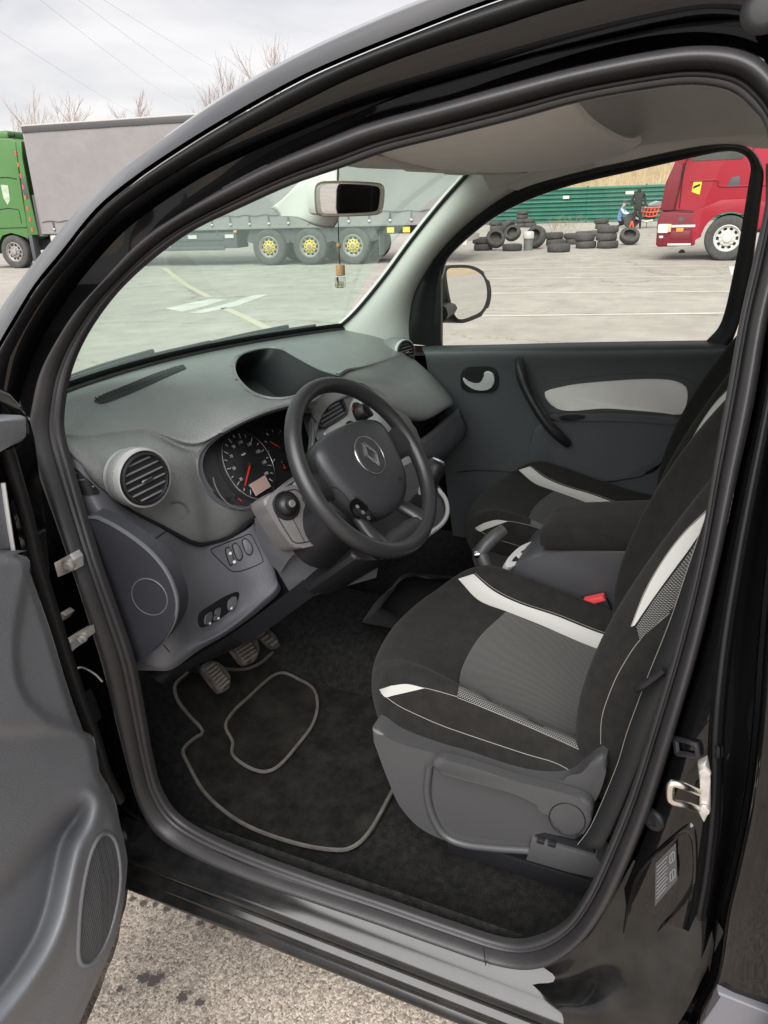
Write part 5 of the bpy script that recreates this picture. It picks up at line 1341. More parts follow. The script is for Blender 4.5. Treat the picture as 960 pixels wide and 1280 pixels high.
# rear side door skin beyond the shut line
rd = part('sliding_door', car)
def rdrow(dxp, off): return [RP(B['ed'][i]+dxp, BY[i]+YB['ed']*max(0, (BY[i]-1140)/72)*1.6, off) for i in range(len(BY))]+[RP(842+dxp, 1345, off+0.01)]
grid('door_shut_face', rows3([rdrow(1, -0.030), rdrow(3, 0.02), rdrow(9, 0.02), rdrow(11, -0.050)], 5), M_RUBBER, rd, angle=60)
rsk = grid('door_skin', rows3([rdrow(10, -0.040), rdrow(12, -0.052), rdrow(18, -0.058), rdrow(40, -0.062), rdrow(120, -0.066), rdrow(260, -0.066)], 5), M_PAINT, rd, angle=60)
trs = bvh(rsk)
M_MOULD = mat('grey_body_moulding', (0.13, 0.13, 0.145), 0.5, bump=(500, 0.1, 0.0006))
mw = [(884,1231),(900,1232),(960,1256),(1010,1278),(1010,1330),(870,1300)]
prism('rub_moulding', [hit(trs, a, b, 0.012) for a, b in mw], (0.012, 0, 0), M_MOULD, rd, 0.005, 3)
# ================================================================== driver's door, swung open
dd = part('driver_door', car, 'open driver door with grey inner panel and speaker grille')
TH = math.radians(80)
DO = Vector((-0.92, 0.81, 0)); DN = Vector((math.cos(TH), -math.sin(TH), 0))
def DP(a, b, h=0.0): return on_plane(a, b, DO+DN*h, DN)
outl = [(-70,690),(-20,692),(12,692),(32,695),(38,704),(37,714),(62,785),(85,860),(104,913),(116,919),(121,940),(125,965),(142,995),(150,1030),(157,1060),(159,1085),(152,1140),(138,1190),(115,1242),(90,1300),(70,1345),(-70,1345)]
# panel face as a relief: heights given at traced points, spread smoothly
feat = [(-70,690,-.004),(12,692,-.004),(36,700,-.006),(62,785,-.006),(85,860,-.006),(116,919,-.008),(125,965,-.008),(142,995,-.010),(157,1060,-.012),(159,1085,-.012),(152,1140,-.012),(138,1190,-.012),(115,1242,-.012),(90,1300,-.012)]
import itertools
def smooth(t): t = max(0.0, min(1.0, t)); return t*t*(3-2*t)
sc_l = [(-80,1165),(0,1095),(50,1040),(85,1005),(107,995),(116,1003),(110,1030),(95,1058),(85,1100),(73,1150),(50,1200),(0,1268),(-80,1345)]
scoop = spline(sc_l+[(-120,1300)], 700, True)
pad_line = spline([(38,705),(26,760),(20,815),(28,862),(58,896),(106,914)], 60)
ridge = spline([(60,1012),(90,994),(112,990),(124,1003),(118,1030),(102,1062),(92,1100),(82,1150),(58,1204),(8,1275),(-60,1345)], 500)
def dist_poly(x, y, pl): return float(np.sqrt(((pl-np.array([x, y]))**2).sum(1).min()))
outd = spline(outl, 900, True, lin=True)
def relief(x, y):
    h = 0.0
    # lighter upper pad stands proud of the hinge-side flank
    i = int(np.argmin(np.abs(pad_line[:, 1]-y))); xl = pad_line[i][0]
    if y < 916: h += 0.012*smooth((xl-x)/7+0.5)
    d = dist_poly(x, y, scoop)
    ins = in_poly(x, y, scoop)
    if ins: h -= 0.052*smooth(d/20)
    dr = np.sqrt(((ridge-np.array([x, y]))**2).sum(1)); kr = int(dr.argmin()); h += 0.010*math.exp(-(dr[kr]/8)**2)*smooth(kr/110)
    e = dist_poly(x, y, outd)
    h -= 0.012*(1-smooth(e/9))
    return h
outp = [tuple(q) for q in outd]
NXg, NYg = 110, 220
V, idx, F = [], {}, []
x0_, x1_, y0_, y1_ = -72, 162, 688, 1346
for j in range(NYg):
    y = y0_+(y1_-y0_)*j/(NYg-1)
    # row spans from left limit to the outline's right edge at this height
    xsr = [a[0] for a, b in zip(outd, np.roll(outd, -1, 0)) if (a[1]-y)*(b[1]-y) <= 0]
    xr = max(xsr) if xsr else 36
    for i in range(NXg):
        x = x0_+(xr-x0_)*(i/(NXg-1))**0.9
        V.append(tuple(DP(x, y, relief(x, y))))
for j in range(NYg-1):
    for i in range(NXg-1):
        a = j*NXg+i; F.append((a, a+NXg, a+NXg+1, a+1))
Vg = np.array(V).reshape(NYg, NXg, 3)
for _ in range(14):
    Vs = Vg.copy(); Vs[1:-1, 1:-1] = 0.25*(Vg[:-2, 1:-1]+Vg[2:, 1:-1]+Vg[1:-1, :-2]+Vg[1:-1, 2:]); Vg = 0.5*Vg+0.5*Vs
dpan = ob('door_panel', Vg.reshape(-1, 3).tolist(), F, M_DOORTRIM, dd, angle=70)
tdd = bvh(dpan)
# panel edge returning to the door shell, and the black shell behind it
ed1 = [DP(a, b, -0.012) for a, b in outl[1:-1]]
grid('panel_edge', [spline(ed1, 120), spline([q-DN*0.030 for q in ed1], 120)], M_DOORTRIM, dd)
shp = [(-70,470),(8,482),(30,505),(42,540),(50,600),(57,660),(62,712),(66,785),(90,860),(110,912),(122,925),(128,965),(148,1000),(160,1050),(163,1090),(155,1150),(136,1215),(110,1275),(80,1345),(-70,1345)]
prism('door_shell', [DP(a, b, -0.062) for a, b in spline(shp, 90, True, lin=True)], -DN*0.17, M_PAINT, dd, 0.01, 3)
tube('door_edge_rubber', [DP(a, b, -0.045) for a, b in ((8,560),(20,600),(34,650),(48,708),(72,785),(96,860),(118,920),(132,965),(150,1000))], 0.010, M_RUBBER, dd, seg=8, n=50)
prism('sail_block', [DP(a, b, -0.02) for a, b in ((-60,536),(0,527),(30,519),(35,521),(35,546),(30,552),(0,565),(-60,585))], -DN*0.05, M_DOORTRIM, dd, 0.006, 3)
prism('window_channel', [DP(a, b, -0.02) for a, b in ((-60,600),(2,600),(8,640),(16,688),(-60,700))], -DN*0.05, M_DOORTRIM, dd, 0.006, 3)
tube('channel_edge', [DP(a, b, -0.018) for a, b in ((4,604),(10,645),(17,690))], 0.003, M_SILVER, dd, seg=6, n=10)
# speaker grille
spk = [(132,1041),(143,1052),(149,1085),(147,1120),(138,1160),(124,1192),(108,1206),(98,1200),(97,1170),(101,1120),(110,1075),(120,1050)]
sg = part('speaker_grille', car)
sps = spline(spk, 80, True)
tube('grille_rim', [hit(tdd, a, b, 0.001) for a, b in sps], 0.004, M_DOORTRIM, sg, closed=True, seg=8, n=0)
def grille_mat():
    m = mat('perforated_grille', (0.075, 0.079, 0.087), 0.6)
    t = m.node_tree; b = t.nodes['Principled BSDF']
    co = t.nodes.new('ShaderNodeTexCoord'); vo = t.nodes.new('ShaderNodeTexVoronoi'); vo.inputs['Scale'].default_value = 260; vo.inputs['Randomness'].default_value = 0
    t.links.new(co.outputs['Object'], vo.inputs['Vector'])
    bp = t.nodes.new('ShaderNodeBump'); bp.inputs['Strength'].default_value = 0.8; bp.inputs['Distance'].default_value = 0.002
    t.links.new(vo.outputs['Distance'], bp.inputs['Height']); t.links.new(bp.outputs['Normal'], b.inputs['Normal'])
    return m
gpts = [hit(tdd, a, b, 0.0018) for a, b in sps]; gcn = sum(gpts, Vector())/len(gpts)
grid('grille_mesh', [[tuple(gcn+(q-gcn)*s+DN*0.004*(1-s)) for q in gpts] for s in (1.0, 0.9, 0.7, 0.4, 0.02)], grille_mat(), sg, cv=True, angle=80)
seam('panel_seam', tdd, [(106,914),(116,920)], 0.001, M_DARK, dd)
# near body side behind the front door: sliding door lower skin, window, roof rail
yr = list(np.linspace(-0.16, -2.15, 9))
rbs = [(-0.800, 0.30), (-0.865, 0.36), (-0.905, 0.52), (-0.908, 0.80), (-0.890, 0.98), (-0.858, 1.06), (-0.838, 1.07)]
grid('rear_body_side', [[(x-0.0*y, y, z) for x, z in rbs] for y in yr], M_PAINT, car, angle=60)
for y0, y1 in ((-0.30, -0.34), (-1.02, -1.10), (-2.05, -2.15)):
    grid('window_post', [[(-0.846+0.2*(z-1.05)/0.6, y, z) for z in np.linspace(1.05, 1.66, 5)] for y in (y0, (y0+y1)/2, y1)], M_PAINT, car)
for y0, y1 in ((-0.32, -1.03), (-1.09, -2.07)):
    grid('rear_side_window', [[(-0.840+0.2*(z-1.05)/0.6, y, z) for z in (1.05, 1.35, 1.66)] for y in (y0, y1)], M_SIDEGLASS, car)
grid('rear_roof_rail', [[(x, y, z) for x, z in ((-0.645, 1.64), (-0.660, 1.665), (-0.645, 1.69), (-0.60, 1.70), (-0.56, 1.70))] for y in np.linspace(-0.06, -2.2, 8)], M_PAINT, car, angle=60)
# ================================================================== the lot
def gz(x, y=0.0):
    t = max(0.0, x-25.0)
    return 0.022*t if t < 21 else 0.462+0.004*(t-21)
def GP(px_, py_):
    z = 0.0
    for i in range(60):
        q = PZ(px_, py_, min(z, 1.3)); z = 0.6*z+0.4*gz(q[0])
    return Vector((q[0], q[1], gz(q[0])))
def ground_mat():
    m = bpy.data.materials.new('worn_lot_asphalt'); m.use_nodes = True
    t = m.node_tree; b = t.nodes['Principled BSDF']; b.inputs['Roughness'].default_value = 0.9; b.inputs['Specular IOR Level'].default_value = 0.25
    co = t.nodes.new('ShaderNodeTexCoord')
    def noise(s, d=4, r=0.6):
        n = t.nodes.new('ShaderNodeTexNoise'); n.inputs['Scale'].default_value = s; n.inputs['Detail'].default_value = d; n.inputs['Roughness'].default_value = r
        t.links.new(co.outputs['Object'], n.inputs['Vector']); return n
    def ramp(src, p0, c0, p1, c1):
        r = t.nodes.new('ShaderNodeValToRGB'); e = r.color_ramp.elements
        e[0].position, e[1].position = p0, p1; e[0].color = (*c0, 1); e[1].color = (*c1, 1); t.links.new(src, r.inputs['Fac']); return r
    def mixc(kind, f, a, b_):
        n = t.nodes.new('ShaderNodeMix'); n.data_type = 'RGBA'; n.blend_type = kind; n.inputs['Factor'].default_value = f
        t.links.new(a, n.inputs[6]); t.links.new(b_, n.inputs[7]); return n
    big = ramp(noise(0.13, 6, 0.7).outputs['Fac'], 0.30, (0.305, 0.280, 0.252), 0.70, (0.390, 0.365, 0.332))
    mid = ramp(noise(1.6, 5, 0.7).outputs['Fac'], 0.30, (0.78, 0.78, 0.78), 0.72, (1.12, 1.12, 1.12))
    c1 = mixc('MULTIPLY', 1.0, big.outputs[0], mid.outputs[0])
    # coarse chippings beside the car; speckle fades and tone lightens across the lot
    vo = t.nodes.new('ShaderNodeTexVoronoi'); vo.inputs['Scale'].default_value = 200.0; vo.feature = 'F1'
    wv = noise(60, 2, 0.5); am = t.nodes.new('ShaderNodeVectorMath'); am.operation = 'MULTIPLY_ADD'; am.inputs[1].default_value = (0.012, 0.012, 0.012)
    t.links.new(wv.outputs['Color'], am.inputs[0]); t.links.new(co.outputs['Object'], am.inputs[2]); t.links.new(am.outputs[0], vo.inputs['Vector'])
    stone = ramp(vo.outputs['Color'], 0.05, (0.48, 0.455, 0.435), 0.95, (2.1, 2.0, 1.91))
    vo2 = t.nodes.new('ShaderNodeTexVoronoi'); vo2.inputs['Scale'].default_value = 370.0; t.links.new(am.outputs[0], vo2.inputs['Vector'])
    fine = ramp(vo2.outputs['Color'], 0.1, (0.62, 0.60, 0.58), 0.9, (1.25, 1.22, 1.18))
    st1 = mixc('MULTIPLY', 0.9, stone.outputs[0], fine.outputs[0])
    gap = ramp(noise(260, 3, 0.7).outputs['Fac'], 0.36, (0.40, 0.37, 0.35), 0.50, (1, 1, 1))
    st2 = mixc('MULTIPLY', 0.85, st1.outputs[2], gap.outputs[0])
    sx_ = t.nodes.new('ShaderNodeSeparateXYZ'); t.links.new(co.outputs['Object'], sx_.inputs[0])
    nb_ = noise(1.1, 3); ma_ = t.nodes.new('ShaderNodeMath'); ma_.operation = 'MULTIPLY_ADD'; ma_.inputs[1].default_value = 1.6
    t.links.new(nb_.outputs['Fac'], ma_.inputs[0]); t.links.new(sx_.outputs['X'], ma_.inputs[2])
    mr_ = t.nodes.new('ShaderNodeMapRange'); mr_.inputs['From Min'].default_value = 1.6; mr_.inputs['From Max'].default_value = 3.4; mr_.inputs['To Min'].default_value = 0.9; mr_.inputs['To Max'].default_value = 0.12
    t.links.new(ma_.outputs[0], mr_.inputs['Value'])
    c3 = mixc('MULTIPLY', 1.0, c1.outputs[2], st2.outputs[2]); t.links.new(mr_.outputs[0], c3.inputs['Factor'])
    # cracks
    vc_ = t.nodes.new('ShaderNodeTexVoronoi'); vc_.feature = 'DISTANCE_TO_EDGE'; vc_.inputs['Scale'].default_value = 0.30
    nw = noise(0.9, 5, 0.7); ad = t.nodes.new('ShaderNodeVectorMath'); ad.operation = 'MULTIPLY_ADD'; ad.inputs[1].default_value = (1.6, 1.6, 0)
    t.links.new(nw.outputs['Color'], ad.inputs[0]); t.links.new(co.outputs['Object'], ad.inputs[2]); t.links.new(ad.outputs[0], vc_.inputs['Vector'])
    ck = ramp(vc_.outputs['Distance'], 0.003, (0.62, 0.60, 0.58), 0.009, (1, 1, 1))
    c4 = mixc('MULTIPLY', 0.8, c3.outputs[2], ck.outputs[0])
    t.links.new(c4.outputs[2], b.inputs['Base Color'])
    bp = t.nodes.new('ShaderNodeBump'); bp.inputs['Strength'].default_value = 0.30; bp.inputs['Distance'].default_value = 0.003; bp.invert = True
    t.links.new(vo.outputs['Distance'], bp.inputs['Height']); t.links.new(bp.outputs['Normal'], b.inputs['Normal'])
    return m
gxs = [-400, -60, -15, 0, 10, 20, 25, 26, 30, 36, 42, 46, 60, 120, 500]
gys = [-500, -100, -40, -15, 0, 10, 20, 40, 100, 500]
struct(grid('ground', [[(x, y, gz(x)) for x in gxs] for y in gys], ground_mat(), smooth=True))
M_LINE = mat('worn_white_road_paint', (0.55, 0.545, 0.51), 0.8, vary=(0.40, 0.38, 0.345), var_scale=2.2)
M_YLINE = mat('faded_yellow_road_paint', (0.47, 0.42, 0.29), 0.85, vary=(0.42, 0.395, 0.345), var_scale=3)
def ribbon(name, pts, w, m):
    p = [GP(*q) for q in pts]; V, F = [], []
    for i, q in enumerate(p):
        d = (p[min(i+1, len(p)-1)]-p[max(i-1, 0)]); d.z = 0; d.normalize(); s = Vector((-d.y, d.x, 0))*w/2
        V += [q+s+Vector((0, 0, 0.004)), q-s+Vector((0, 0, 0.004))]
    for i in range(len(p)-1): F.append((2*i, 2*i+1, 2*i+3, 2*i+2))
    return struct(ob(name, V, F, m))
for a, b in (((560,337.5),(960,331)), ((560,349),(960,345)), ((560,367.5),(960,364)), ((540,396),(960,391))):
    ribbon('parking_line', [a, b], 0.13, M_LINE)
ribbon('parking_line', [(914,331),(918,345),(924,366)], 0.12, M_LINE)
struct(ob('painted_arrow', [GP(*q)+Vector((0, 0, 0.004)) for q in ((207,386),(232,380),(262,374),(284,374),(256,383),(228,390))], [(0, 1, 2, 3, 4, 5)], M_LINE))
struct(ob('painted_arrow', [GP(*q)+Vector((0, 0, 0.004)) for q in ((234,392),(272,383),(318,369),(336,368),(296,383),(252,392))], [(0, 1, 2, 3, 4, 5)], M_LINE))
ribbon('yellow_line', [(205,335),(232,356),(262,372)], 0.14, M_YLINE)
ribbon('yellow_line', [(280,385),(305,396),(345,416)], 0.14, M_YLINE)
# dark drips on the asphalt beside the sill
bmo = bmesh.new()
rs = random.Random(3)
for (a, b, s) in ((165,1125,5),(178,1130,6),(194,1132,5),(208,1138,6),(236,1148,5),(250,1156,6),(268,1160,5),(295,1168,7),(305,1171,6),(178,1226,9),(192,1230,10),(202,1224,6),(228,1250,8),(250,1256,7),(150,1240,5)):
    q = GP(a, b); k = 16; r = s*0.0013
    vs2 = [bmo.verts.new((q.x+r*(0.45+1.0*rs.random())*math.cos(2*math.pi*i/k), q.y+r*(0.45+1.0*rs.random())*math.sin(2*math.pi*i/k), 0.004+0.0003*len(bmo.faces))) for i in range(k)]
    bmo.faces.new(vs2)
od = from_bm('oil_drips', bmo, mat('oil_stain', (0.075, 0.066, 0.060), 0.6), smooth=False); od['kind'] = 'stuff'

# ================================================================== the green articulated truck
TRZ = math.radians(8.6)
M_TARP = mat('grey_tarpaulin', (0.190, 0.180, 0.178), 0.65, vary=(0.218, 0.207, 0.204), var_scale=1.2, bump=(2.2, 0.35, 0.05))
M_TRAIL = mat('trailer_dark_steel', (0.060, 0.065, 0.070), 0.6)
M_ALU = mat('shaded_rail_metal', (0.075, 0.075, 0.077), 0.5, metal=0.3)  # dark tone carries the roof-edge shading; straps and cord share it
M_TYRE = mat('truck_tyre_rubber', (0.045, 0.045, 0.044), 0.85, vary=(0.075, 0.072, 0.067), var_scale=7)
M_RIMG = mat('grey_steel_rim', (0.32, 0.31, 0.29), 0.5, metal=0.3, vary=(0.22, 0.21, 0.19), var_scale=12)
M_YEL = mat('yellow_hub_paint', (0.62, 0.46, 0.05), 0.5)
M_GREEN = mat('green_cab_paint', (0.060, 0.150, 0.045), 0.45, spec=0.35, vary=(0.072, 0.170, 0.056), var_scale=1.5)
M_WHITEP = mat('white_paint', (0.52, 0.51, 0.485), 0.5)
M_AMBER = mat('amber_lens', (0.80, 0.28, 0.03), 0.3)
def wheel(parent, x, y, r, w, rim, hub, nhole=10, side=-1, studs=True):
    """truck wheel, its axle along local X; side -1 shows its face to -X"""
    wh = part('wheel', parent)
    A = (side, 0, 0); c = (x, y, r)
    lathe('tyre', [(r*0.56, -0.01), (r*0.60, 0.0), (r*0.70, 0.012), (r*0.86, 0.014), (r*0.95, 0.0), (r, -0.035), (r, -w+0.035), (r*0.95, -w), (r*0.6, -w)], c, A, M_TYRE, wh, seg=40, caps=False)
    lathe('rim', [(r*0.60, -0.002), (r*0.56, 0.004), (r*0.52, -0.03), (r*0.46, -0.05), (r*0.36, -0.045), (r*0.30, -0.040)], c, A, rim, wh, seg=40, caps=False)
    lathe('hub', [(r*0.36, -0.03), (r*0.34, -0.018), (r*0.20, -0.010), (r*0.18, 0.03), (r*0.10, 0.04), (0, 0.04)], c, A, hub, wh, seg=28)
    if hub is M_YEL: lathe('hub_cap', [(r*0.13, 0.03), (r*0.12, 0.05), (0, 0.052)], c, A, M_RIMG, wh, seg=20)
    for k in range(nhole):
        a = 2*math.pi*k/nhole
        lathe('hand_hole', [(0, 0.004), (r*0.080, 0.004), (r*0.085, -0.006)], (x+side*(-0.046), y+r*0.43*math.cos(a), r+r*0.43*math.sin(a)), A, M_DARK, wh, seg=10)
        if studs: lathe('wheel_nut', [(0, 0.022), (r*0.035, 0.022), (r*0.04, -0.01)], (x+side*(-0.014), y+r*0.275*math.cos(a+0.3), r+r*0.275*math.sin(a+0.3)), A, M_DARK if hub is M_YEL else hub, wh, seg=6)
    return wh
trk = thing('articulated_truck', 'green tractor with a long grey curtain-side trailer parked across the lot', 'truck', (18.3, 11.1, 0), TRZ)
L = lambda x, y, z: Vector((x, y, z))
# tarp with slight billow and ribs where the posts stand
NY, NZ = 120, 16
G = []
for j in range(NZ):
    z = 1.10+2.80*j/(NZ-1); row = []
    for i in range(NY):
        y = -4.62+13.36*i/(NY-1)
        x = -0.012*math.sin(math.pi*(j/(NZ-1)))*abs(math.sin(y*2.3))-0.006*math.sin(y*11)*(1-j/(NZ-1))**3-0.004*math.sin(y*5+z*3)
        row.append((x-0.02, y, z))
    G.append(row)
grid('curtain', G, M_TARP, trk)
G2 = [[(2.50, y, z) for y in (-4.62, 2, 8.74)] for z in (1.1, 2.5, 3.9)]
grid('curtain', G2, M_TARP, trk)
box('front_wall', (1.25, 8.79, 2.52), (2.50, 0.06, 2.86), M_TARP, trk, 0.01)
box('shaded_top_rail', (-0.02, 2.05, 3.94), (0.06, 13.5, 0.17), M_ALU, trk, 0.01)  # rail kept dark and tall, shading under the roof edge is in its colour
box('roof_tarp', (1.25, 2.05, 4.045), (2.52, 13.5, 0.05), mat('roof_tarp', (0.40, 0.385, 0.35), 0.7), trk, 0.015)
box('front_corner_post', (0.01, 8.77, 2.5), (0.07, 0.07, 2.8), M_TARP, trk, 0.008)
box('rear_corner_post', (0.01, -4.66, 2.55), (0.09, 0.09, 2.95), M_WHITEP, trk, 0.008)
box('rear_door', (1.25, -4.70, 2.55), (2.44, 0.05, 2.85), M_WHITEP, trk, 0.008)
box('side_rave', (0.0, 2.05, 1.055), (0.05, 13.5, 0.09), M_TARP, trk, 0.006)
box('chassis_beam', (0.75, 1.6, 0.92), (0.14, 12.4, 0.28), M_TRAIL, trk)
box('chassis_beam', (1.75, 1.6, 0.92), (0.14, 12.4, 0.28), M_TRAIL, trk)
for k in range(22):
    y = 8.3-k*0.6
    box('tension_strap', (-0.042, y, 1.24), (0.008, 0.045, 0.30), M_TRAIL if k % 1 else M_ALU, trk)
    box('strap_buckle', (-0.052, y, 1.15), (0.02, 0.07, 0.05), M_STEEL, trk, 0.004)
tube('hem_cord', [(-0.045, 8.7-0.3*k, 1.36+0.035*(k % 2)) for k in range(45)], 0.010, M_ALU, trk, seg=5, n=140)
for y, in ((1.18,), (-0.08,), (-1.38,)):
    wheel(trk, 0.0, y, 0.505, 0.36, M_RIMG, M_YEL)
    wheel(trk, 2.45, y, 0.505, 0.36, M_RIMG, M_RIMG, side=1, studs=False)
    tube('mudguard', [(0.15, y+0.60*math.cos(a), 0.50+0.60*math.sin(a)) for a in np.linspace(0.2, math.pi-0.2, 12)], 0.02, M_TRAIL, trk, seg=6, n=24, sx=8)
    tube('axle', [(0.1, y, 0.5), (2.35, y, 0.5)], 0.07, M_TRAIL, trk, n=2)
box('pallet_box', (0.45, 3.3, 0.72), (0.8, 2.2, 0.45), M_TRAIL, trk, 0.02)
for z in (0.50, 0.78): box('side_guard', (0.03, 4.6, z), (0.03, 4.0, 0.11), M_TRAIL, trk, 0.006)
for y in (2.8, 4.6, 6.4): box('guard_post', (0.05, y, 0.75), (0.03, 0.06, 0.55), M_TRAIL, trk)
box('landing_leg', (0.35, 6.7, 0.60), (0.12, 0.14, 0.95), M_TRAIL, trk)
for y in (3.6, 2.4): box('guard_plate', (0.0, y, 0.83), (0.02, 0.28, 0.10), M_WHITEP, trk)
for y in (2.2, 5.2): box('side_marker', (0.0, y, 0.96), (0.03, 0.10, 0.06), M_AMBER, trk, 0.005)
box('mud_flap', (0.3, -2.15, 0.55), (0.5, 0.02, 0.62), M_TRAIL, trk)
box('rear_bumper', (1.25, -4.55, 0.62), (2.4, 0.12, 0.16), M_WHITEP, trk, 0.01)
for k in range(4): box('bumper_stripe', (0.02+0.0*k, -4.30-0.09*k, 0.95), (0.05, 0.05, 0.20), M_RED, trk)
box('tail_plate', (0.0, -4.35, 0.62), (0.04, 0.55, 0.30), M_WHITEP, trk, 0.01)
text('tail_mark', 'W', (-0.024, -4.35, 0.62), (0, -1, 0), (-1, 0, 0), 0.2, M_TRAIL, trk)
for y in (-2.5, -2.95): box('axle_plate', (-0.03, y, 0.90), (0.02, 0.20, 0.14), M_YEL, trk)
box('lamp_cluster', (0.6, -4.62, 0.85), (0.5, 0.06, 0.14), M_RED, trk, 0.01)
# tractor
cabs = [(9.30,0.95),(9.30,2.0),(9.24,2.9),(9.10,3.66),(9.30,3.74),(9.9,3.78),(10.9,3.60),(11.35,3.0),(11.50,2.2),(11.55,1.3),(11.55,0.45),(10.68,0.45),(10.62,0.75),(10.35,1.05),(9.98,1.13),(9.65,1.05),(9.42,0.85)]
prism('cab', [L(0.02, y, z) for y, z in cabs[::-1]], (2.46, 0, 0), M_GREEN, trk, 0.05, 3)
fair = [(9.32,1.0),(8.95,1.0),(9.02,2.2),(9.0,3.2),(8.92,3.62),(9.12,3.70)]
prism('side_fairing', [L(0.0, y, z) for y, z in fair], (0.05, 0, 0), M_GREEN, trk, 0.012, 2)
for k in range(8): box('reflector', (-0.006, 9.14+0.008*k, 1.15+0.31*k), (0.01, 0.05, 0.12), M_RED, trk)
box('vent_panel', (-0.004, 9.12, 2.35), (0.012, 0.14, 0.62), M_TRAIL, trk, 0.005)
box('grey_flank', (0.06, 8.80, 1.55), (0.04, 0.30, 1.2), M_TRAIL, trk)
tube('panel_seam', [(0.012, 9.36, 2.62), (0.012, 9.8, 2.68), (0.012, 10.6, 2.62)], 0.012, M_DARK, trk, seg=4, n=12)
tube('panel_seam', [(0.012, 9.50, 1.35), (0.012, 9.50, 1.75), (0.012, 9.90, 1.80), (0.012, 10.4, 1.75)], 0.010, M_DARK, trk, seg=4, n=16, lin=True)
tube('panel_seam', [(0.012, 9.33, 1.22), (0.012, 10.9, 1.22)], 0.010, M_DARK, trk, seg=4, n=6)
prism('cab_decal', [L(0.012, y, z) for y, z in ((9.72,2.45),(9.98,2.48),(9.98,2.10),(9.88,1.90),(9.76,2.02))], (0.004, 0, 0), mat('pale_decal', (0.45, 0.50, 0.42), 0.5, vary=(0.25, 0.32, 0.2), var_scale=8), trk)
box('fuel_tank', (0.35, 7.35, 0.72), (0.66, 2.5, 0.62), mat('pale_tank', (0.52, 0.48, 0.42), 0.5, metal=0.3), trk, 0.10, seg=4)
for y in (8.3, 7.4, 6.5): box('tank_strap', (0.35, y, 0.72), (0.69, 0.05, 0.65), M_TRAIL, trk, 0.10, seg=4)
box('tank_marker', (0.0, 8.42, 0.78), (0.03, 0.10, 0.09), M_AMBER, trk, 0.005)
box('mud_wing', (0.16, 9.28, 0.62), (0.30, 0.14, 0.85), M_TRAIL, trk, 0.03)
wheel(trk, 0.0, 9.98, 0.50, 0.32, M_RIMG, M_RIMG)
wheel(trk, 2.46, 9.98, 0.50, 0.32, M_RIMG, M_RIMG, side=1, studs=False)
wheel(trk, 0.10, 6.0, 0.50, 0.60, M_RIMG, M_RIMG)
box('tractor_frame', (1.25, 8.0, 0.72), (0.9, 6.5, 0.22), M_TRAIL, trk)
box('roof_horn_bar', (0.3, 9.55, 3.84), (0.06, 0.4, 0.08), M_DARK, trk, 0.01)
box('roof_spoiler', (1.25, 9.9, 3.86), (2.0, 0.7, 0.25), M_GREEN, trk, 0.08, seg=3)

# ================================================================== the red tractor unit
M_REDC = mat('red_cab_paint', (0.27, 0.008, 0.022), 0.45, spec=0.3)
M_REDD = mat('dark_red_cab_plastic', (0.15, 0.010, 0.020), 0.5, spec=0.3)
red = thing('truck_cab', 'red tractor unit with a white steel front wheel beyond the passenger window', 'truck', (19.8, 0.06, 0), 0.0)
rs1 = [(-1.9,0.95),(-1.9,3.4),(-1.2,3.62),(0.6,3.55),(1.15,2.95),(1.42,2.30),(1.55,1.85),(1.58,1.18),(0.72,1.18),(0.55,1.20),(-0.75,1.20),(-0.85,0.95)]
prism('cab_body', [L(0.06, y, z) for y, z in rs1[::-1]], (2.38, 0, 0), M_REDC, red, 0.05, 3)
# corner deflector, wing and bumper
prism('corner_panel', [L(0.03, y, z) for y, z in ((1.22,2.28),(1.44,2.22),(1.58,1.85),(1.64,1.20),(1.32,1.20),(1.26,1.75))][::-1], (0.14, 0, 0), M_REDD, red, 0.03, 3)
tube('corner_gap', [(0.028, 1.20, 2.28), (0.028, 1.24, 1.75), (0.028, 1.30, 1.22)], 0.012, M_DARK, red, seg=5, n=10)
arc = [(0.74*math.cos(a), 0.53+0.72*math.sin(a)) for a in np.linspace(0.12, math.pi-0.15, 14)]
arc2 = [(0.62*math.cos(a), 0.53+0.60*math.sin(a)) for a in np.linspace(0.12, math.pi-0.15, 14)]
wing = [(0.74,0.50)]+[(0.62*math.cos(a)*1.0, 0.53+0.62*math.sin(a)) for a in np.linspace(0.05, math.pi-0.2, 16)]+[(-1.0,1.05),(-0.9,1.30),(-0.3,1.42),(0.25,1.42),(0.62,1.26),(0.85,1.14),(1.0,1.12)]+[(1.0,0.38),(0.74,0.38)]
prism('wheel_arch', [L(0.0, y, z) for y, z in wing[::-1]], (0.30, 0, 0), M_REDC, red, 0.012, 2)
prism('bumper', [L(-0.01, y, z) for y, z in ((0.78,0.36),(0.84,1.14),(1.62,1.18),(1.68,0.95),(1.66,0.40),(1.60,0.34))][::-1], (0.5, 0, 0), M_REDD, red, 0.04, 3)
box('bumper_front', (1.2, 1.55, 0.70), (2.3, 0.22, 0.7), M_REDD, red, 0.05)
box('step_recess', (-0.006, 1.10, 0.62), (0.02, 0.46, 0.20), mat('dark_red_recess', (0.15, 0.012, 0.02), 0.5), red, 0.004)
box('step_tread', (-0.012, 1.10, 0.395), (0.05, 0.56, 0.05), M_WHITEP, red, 0.006)
box('trim_strip', (-0.012, 1.08, 0.83), (0.03, 0.62, 0.06), M_WHITEP, red, 0.006)
box('side_indicator', (-0.02, 1.12, 0.74), (0.03, 0.17, 0.08), M_AMBER, red, 0.008)
box('headlamp', (-0.005, 1.52, 0.78), (0.10, 0.26, 0.22), mat('headlamp_lens', (0.75, 0.73, 0.66), 0.15, coat=1.0), red, 0.03)
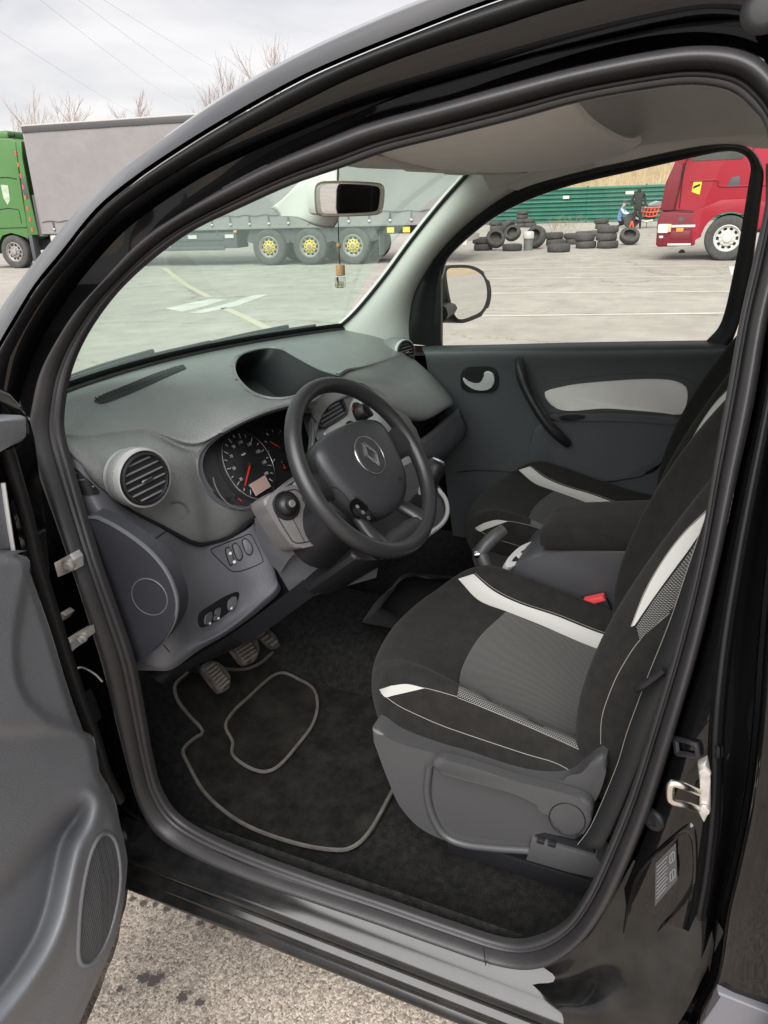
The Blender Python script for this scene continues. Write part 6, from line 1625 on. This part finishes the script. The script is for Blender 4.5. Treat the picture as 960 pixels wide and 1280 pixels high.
box('headlamp_indicator', (-0.022, 1.38, 0.79), (0.07, 0.10, 0.19), mat('peach_lens', (0.75, 0.42, 0.22), 0.3), red, 0.015)
lathe('tow_cap', [(0, 0.01), (0.05, 0.01), (0.06, 0.0)], (-0.01, 1.12, 0.99), (-1, 0, 0), M_TRAIL, red, seg=18)
box('fog_lamp', (-0.012, 1.55, 0.58), (0.04, 0.10, 0.06), M_WHITEP, red, 0.01)
# door seam, grab recess, badge, sticker
tube('door_seam', [(0.052, -0.35, 1.36), (0.052, -0.32, 2.2), (0.052, -0.28, 3.2)], 0.010, M_REDD, red, seg=4, n=8)
tube('door_seam', [(0.052, 1.20, 1.25), (0.052, 1.17, 2.25), (0.052, 0.9, 3.0)], 0.012, M_DARK, red, seg=4, n=8)
tube('belt_crease', [(0.048, 1.0, 1.86), (0.048, 0.4, 1.86), (0.048, 0.28, 1.72), (0.048, -0.9, 1.72)], 0.014, M_REDC, red, seg=6, n=26)
prism('door_handle_recess', [L(0.050, y, z) for y, z in ((0.16,1.72),(0.08,1.92),(-0.10,1.93),(-0.12,1.70))], (0.02, 0, 0), M_TRAIL, red, 0.006)
box('door_window', (0.055, 0.45, 2.62), (0.02, 1.15, 0.62), mat('truck_glass', (0.05, 0.06, 0.06), 0.05, coat=1.0), red, 0.01)
prism('vinyl_sticker', [L(0.049, y, z) for y, z in ((0.95,1.62),(0.93,1.84),(0.74,1.84),(0.76,1.55))][::-1], (0.003, 0, 0), mat('yellow_sticker', (0.80, 0.55, 0.03), 0.5), red)
prism('sticker_mark', [L(0.046, y, z) for y, z in ((0.93,1.68),(0.92,1.75),(0.77,1.80),(0.77,1.75))][::-1], (0.002, 0, 0), M_DARK, red)
tube('mirror_arm', [(0.0, 1.05, 2.45), (-0.15, 1.20, 2.5), (-0.18, 1.22, 2.7)], 0.025, M_DARK, red, n=10)
box('mirror_head', (-0.18, 1.20, 2.75), (0.18, 0.10, 0.55), M_DARK, red, 0.03)
wheel(red, 0.0, 0.0, 0.53, 0.32, M_WHITEP, M_WHITEP)
wheel(red, 2.44, 0.0, 0.53, 0.32, M_WHITEP, M_WHITEP, side=1, studs=False)
wheel(red, 0.1, -3.6, 0.53, 0.6, M_WHITEP, M_WHITEP)
box('tractor_frame', (1.25, -2.4, 0.75), (0.9, 5.0, 0.25), M_TRAIL, red)

# ================================================================== scrap tyres
M_CT = mat('scrap_tyre_rubber', (0.040, 0.040, 0.040), 0.85, vary=(0.085, 0.080, 0.074), var_scale=9, bump=(60, 0.3, 0.01))
tp_ = [(0.195, -0.085), (0.20, -0.10), (0.26, -0.112), (0.305, -0.102), (0.325, -0.075), (0.33, 0.0), (0.325, 0.075), (0.305, 0.102), (0.26, 0.112), (0.20, 0.10), (0.195, 0.085), (0.215, 0.06), (0.225, 0.0), (0.215, -0.06), (0.195, -0.085)]
proto_t = None
NT = [0]
def tyre(loc, axis, label, s=1.0):
    global proto_t
    if proto_t is None:
        proto_t = lathe('scrap_tyre', tp_, (0, 0, 0), (0, 0, 1), M_CT, None, seg=28, angle=60); o = proto_t
    else:
        o = proto_t.copy(); scene.collection.objects.link(o)
    o.location = loc; o.scale = (s, s, s)
    o.rotation_euler = Vector(axis).to_track_quat('Z', 'Y').to_euler()
    tag(o, label, 'tyre', 'scrap tyres piled on the lot')
    return o
def stack(px_, py_, n, label, s=1.0, back=0.0):
    q = GP(px_, py_)
    names = {1: ['lying flat'], 2: ['lower tyre', 'upper tyre'], 3: ['bottom tyre', 'middle tyre', 'top tyre'], 4: ['bottom tyre', 'second tyre from below', 'third tyre from below', 'top tyre']}[n]
    for k in range(n):
        tyre((q.x+back+0.012*((k*7) % 3-1), q.y+0.03*((k*5) % 3-1), q.z+0.112*s+0.224*s*k), (0.01*k, 0.012, 1), (names[k]+' ' + label), s)
def lean(px_, py_, axis, label, s=1.0, lift=0.0):
    q = GP(px_, py_); a = Vector(axis).normalized()
    hor = math.sqrt(max(0, 1-a.z*a.z))
    tyre((q.x, q.y, q.z+(0.33*hor+0.108*abs(a.z))*s+lift), a, label, s)
stack(603, 313, 2, 'of the pair at the left end of the tyre pile', 0.98)
lean(619, 313, (-0.75, -0.35, 0.55), 'tyre leaning with its hole towards us at the left of the pile', 1.0, 0.05)
stack(639, 313.5, 1, 'dark tyre in front of the leaning ones at the pile\'s left', 1.0)
lean(634, 307, (0.35, 0.75, 0.45), 'tyre tipped up steeply behind the left of the pile', 0.95, 0.28)
lean(640, 310, (-0.80, 0.10, 0.60), 'tyre propped on the flat one left of the bucket', 0.9, 0.20)
lean(669, 311, (-0.85, 0.30, 0.30), 'tall tyre standing on edge just right of the bucket', 1.12)
stack(697, 315, 1, 'tyre nearest us in front of the row, alone', 1.10)
stack(693, 307, 2, 'behind the nearest single tyre', 1.0)
stack(713, 306, 2, 'of the pair half hidden left of the two-high stack', 0.85, 0.3)
stack(731, 310, 2, 'of the stack just left of the three-high stack', 1.02)
stack(758, 310, 3, 'of the three-high stack in the row', 1.05)
lean(786, 306, (-0.62, -0.20, 0.75), 'loose tyre lying tilted at the right end of the pile', 1.02, -0.02)
stack(728, 296, 1, 'worn tyre behind the two-high stack', 0.95)
stack(742, 295, 1, 'worn tyre behind the three-high stack\'s left edge', 0.95)
stack(752, 286, 2, 'of the low stack towards the fence, behind the three-high stack', 1.0)
stack(652, 284, 4, 'of the tall stack against the fence', 0.90)
stack(662, 284, 2, 'of the short stack right beside the tall one at the fence', 0.95)
stack(620, 288, 2, 'of the stack standing before the grey shed', 1.0)
# bucket among the tyres
bq = GP(660, 313)
bk_ = thing('bucket', 'grey plastic bucket with a white lid among the scrap tyres', 'bucket', bq)
lathe('bucket_body', [(0, 0.0), (0.14, 0.0), (0.16, 0.40), (0.15, 0.40)], (0, 0, 0), (0, 0, 1), mat('grey_bucket', (0.16, 0.17, 0.17), 0.6), bk_, seg=24)
lathe('bucket_lid', [(0.18, 0.38), (0.185, 0.42), (0.18, 0.55), (0.15, 0.60), (0, 0.60)], (0, 0, 0), (0, 0, 1), M_WHITEP, bk_, seg=24)
# debris scrap near the red truck
dq = GP(852, 316)
tag(lathe('rubber_scrap', [(0, 0.10), (0.05, 0.085), (0.09, 0.04), (0.10, 0.0), (0, 0.0)], dq, (0, 0, 1), M_TYRE, None, seg=9), 'small dark lump of rubber on the asphalt before the red truck', 'debris')
# ================================================================== fence, shed, bank
FX = 42.5
fz = gz(FX)
fence = thing('metal_fence', 'green corrugated metal fence behind the scrap tyres', 'fence', (FX, 6, fz))
M_FEN = mat('green_corrugated_sheet', (0.024, 0.125, 0.090), 0.5, vary=(0.034, 0.155, 0.113), var_scale=1.2)
def sheet(name, y0, y1, parent):
    G = []
    for k in range(73):
        z = 0.06+1.72*k/72; a = 2*math.pi*z/0.205
        x = -0.05*max(-0.6, min(0.6, math.sin(a)))/0.6
        G.append([(x, y, z) for y in np.linspace(y0, y1, 4)])
    return grid(name, G, M_FEN, parent, angle=30)
for k in range(9): sheet('fence_panel', 7.3-3.0*k-2.98, 7.3-3.0*k, fence)
for k in range(10): box('fence_post', (0.10, 7.3-3.0*k, 0.9), (0.08, 0.08, 1.85), M_TRAIL, fence)
for yy, zz, w in ((2.4, 1.30, 0.34), (-0.9, 1.42, 0.42)):
    box('fence_sign', (-0.062, yy, zz), (0.01, w, 0.16), M_WHITEP, fence)
sq = GP(632, 285)
shed = thing('metal_shed', 'blue grey sheet metal shed at the left end of the green fence', 'shed', (42.3, 16.6, fz))
box('shed_wall', (1.5, 0, 1.2), (3.0, 6.0, 2.4), mat('blue_grey_sheet', (0.17, 0.20, 0.215), 0.6, vary=(0.21, 0.24, 0.25), var_scale=2), shed, 0.02)
for k in range(20): box('wall_rib', (-0.015, -2.9+0.3*k, 1.2), (0.03, 0.05, 2.36), shed.children[0].data.materials[0], shed)
box('shed_roof', (1.5, 0, 2.44), (3.2, 6.2, 0.08), M_TRAIL, shed, 0.01)
# dry bank behind the fence
hx = np.concatenate([np.linspace(44, 60, 9), np.linspace(64, 120, 8)])
rh_ = random.Random(5)
def hz_(x, y): return gz(x)+7.5*smooth((x-44.5)/38)+0.35*math.sin(y*0.21+x*0.1)*smooth((x-46)/10)+0.2*math.sin(y*0.53)*smooth((x-46)/10)
M_BANK = mat('dry_grass_soil', (0.30, 0.22, 0.13), 0.95, vary=(0.40, 0.31, 0.20), var_scale=0.8)
struct(grid('hillside', [[(x, y, hz_(x, y)) for x in hx] for y in np.linspace(-120, 60, 40)], M_BANK))
V, F = [], []
for k in range(26000):
    x = 45+25*rh_.random()**1.3; y = -32+50*rh_.random(); z = hz_(x, y); h = 0.35+0.75*rh_.random(); w = 0.025
    a = rh_.random()*math.pi; lx, ly = (rh_.random()-0.5)*0.5*h, (rh_.random()-0.5)*0.5*h
    i = len(V); ca, sa = math.cos(a)*w, math.sin(a)*w
    V += [(x-ca, y-sa, z-0.03), (x+ca, y+sa, z-0.03), (x+lx, y+ly, z+h)]; F.append((i, i+1, i+2))
dg_ = ob('dry_grass', V, F, mat('dry_grass_blades', (0.40, 0.30, 0.17), 0.9, vary=(0.52, 0.42, 0.27), var_scale=2.0), smooth=False); dg_['kind'] = 'stuff'
# dry weeds at the foot of the fence
def twiggy(name, q, n, h, spread, seedn, m, r=0.006):
    rs = random.Random(seedn); bmw = bmesh.new()
    t = thing(name, '', '', q)
    Vv, Ff = [], []
    def limb(a, d, L_, rad, depth):
        b = a+d*L_
        x, y, w = frame(d)
        i = len(Vv)
        for k in range(3):
            an = 2*math.pi*k/3; Vv.append(a+(x*math.cos(an)+y*math.sin(an))*rad)
        for k in range(3):
            an = 2*math.pi*k/3; Vv.append(b+(x*math.cos(an)+y*math.sin(an))*rad*0.6)
        for k in range(3): Ff.append((i+k, i+(k+1) % 3, i+3+(k+1) % 3, i+3+k))
        if depth:
            for c in range(rs.choice((2, 3))):
                dd2 = (d+Vector((rs.uniform(-.7, .7), rs.uniform(-.7, .7), rs.uniform(-.1, .5)))).normalized()
                limb(a+(b-a)*rs.uniform(0.5, 1.0), dd2, L_*rs.uniform(0.45, 0.75), rad*0.6, depth-1)
    for k in range(n):
        d = Vector((rs.uniform(-1, 1)*spread, rs.uniform(-1, 1)*spread, 1)).normalized()
        limb(Vector((rs.uniform(-.3, .3), rs.uniform(-.6, .6), 0)), d, h*rs.uniform(.5, .9), r, 2)
    ob('stems', Vv, Ff, m, t, smooth=False)
    return t
M_WEED = mat('dry_stems', (0.30, 0.23, 0.15), 0.9)
wq = GP(704, 291)
w1 = twiggy('dry_weed', wq, 18, 0.60, 0.7, 11, M_WEED, 0.009); w1['label'] = 'clump of dry weeds before the green fence, left of the people'; w1['category'] = 'weed'
# ================================================================== bare trees behind the trailer
M_BARK = mat('hazed_winter_bark', (0.26, 0.21, 0.18), 0.9, vary=(0.38, 0.32, 0.28), var_scale=6)  # bark lightened, distance haze is put into the colour
def tree(q, H, seedn, label, spread=0.55, droop=0.0):
    rs = random.Random(seedn); t = thing('bare_tree', label, 'tree', q, 0, 'bare winter trees behind the trailer')
    store = {'trunk': ([], []), 'crown': ([], [])}
    def limb(a, d, L_, rad, depth, key):
        Vv, Ff = store[key]; segs = 3 if depth > 2 else 2; p = a.copy(); dirn = d.copy(); k3 = 5 if depth > 3 else 3
        pts = [p.copy()]
        for s_ in range(segs):
            dirn = (dirn+Vector((rs.uniform(-.16, .16), rs.uniform(-.16, .16), 0.06-droop*(4-depth)*0.05))).normalized(); p = p+dirn*L_/segs; pts.append(p.copy())
        for s_ in range(segs):
            x, y, w = frame(pts[s_+1]-pts[s_]); r0_ = rad*(1-0.4*s_/segs); r1_ = rad*(1-0.4*(s_+1)/segs); i = len(Vv)
            for rr, c in ((r0_, pts[s_]), (r1_, pts[s_+1])):
                for k in range(k3):
                    an = 2*math.pi*k/k3; Vv.append(c+(x*math.cos(an)+y*math.sin(an))*rr)
            for k in range(k3): Ff.append((i+k, i+(k+1) % k3, i+k3+(k+1) % k3, i+k3+k))
        if depth > 0:
            nb = 4 if depth >= 3 else (4 if depth == 2 else 3)
            for c in range(nb):
                f = rs.uniform(0.35, 1.0) if c else 1.0
                j = min(segs-1, int(f*segs)); base = pts[j]+(pts[j+1]-pts[j])*(f*segs-j) if f < 1 else pts[-1]
                sp_ = spread*(0.35 if c == 0 else 1.0)
                nd = (dirn+Vector((rs.uniform(-1, 1)*sp_, rs.uniform(-1, 1)*sp_, rs.uniform(0.0, 0.35)))).normalized()
                limb(base, nd, L_*rs.uniform(0.55, 0.78), rad*(0.62 if c == 0 else 0.45), depth-1, 'crown')
    limb(Vector((0, 0, -0.1)), Vector((rs.uniform(-.05, .05), rs.uniform(-.05, .05), 1)), H*0.36, H*0.018, 5, 'trunk')
    allv = store['crown'][0]; zt = max(v.z for v in allv); top = [v for v in allv if v.z > 0.6*zt]
    mx_, my_ = sum(v.x for v in top)/len(top), sum(v.y for v in top)/len(top)
    for k, (v, f) in store.items():
        v = [Vector(((q.x-mx_*min(1.0, q.z/(0.8*zt)))*H/zt, (q.y-my_*min(1.0, q.z/(0.8*zt)))*H/zt, q.z*H/zt)) for q in v]
        ob(k, v, f, M_BARK, t, smooth=False)
    return t
def tree_at(px_, top_py, D, seedn, label, spread=0.55):
    """tree whose top shows at photo pixel (px_, top_py), D metres away in X"""
    top = P(px_, top_py, D); H = top.z-gz(D)
    return tree(Vector((top.x, top.y, gz(D))), H, seedn, label, spread)
tree_at(14, 106, 31, 21, 'bare haze-pale tree at the left edge above the green cab', 0.8)
tree_at(72, 112, 34, 22, 'bare haze-pale tree above the front corner of the grey trailer', 0.85)
tree_at(165, 107, 36, 23, 'small round bare tree rising just over the trailer roof', 1.0)
tree_at(278, 62, 33, 24, 'bare tree over the trailer, left of the two by the black roof edge', 0.7)
tree_at(312, 40, 34, 26, 'tallest bare tree, half cut by the black roof edge', 0.8)
# overhead wires
for k, (a, b) in enumerate((((-60, 0), (190, 152)), ((40, -8), (230, 130)), ((85, -10), (300, 140)), ((120, -6), (340, 120)))):
    A, B_ = P(a[0], a[1], 14+2*k), P(b[0], b[1], 60+3*k)
    pts = [A*(1-t)+B_*t+Vector((0, 0, -1.0*math.sin(math.pi*t)*0.25)) for t in np.linspace(0, 1, 14)]
    d = (A-B_).normalized(); pts = [A+d*30]+pts+[B_-d*60]
    tag(tube('overhead_wire', pts, 0.0045, mat('wire_grey', (0.34, 0.34, 0.36), 0.6), None, seg=4, n=40), ['first', 'second', 'third', 'fourth'][k]+' thin overhead wire from the left crossing the cloudy sky', 'wire', 'overhead wires')
# ================================================================== people and motorcycle by the fence
def body(name, joints, bones, m, parent=None, sub=2):
    """one continuous skinned figure: joints {name: (pos, radius)}"""
    names = list(joints); me = bpy.data.meshes.new(name)
    me.from_pydata([joints[n][0] for n in names], [(names.index(a), names.index(b)) for a, b in bones], [])
    o = bpy.data.objects.new(name, me); scene.collection.objects.link(o)
    sk = o.modifiers.new('skin', 'SKIN'); sk.use_smooth_shade = True
    for i, n in enumerate(names):
        r = joints[n][1]; me.skin_vertices[0].data[i].radius = (r, r) if not isinstance(r, tuple) else r
        me.skin_vertices[0].data[i].use_root = (n == 'hip')
    o.modifiers.new('sub', 'SUBSURF').levels = sub; o.modifiers['sub'].render_levels = sub
    dg = bpy.context.evaluated_depsgraph_get(); dg.update()
    me2 = bpy.data.meshes.new_from_object(o.evaluated_get(dg))
    bpy.data.objects.remove(o)
    return link(me2, name, m, parent, angle=180)
def split_faces(o, rules):
    """assign materials by height: rules = [(test(co), material)]"""
    for test, m in rules:
        o.data.materials.append(m); k = len(o.data.materials)-1
        for p in o.data.polygons:
            if test(p.center): p.material_index = k
M_SKIN = mat('skin', (0.48, 0.28, 0.20), 0.6)
M_BLK = mat('black_hoodie_cloth', (0.022, 0.022, 0.024), 0.9)
M_DKT = mat('black_trousers', (0.018, 0.018, 0.020), 0.9)
M_DEN = mat('blue_denim', (0.10, 0.19, 0.36), 0.85)
M_PALE = mat('pale_sleeve_cloth', (0.50, 0.55, 0.58), 0.9)
mq = GP(795, 286)
# standing figure seen from behind, hood up, legs slightly apart; local -x looks at us
m1 = thing('person', 'standing person in a black hoodie and black trousers by the fence', 'person', mq, 0.0)
J = dict(hip=((0, 0, 0.92), 0.155), waist=((0, 0, 1.08), 0.14), chest=((0, 0, 1.30), (0.13, 0.19)), neck=((0, 0, 1.50), 0.075), head=((-0.01, 0.01, 1.62), 0.105), crown=((-0.01, 0.01, 1.74), 0.085),
 sl=((0, 0.19, 1.42), 0.075), el=((0.02, 0.31, 1.17), 0.058), wl=((-0.06, 0.24, 0.96), 0.045), fl=((-0.08, 0.22, 0.87), 0.035), sr=((0, -0.19, 1.42), 0.075), er=((0.02, -0.29, 1.17), 0.058), wr=((-0.02, -0.31, 0.93), 0.045), fr=((-0.03, -0.31, 0.84), 0.035),
 hl=((0, 0.10, 0.84), 0.105), kl=((0.0, 0.13, 0.47), 0.070), al=((0.02, 0.14, 0.09), 0.05), tl=((-0.14, 0.16, 0.035), 0.04), hr=((0, -0.10, 0.84), 0.105), kr=((0.0, -0.14, 0.47), 0.070), ar=((0.02, -0.16, 0.09), 0.05), tr=((-0.14, -0.18, 0.035), 0.04))
BN = [('hip','waist'),('waist','chest'),('chest','neck'),('neck','head'),('head','crown'),('chest','sl'),('sl','el'),('el','wl'),('wl','fl'),('chest','sr'),('sr','er'),('er','wr'),('wr','fr'),('hip','hl'),('hl','kl'),('kl','al'),('al','tl'),('hip','hr'),('hr','kr'),('kr','ar'),('ar','tr')]
b1 = body('body', J, BN, M_BLK, m1)
split_faces(b1, [(lambda c: c.z < 0.90 and abs(c.y) < 0.24, M_DKT), (lambda c: c.z < 0.93 and abs(c.y) > 0.17 and c.z > 0.7, M_SKIN)])
# crouching figure with cap, denim vest and pale sleeves, turned to the motorcycle
cq = GP(776, 284)
m2 = thing('person', 'crouching person in a denim vest and dark cap beside the motorcycle', 'person', cq, 0.0)
J2 = dict(hip=((0, 0.10, 0.30), 0.15), waist=((0, 0.09, 0.46), 0.14), chest=((0, 0.02, 0.72), (0.13, 0.18)), neck=((0, -0.05, 0.90), 0.07), head=((0, -0.09, 1.02), 0.095), crown=((0, -0.10, 1.14), 0.080),
 sl=((-0.12, 0.02, 0.82), 0.07), el=((-0.20, -0.12, 0.60), 0.055), wl=((-0.16, -0.36, 0.58), 0.042), fl=((-0.15, -0.44, 0.58), 0.035), sr=((0.12, 0.0, 0.82), 0.07), er=((0.16, -0.18, 0.62), 0.055), wr=((0.10, -0.38, 0.56), 0.042), fr=((0.08, -0.46, 0.56), 0.035),
 hl=((-0.10, 0.04, 0.28), 0.11), kl=((-0.14, -0.36, 0.44), 0.075), al=((-0.13, -0.20, 0.09), 0.05), tl=((-0.14, -0.40, 0.035), 0.04), hr=((0.10, 0.06, 0.24), 0.11), kr=((0.14, -0.30, 0.22), 0.075), ar=((0.13, 0.08, 0.09), 0.05), tr=((0.14, 0.16, 0.04), 0.04))
b2 = body('body', J2, BN, M_DEN, m2)
split_faces(b2, [(lambda c: c.z < 0.50 and (c.y < 0.0 or c.z < 0.28), M_DKT), (lambda c: (c.y < -0.10 and 0.48 < c.z < 0.8) or abs(c.x) > 0.17 and c.z > 0.5, M_PALE), (lambda c: c.y < -0.36 and c.z > 0.45, M_SKIN), (lambda c: c.z > 0.93, M_SKIN)])
lathe('cap', [(0.103, 0.0), (0.102, 0.05), (0.075, 0.10), (0, 0.115)], (0, -0.095, 1.075), (0, -0.1, 1), mat('dark_cap', (0.05, 0.055, 0.07), 0.9), m2, seg=18)
# motorcycle, side on
bq2 = GP(811, 285)
mb = thing('motorcycle', 'black sports motorcycle with red fairing parked at the fence', 'motorcycle', bq2, math.radians(12))
M_RIMR = mat('red_wheel_frame', (0.70, 0.07, 0.03), 0.4)
for y, nm in ((-0.70, 'front'), (0.70, 'rear')):
    w = part('wheel', mb)
    lathe('tyre', [(0.22, -0.05), (0.27, -0.065), (0.30, -0.03), (0.305, 0.0), (0.30, 0.03), (0.27, 0.065), (0.22, 0.05), (0.22, -0.05)], (0, y, 0.305), (1, 0, 0), M_TYRE, w, seg=28)
    lathe('rim', [(0.22, -0.02), (0.225, 0.0), (0.22, 0.02), (0.20, 0.0), (0.22, -0.02)], (0, y, 0.305), (1, 0, 0), mat('green_rim_tape', (0.05, 0.45, 0.20), 0.4), w, seg=28)
    for k in range(5):
        a = 2*math.pi*k/5
        tube('spoke', [(0, y, 0.305), (0, y+0.21*math.cos(a), 0.305+0.21*math.sin(a))], 0.014, M_DARK, w, seg=5, n=2)
tube('fork', [(-0.09, -0.70, 0.305), (-0.09, -0.55, 0.70), (-0.08, -0.47, 0.95)], 0.025, M_STEEL, mb, n=8)
tube('swingarm', [(-0.08, 0.70, 0.305), (-0.10, 0.2, 0.40)], 0.03, M_DARK, mb, n=4)
for s in (-0.13, 0.10):
    for zz, y0, y1 in ((0.78, -0.36, 0.26), (0.62, -0.30, 0.30), (0.46, -0.22, 0.22)):
        tube('trellis_tube', [(s, y0, zz), (s, (y0+y1)/2, zz-0.03), (s, y1, zz)], 0.028, M_RIMR, mb, n=10)
    for k in range(5): tube('trellis_tube', [(s, -0.30+0.14*k, 0.78), (s, -0.22+0.13*k, 0.48)], 0.022, M_RIMR, mb, n=2)
box('engine', (0, 0.0, 0.50), (0.22, 0.42, 0.34), M_DARK, mb, 0.05, seg=3)
prism('tank', [L(-0.13, y, z) for y, z in ((-0.42,0.80),(-0.38,0.98),(-0.15,1.02),(0.12,0.90),(0.15,0.80))], (0.26, 0, 0), mat('grey_tank_paint', (0.16, 0.17, 0.18), 0.3, coat=1), mb, 0.04, 3)
prism('tail_seat', [L(-0.11, y, z) for y, z in ((0.10,0.82),(0.16,0.88),(0.55,0.94),(0.85,1.06),(0.83,0.98),(0.5,0.84))], (0.22, 0, 0), M_BLACKP, mb, 0.025, 2)
prism('headlight_fairing', [L(-0.13, y, z) for y, z in ((-0.42,0.92),(-0.52,1.12),(-0.62,1.10),(-0.70,0.94),(-0.60,0.82))], (0.26, 0, 0), M_DARK, mb, 0.03, 2)
tube('handlebar', [(-0.34, -0.40, 1.04), (-0.12, -0.46, 1.02), (0.12, -0.46, 1.02), (0.34, -0.40, 1.04)], 0.017, M_DARK, mb, n=14)
tube('exhaust', [(-0.14, -0.1, 0.30), (-0.15, 0.2, 0.26), (-0.17, 0.62, 0.42)], [0.03, 0.035, 0.05], M_STEEL, mb, n=12)
tube('side_stand', [(-0.1, 0.1, 0.3), (-0.26, 0.14, 0.01)], 0.012, M_DARK, mb, n=2)
tq = GP(789, 287)
tb = thing('tool_jack', 'small red jack stand on the ground in front of the crouching person', 'jack', tq)
prism('jack_frame', [L(0, y, z) for y, z in ((-0.13,0.0),(-0.04,0.36),(0.04,0.36),(0.13,0.0),(0.09,0.0),(0.0,0.26),(-0.09,0.0))], (0.12, 0, 0), M_RIMR, tb, 0.01)
tube('jack_handle', [(0.05, 0, 0.34), (-0.02, -0.05, 0.52)], 0.014, M_DARK, tb, n=2)

mb.scale = (1.12, 1.12, 1.12)
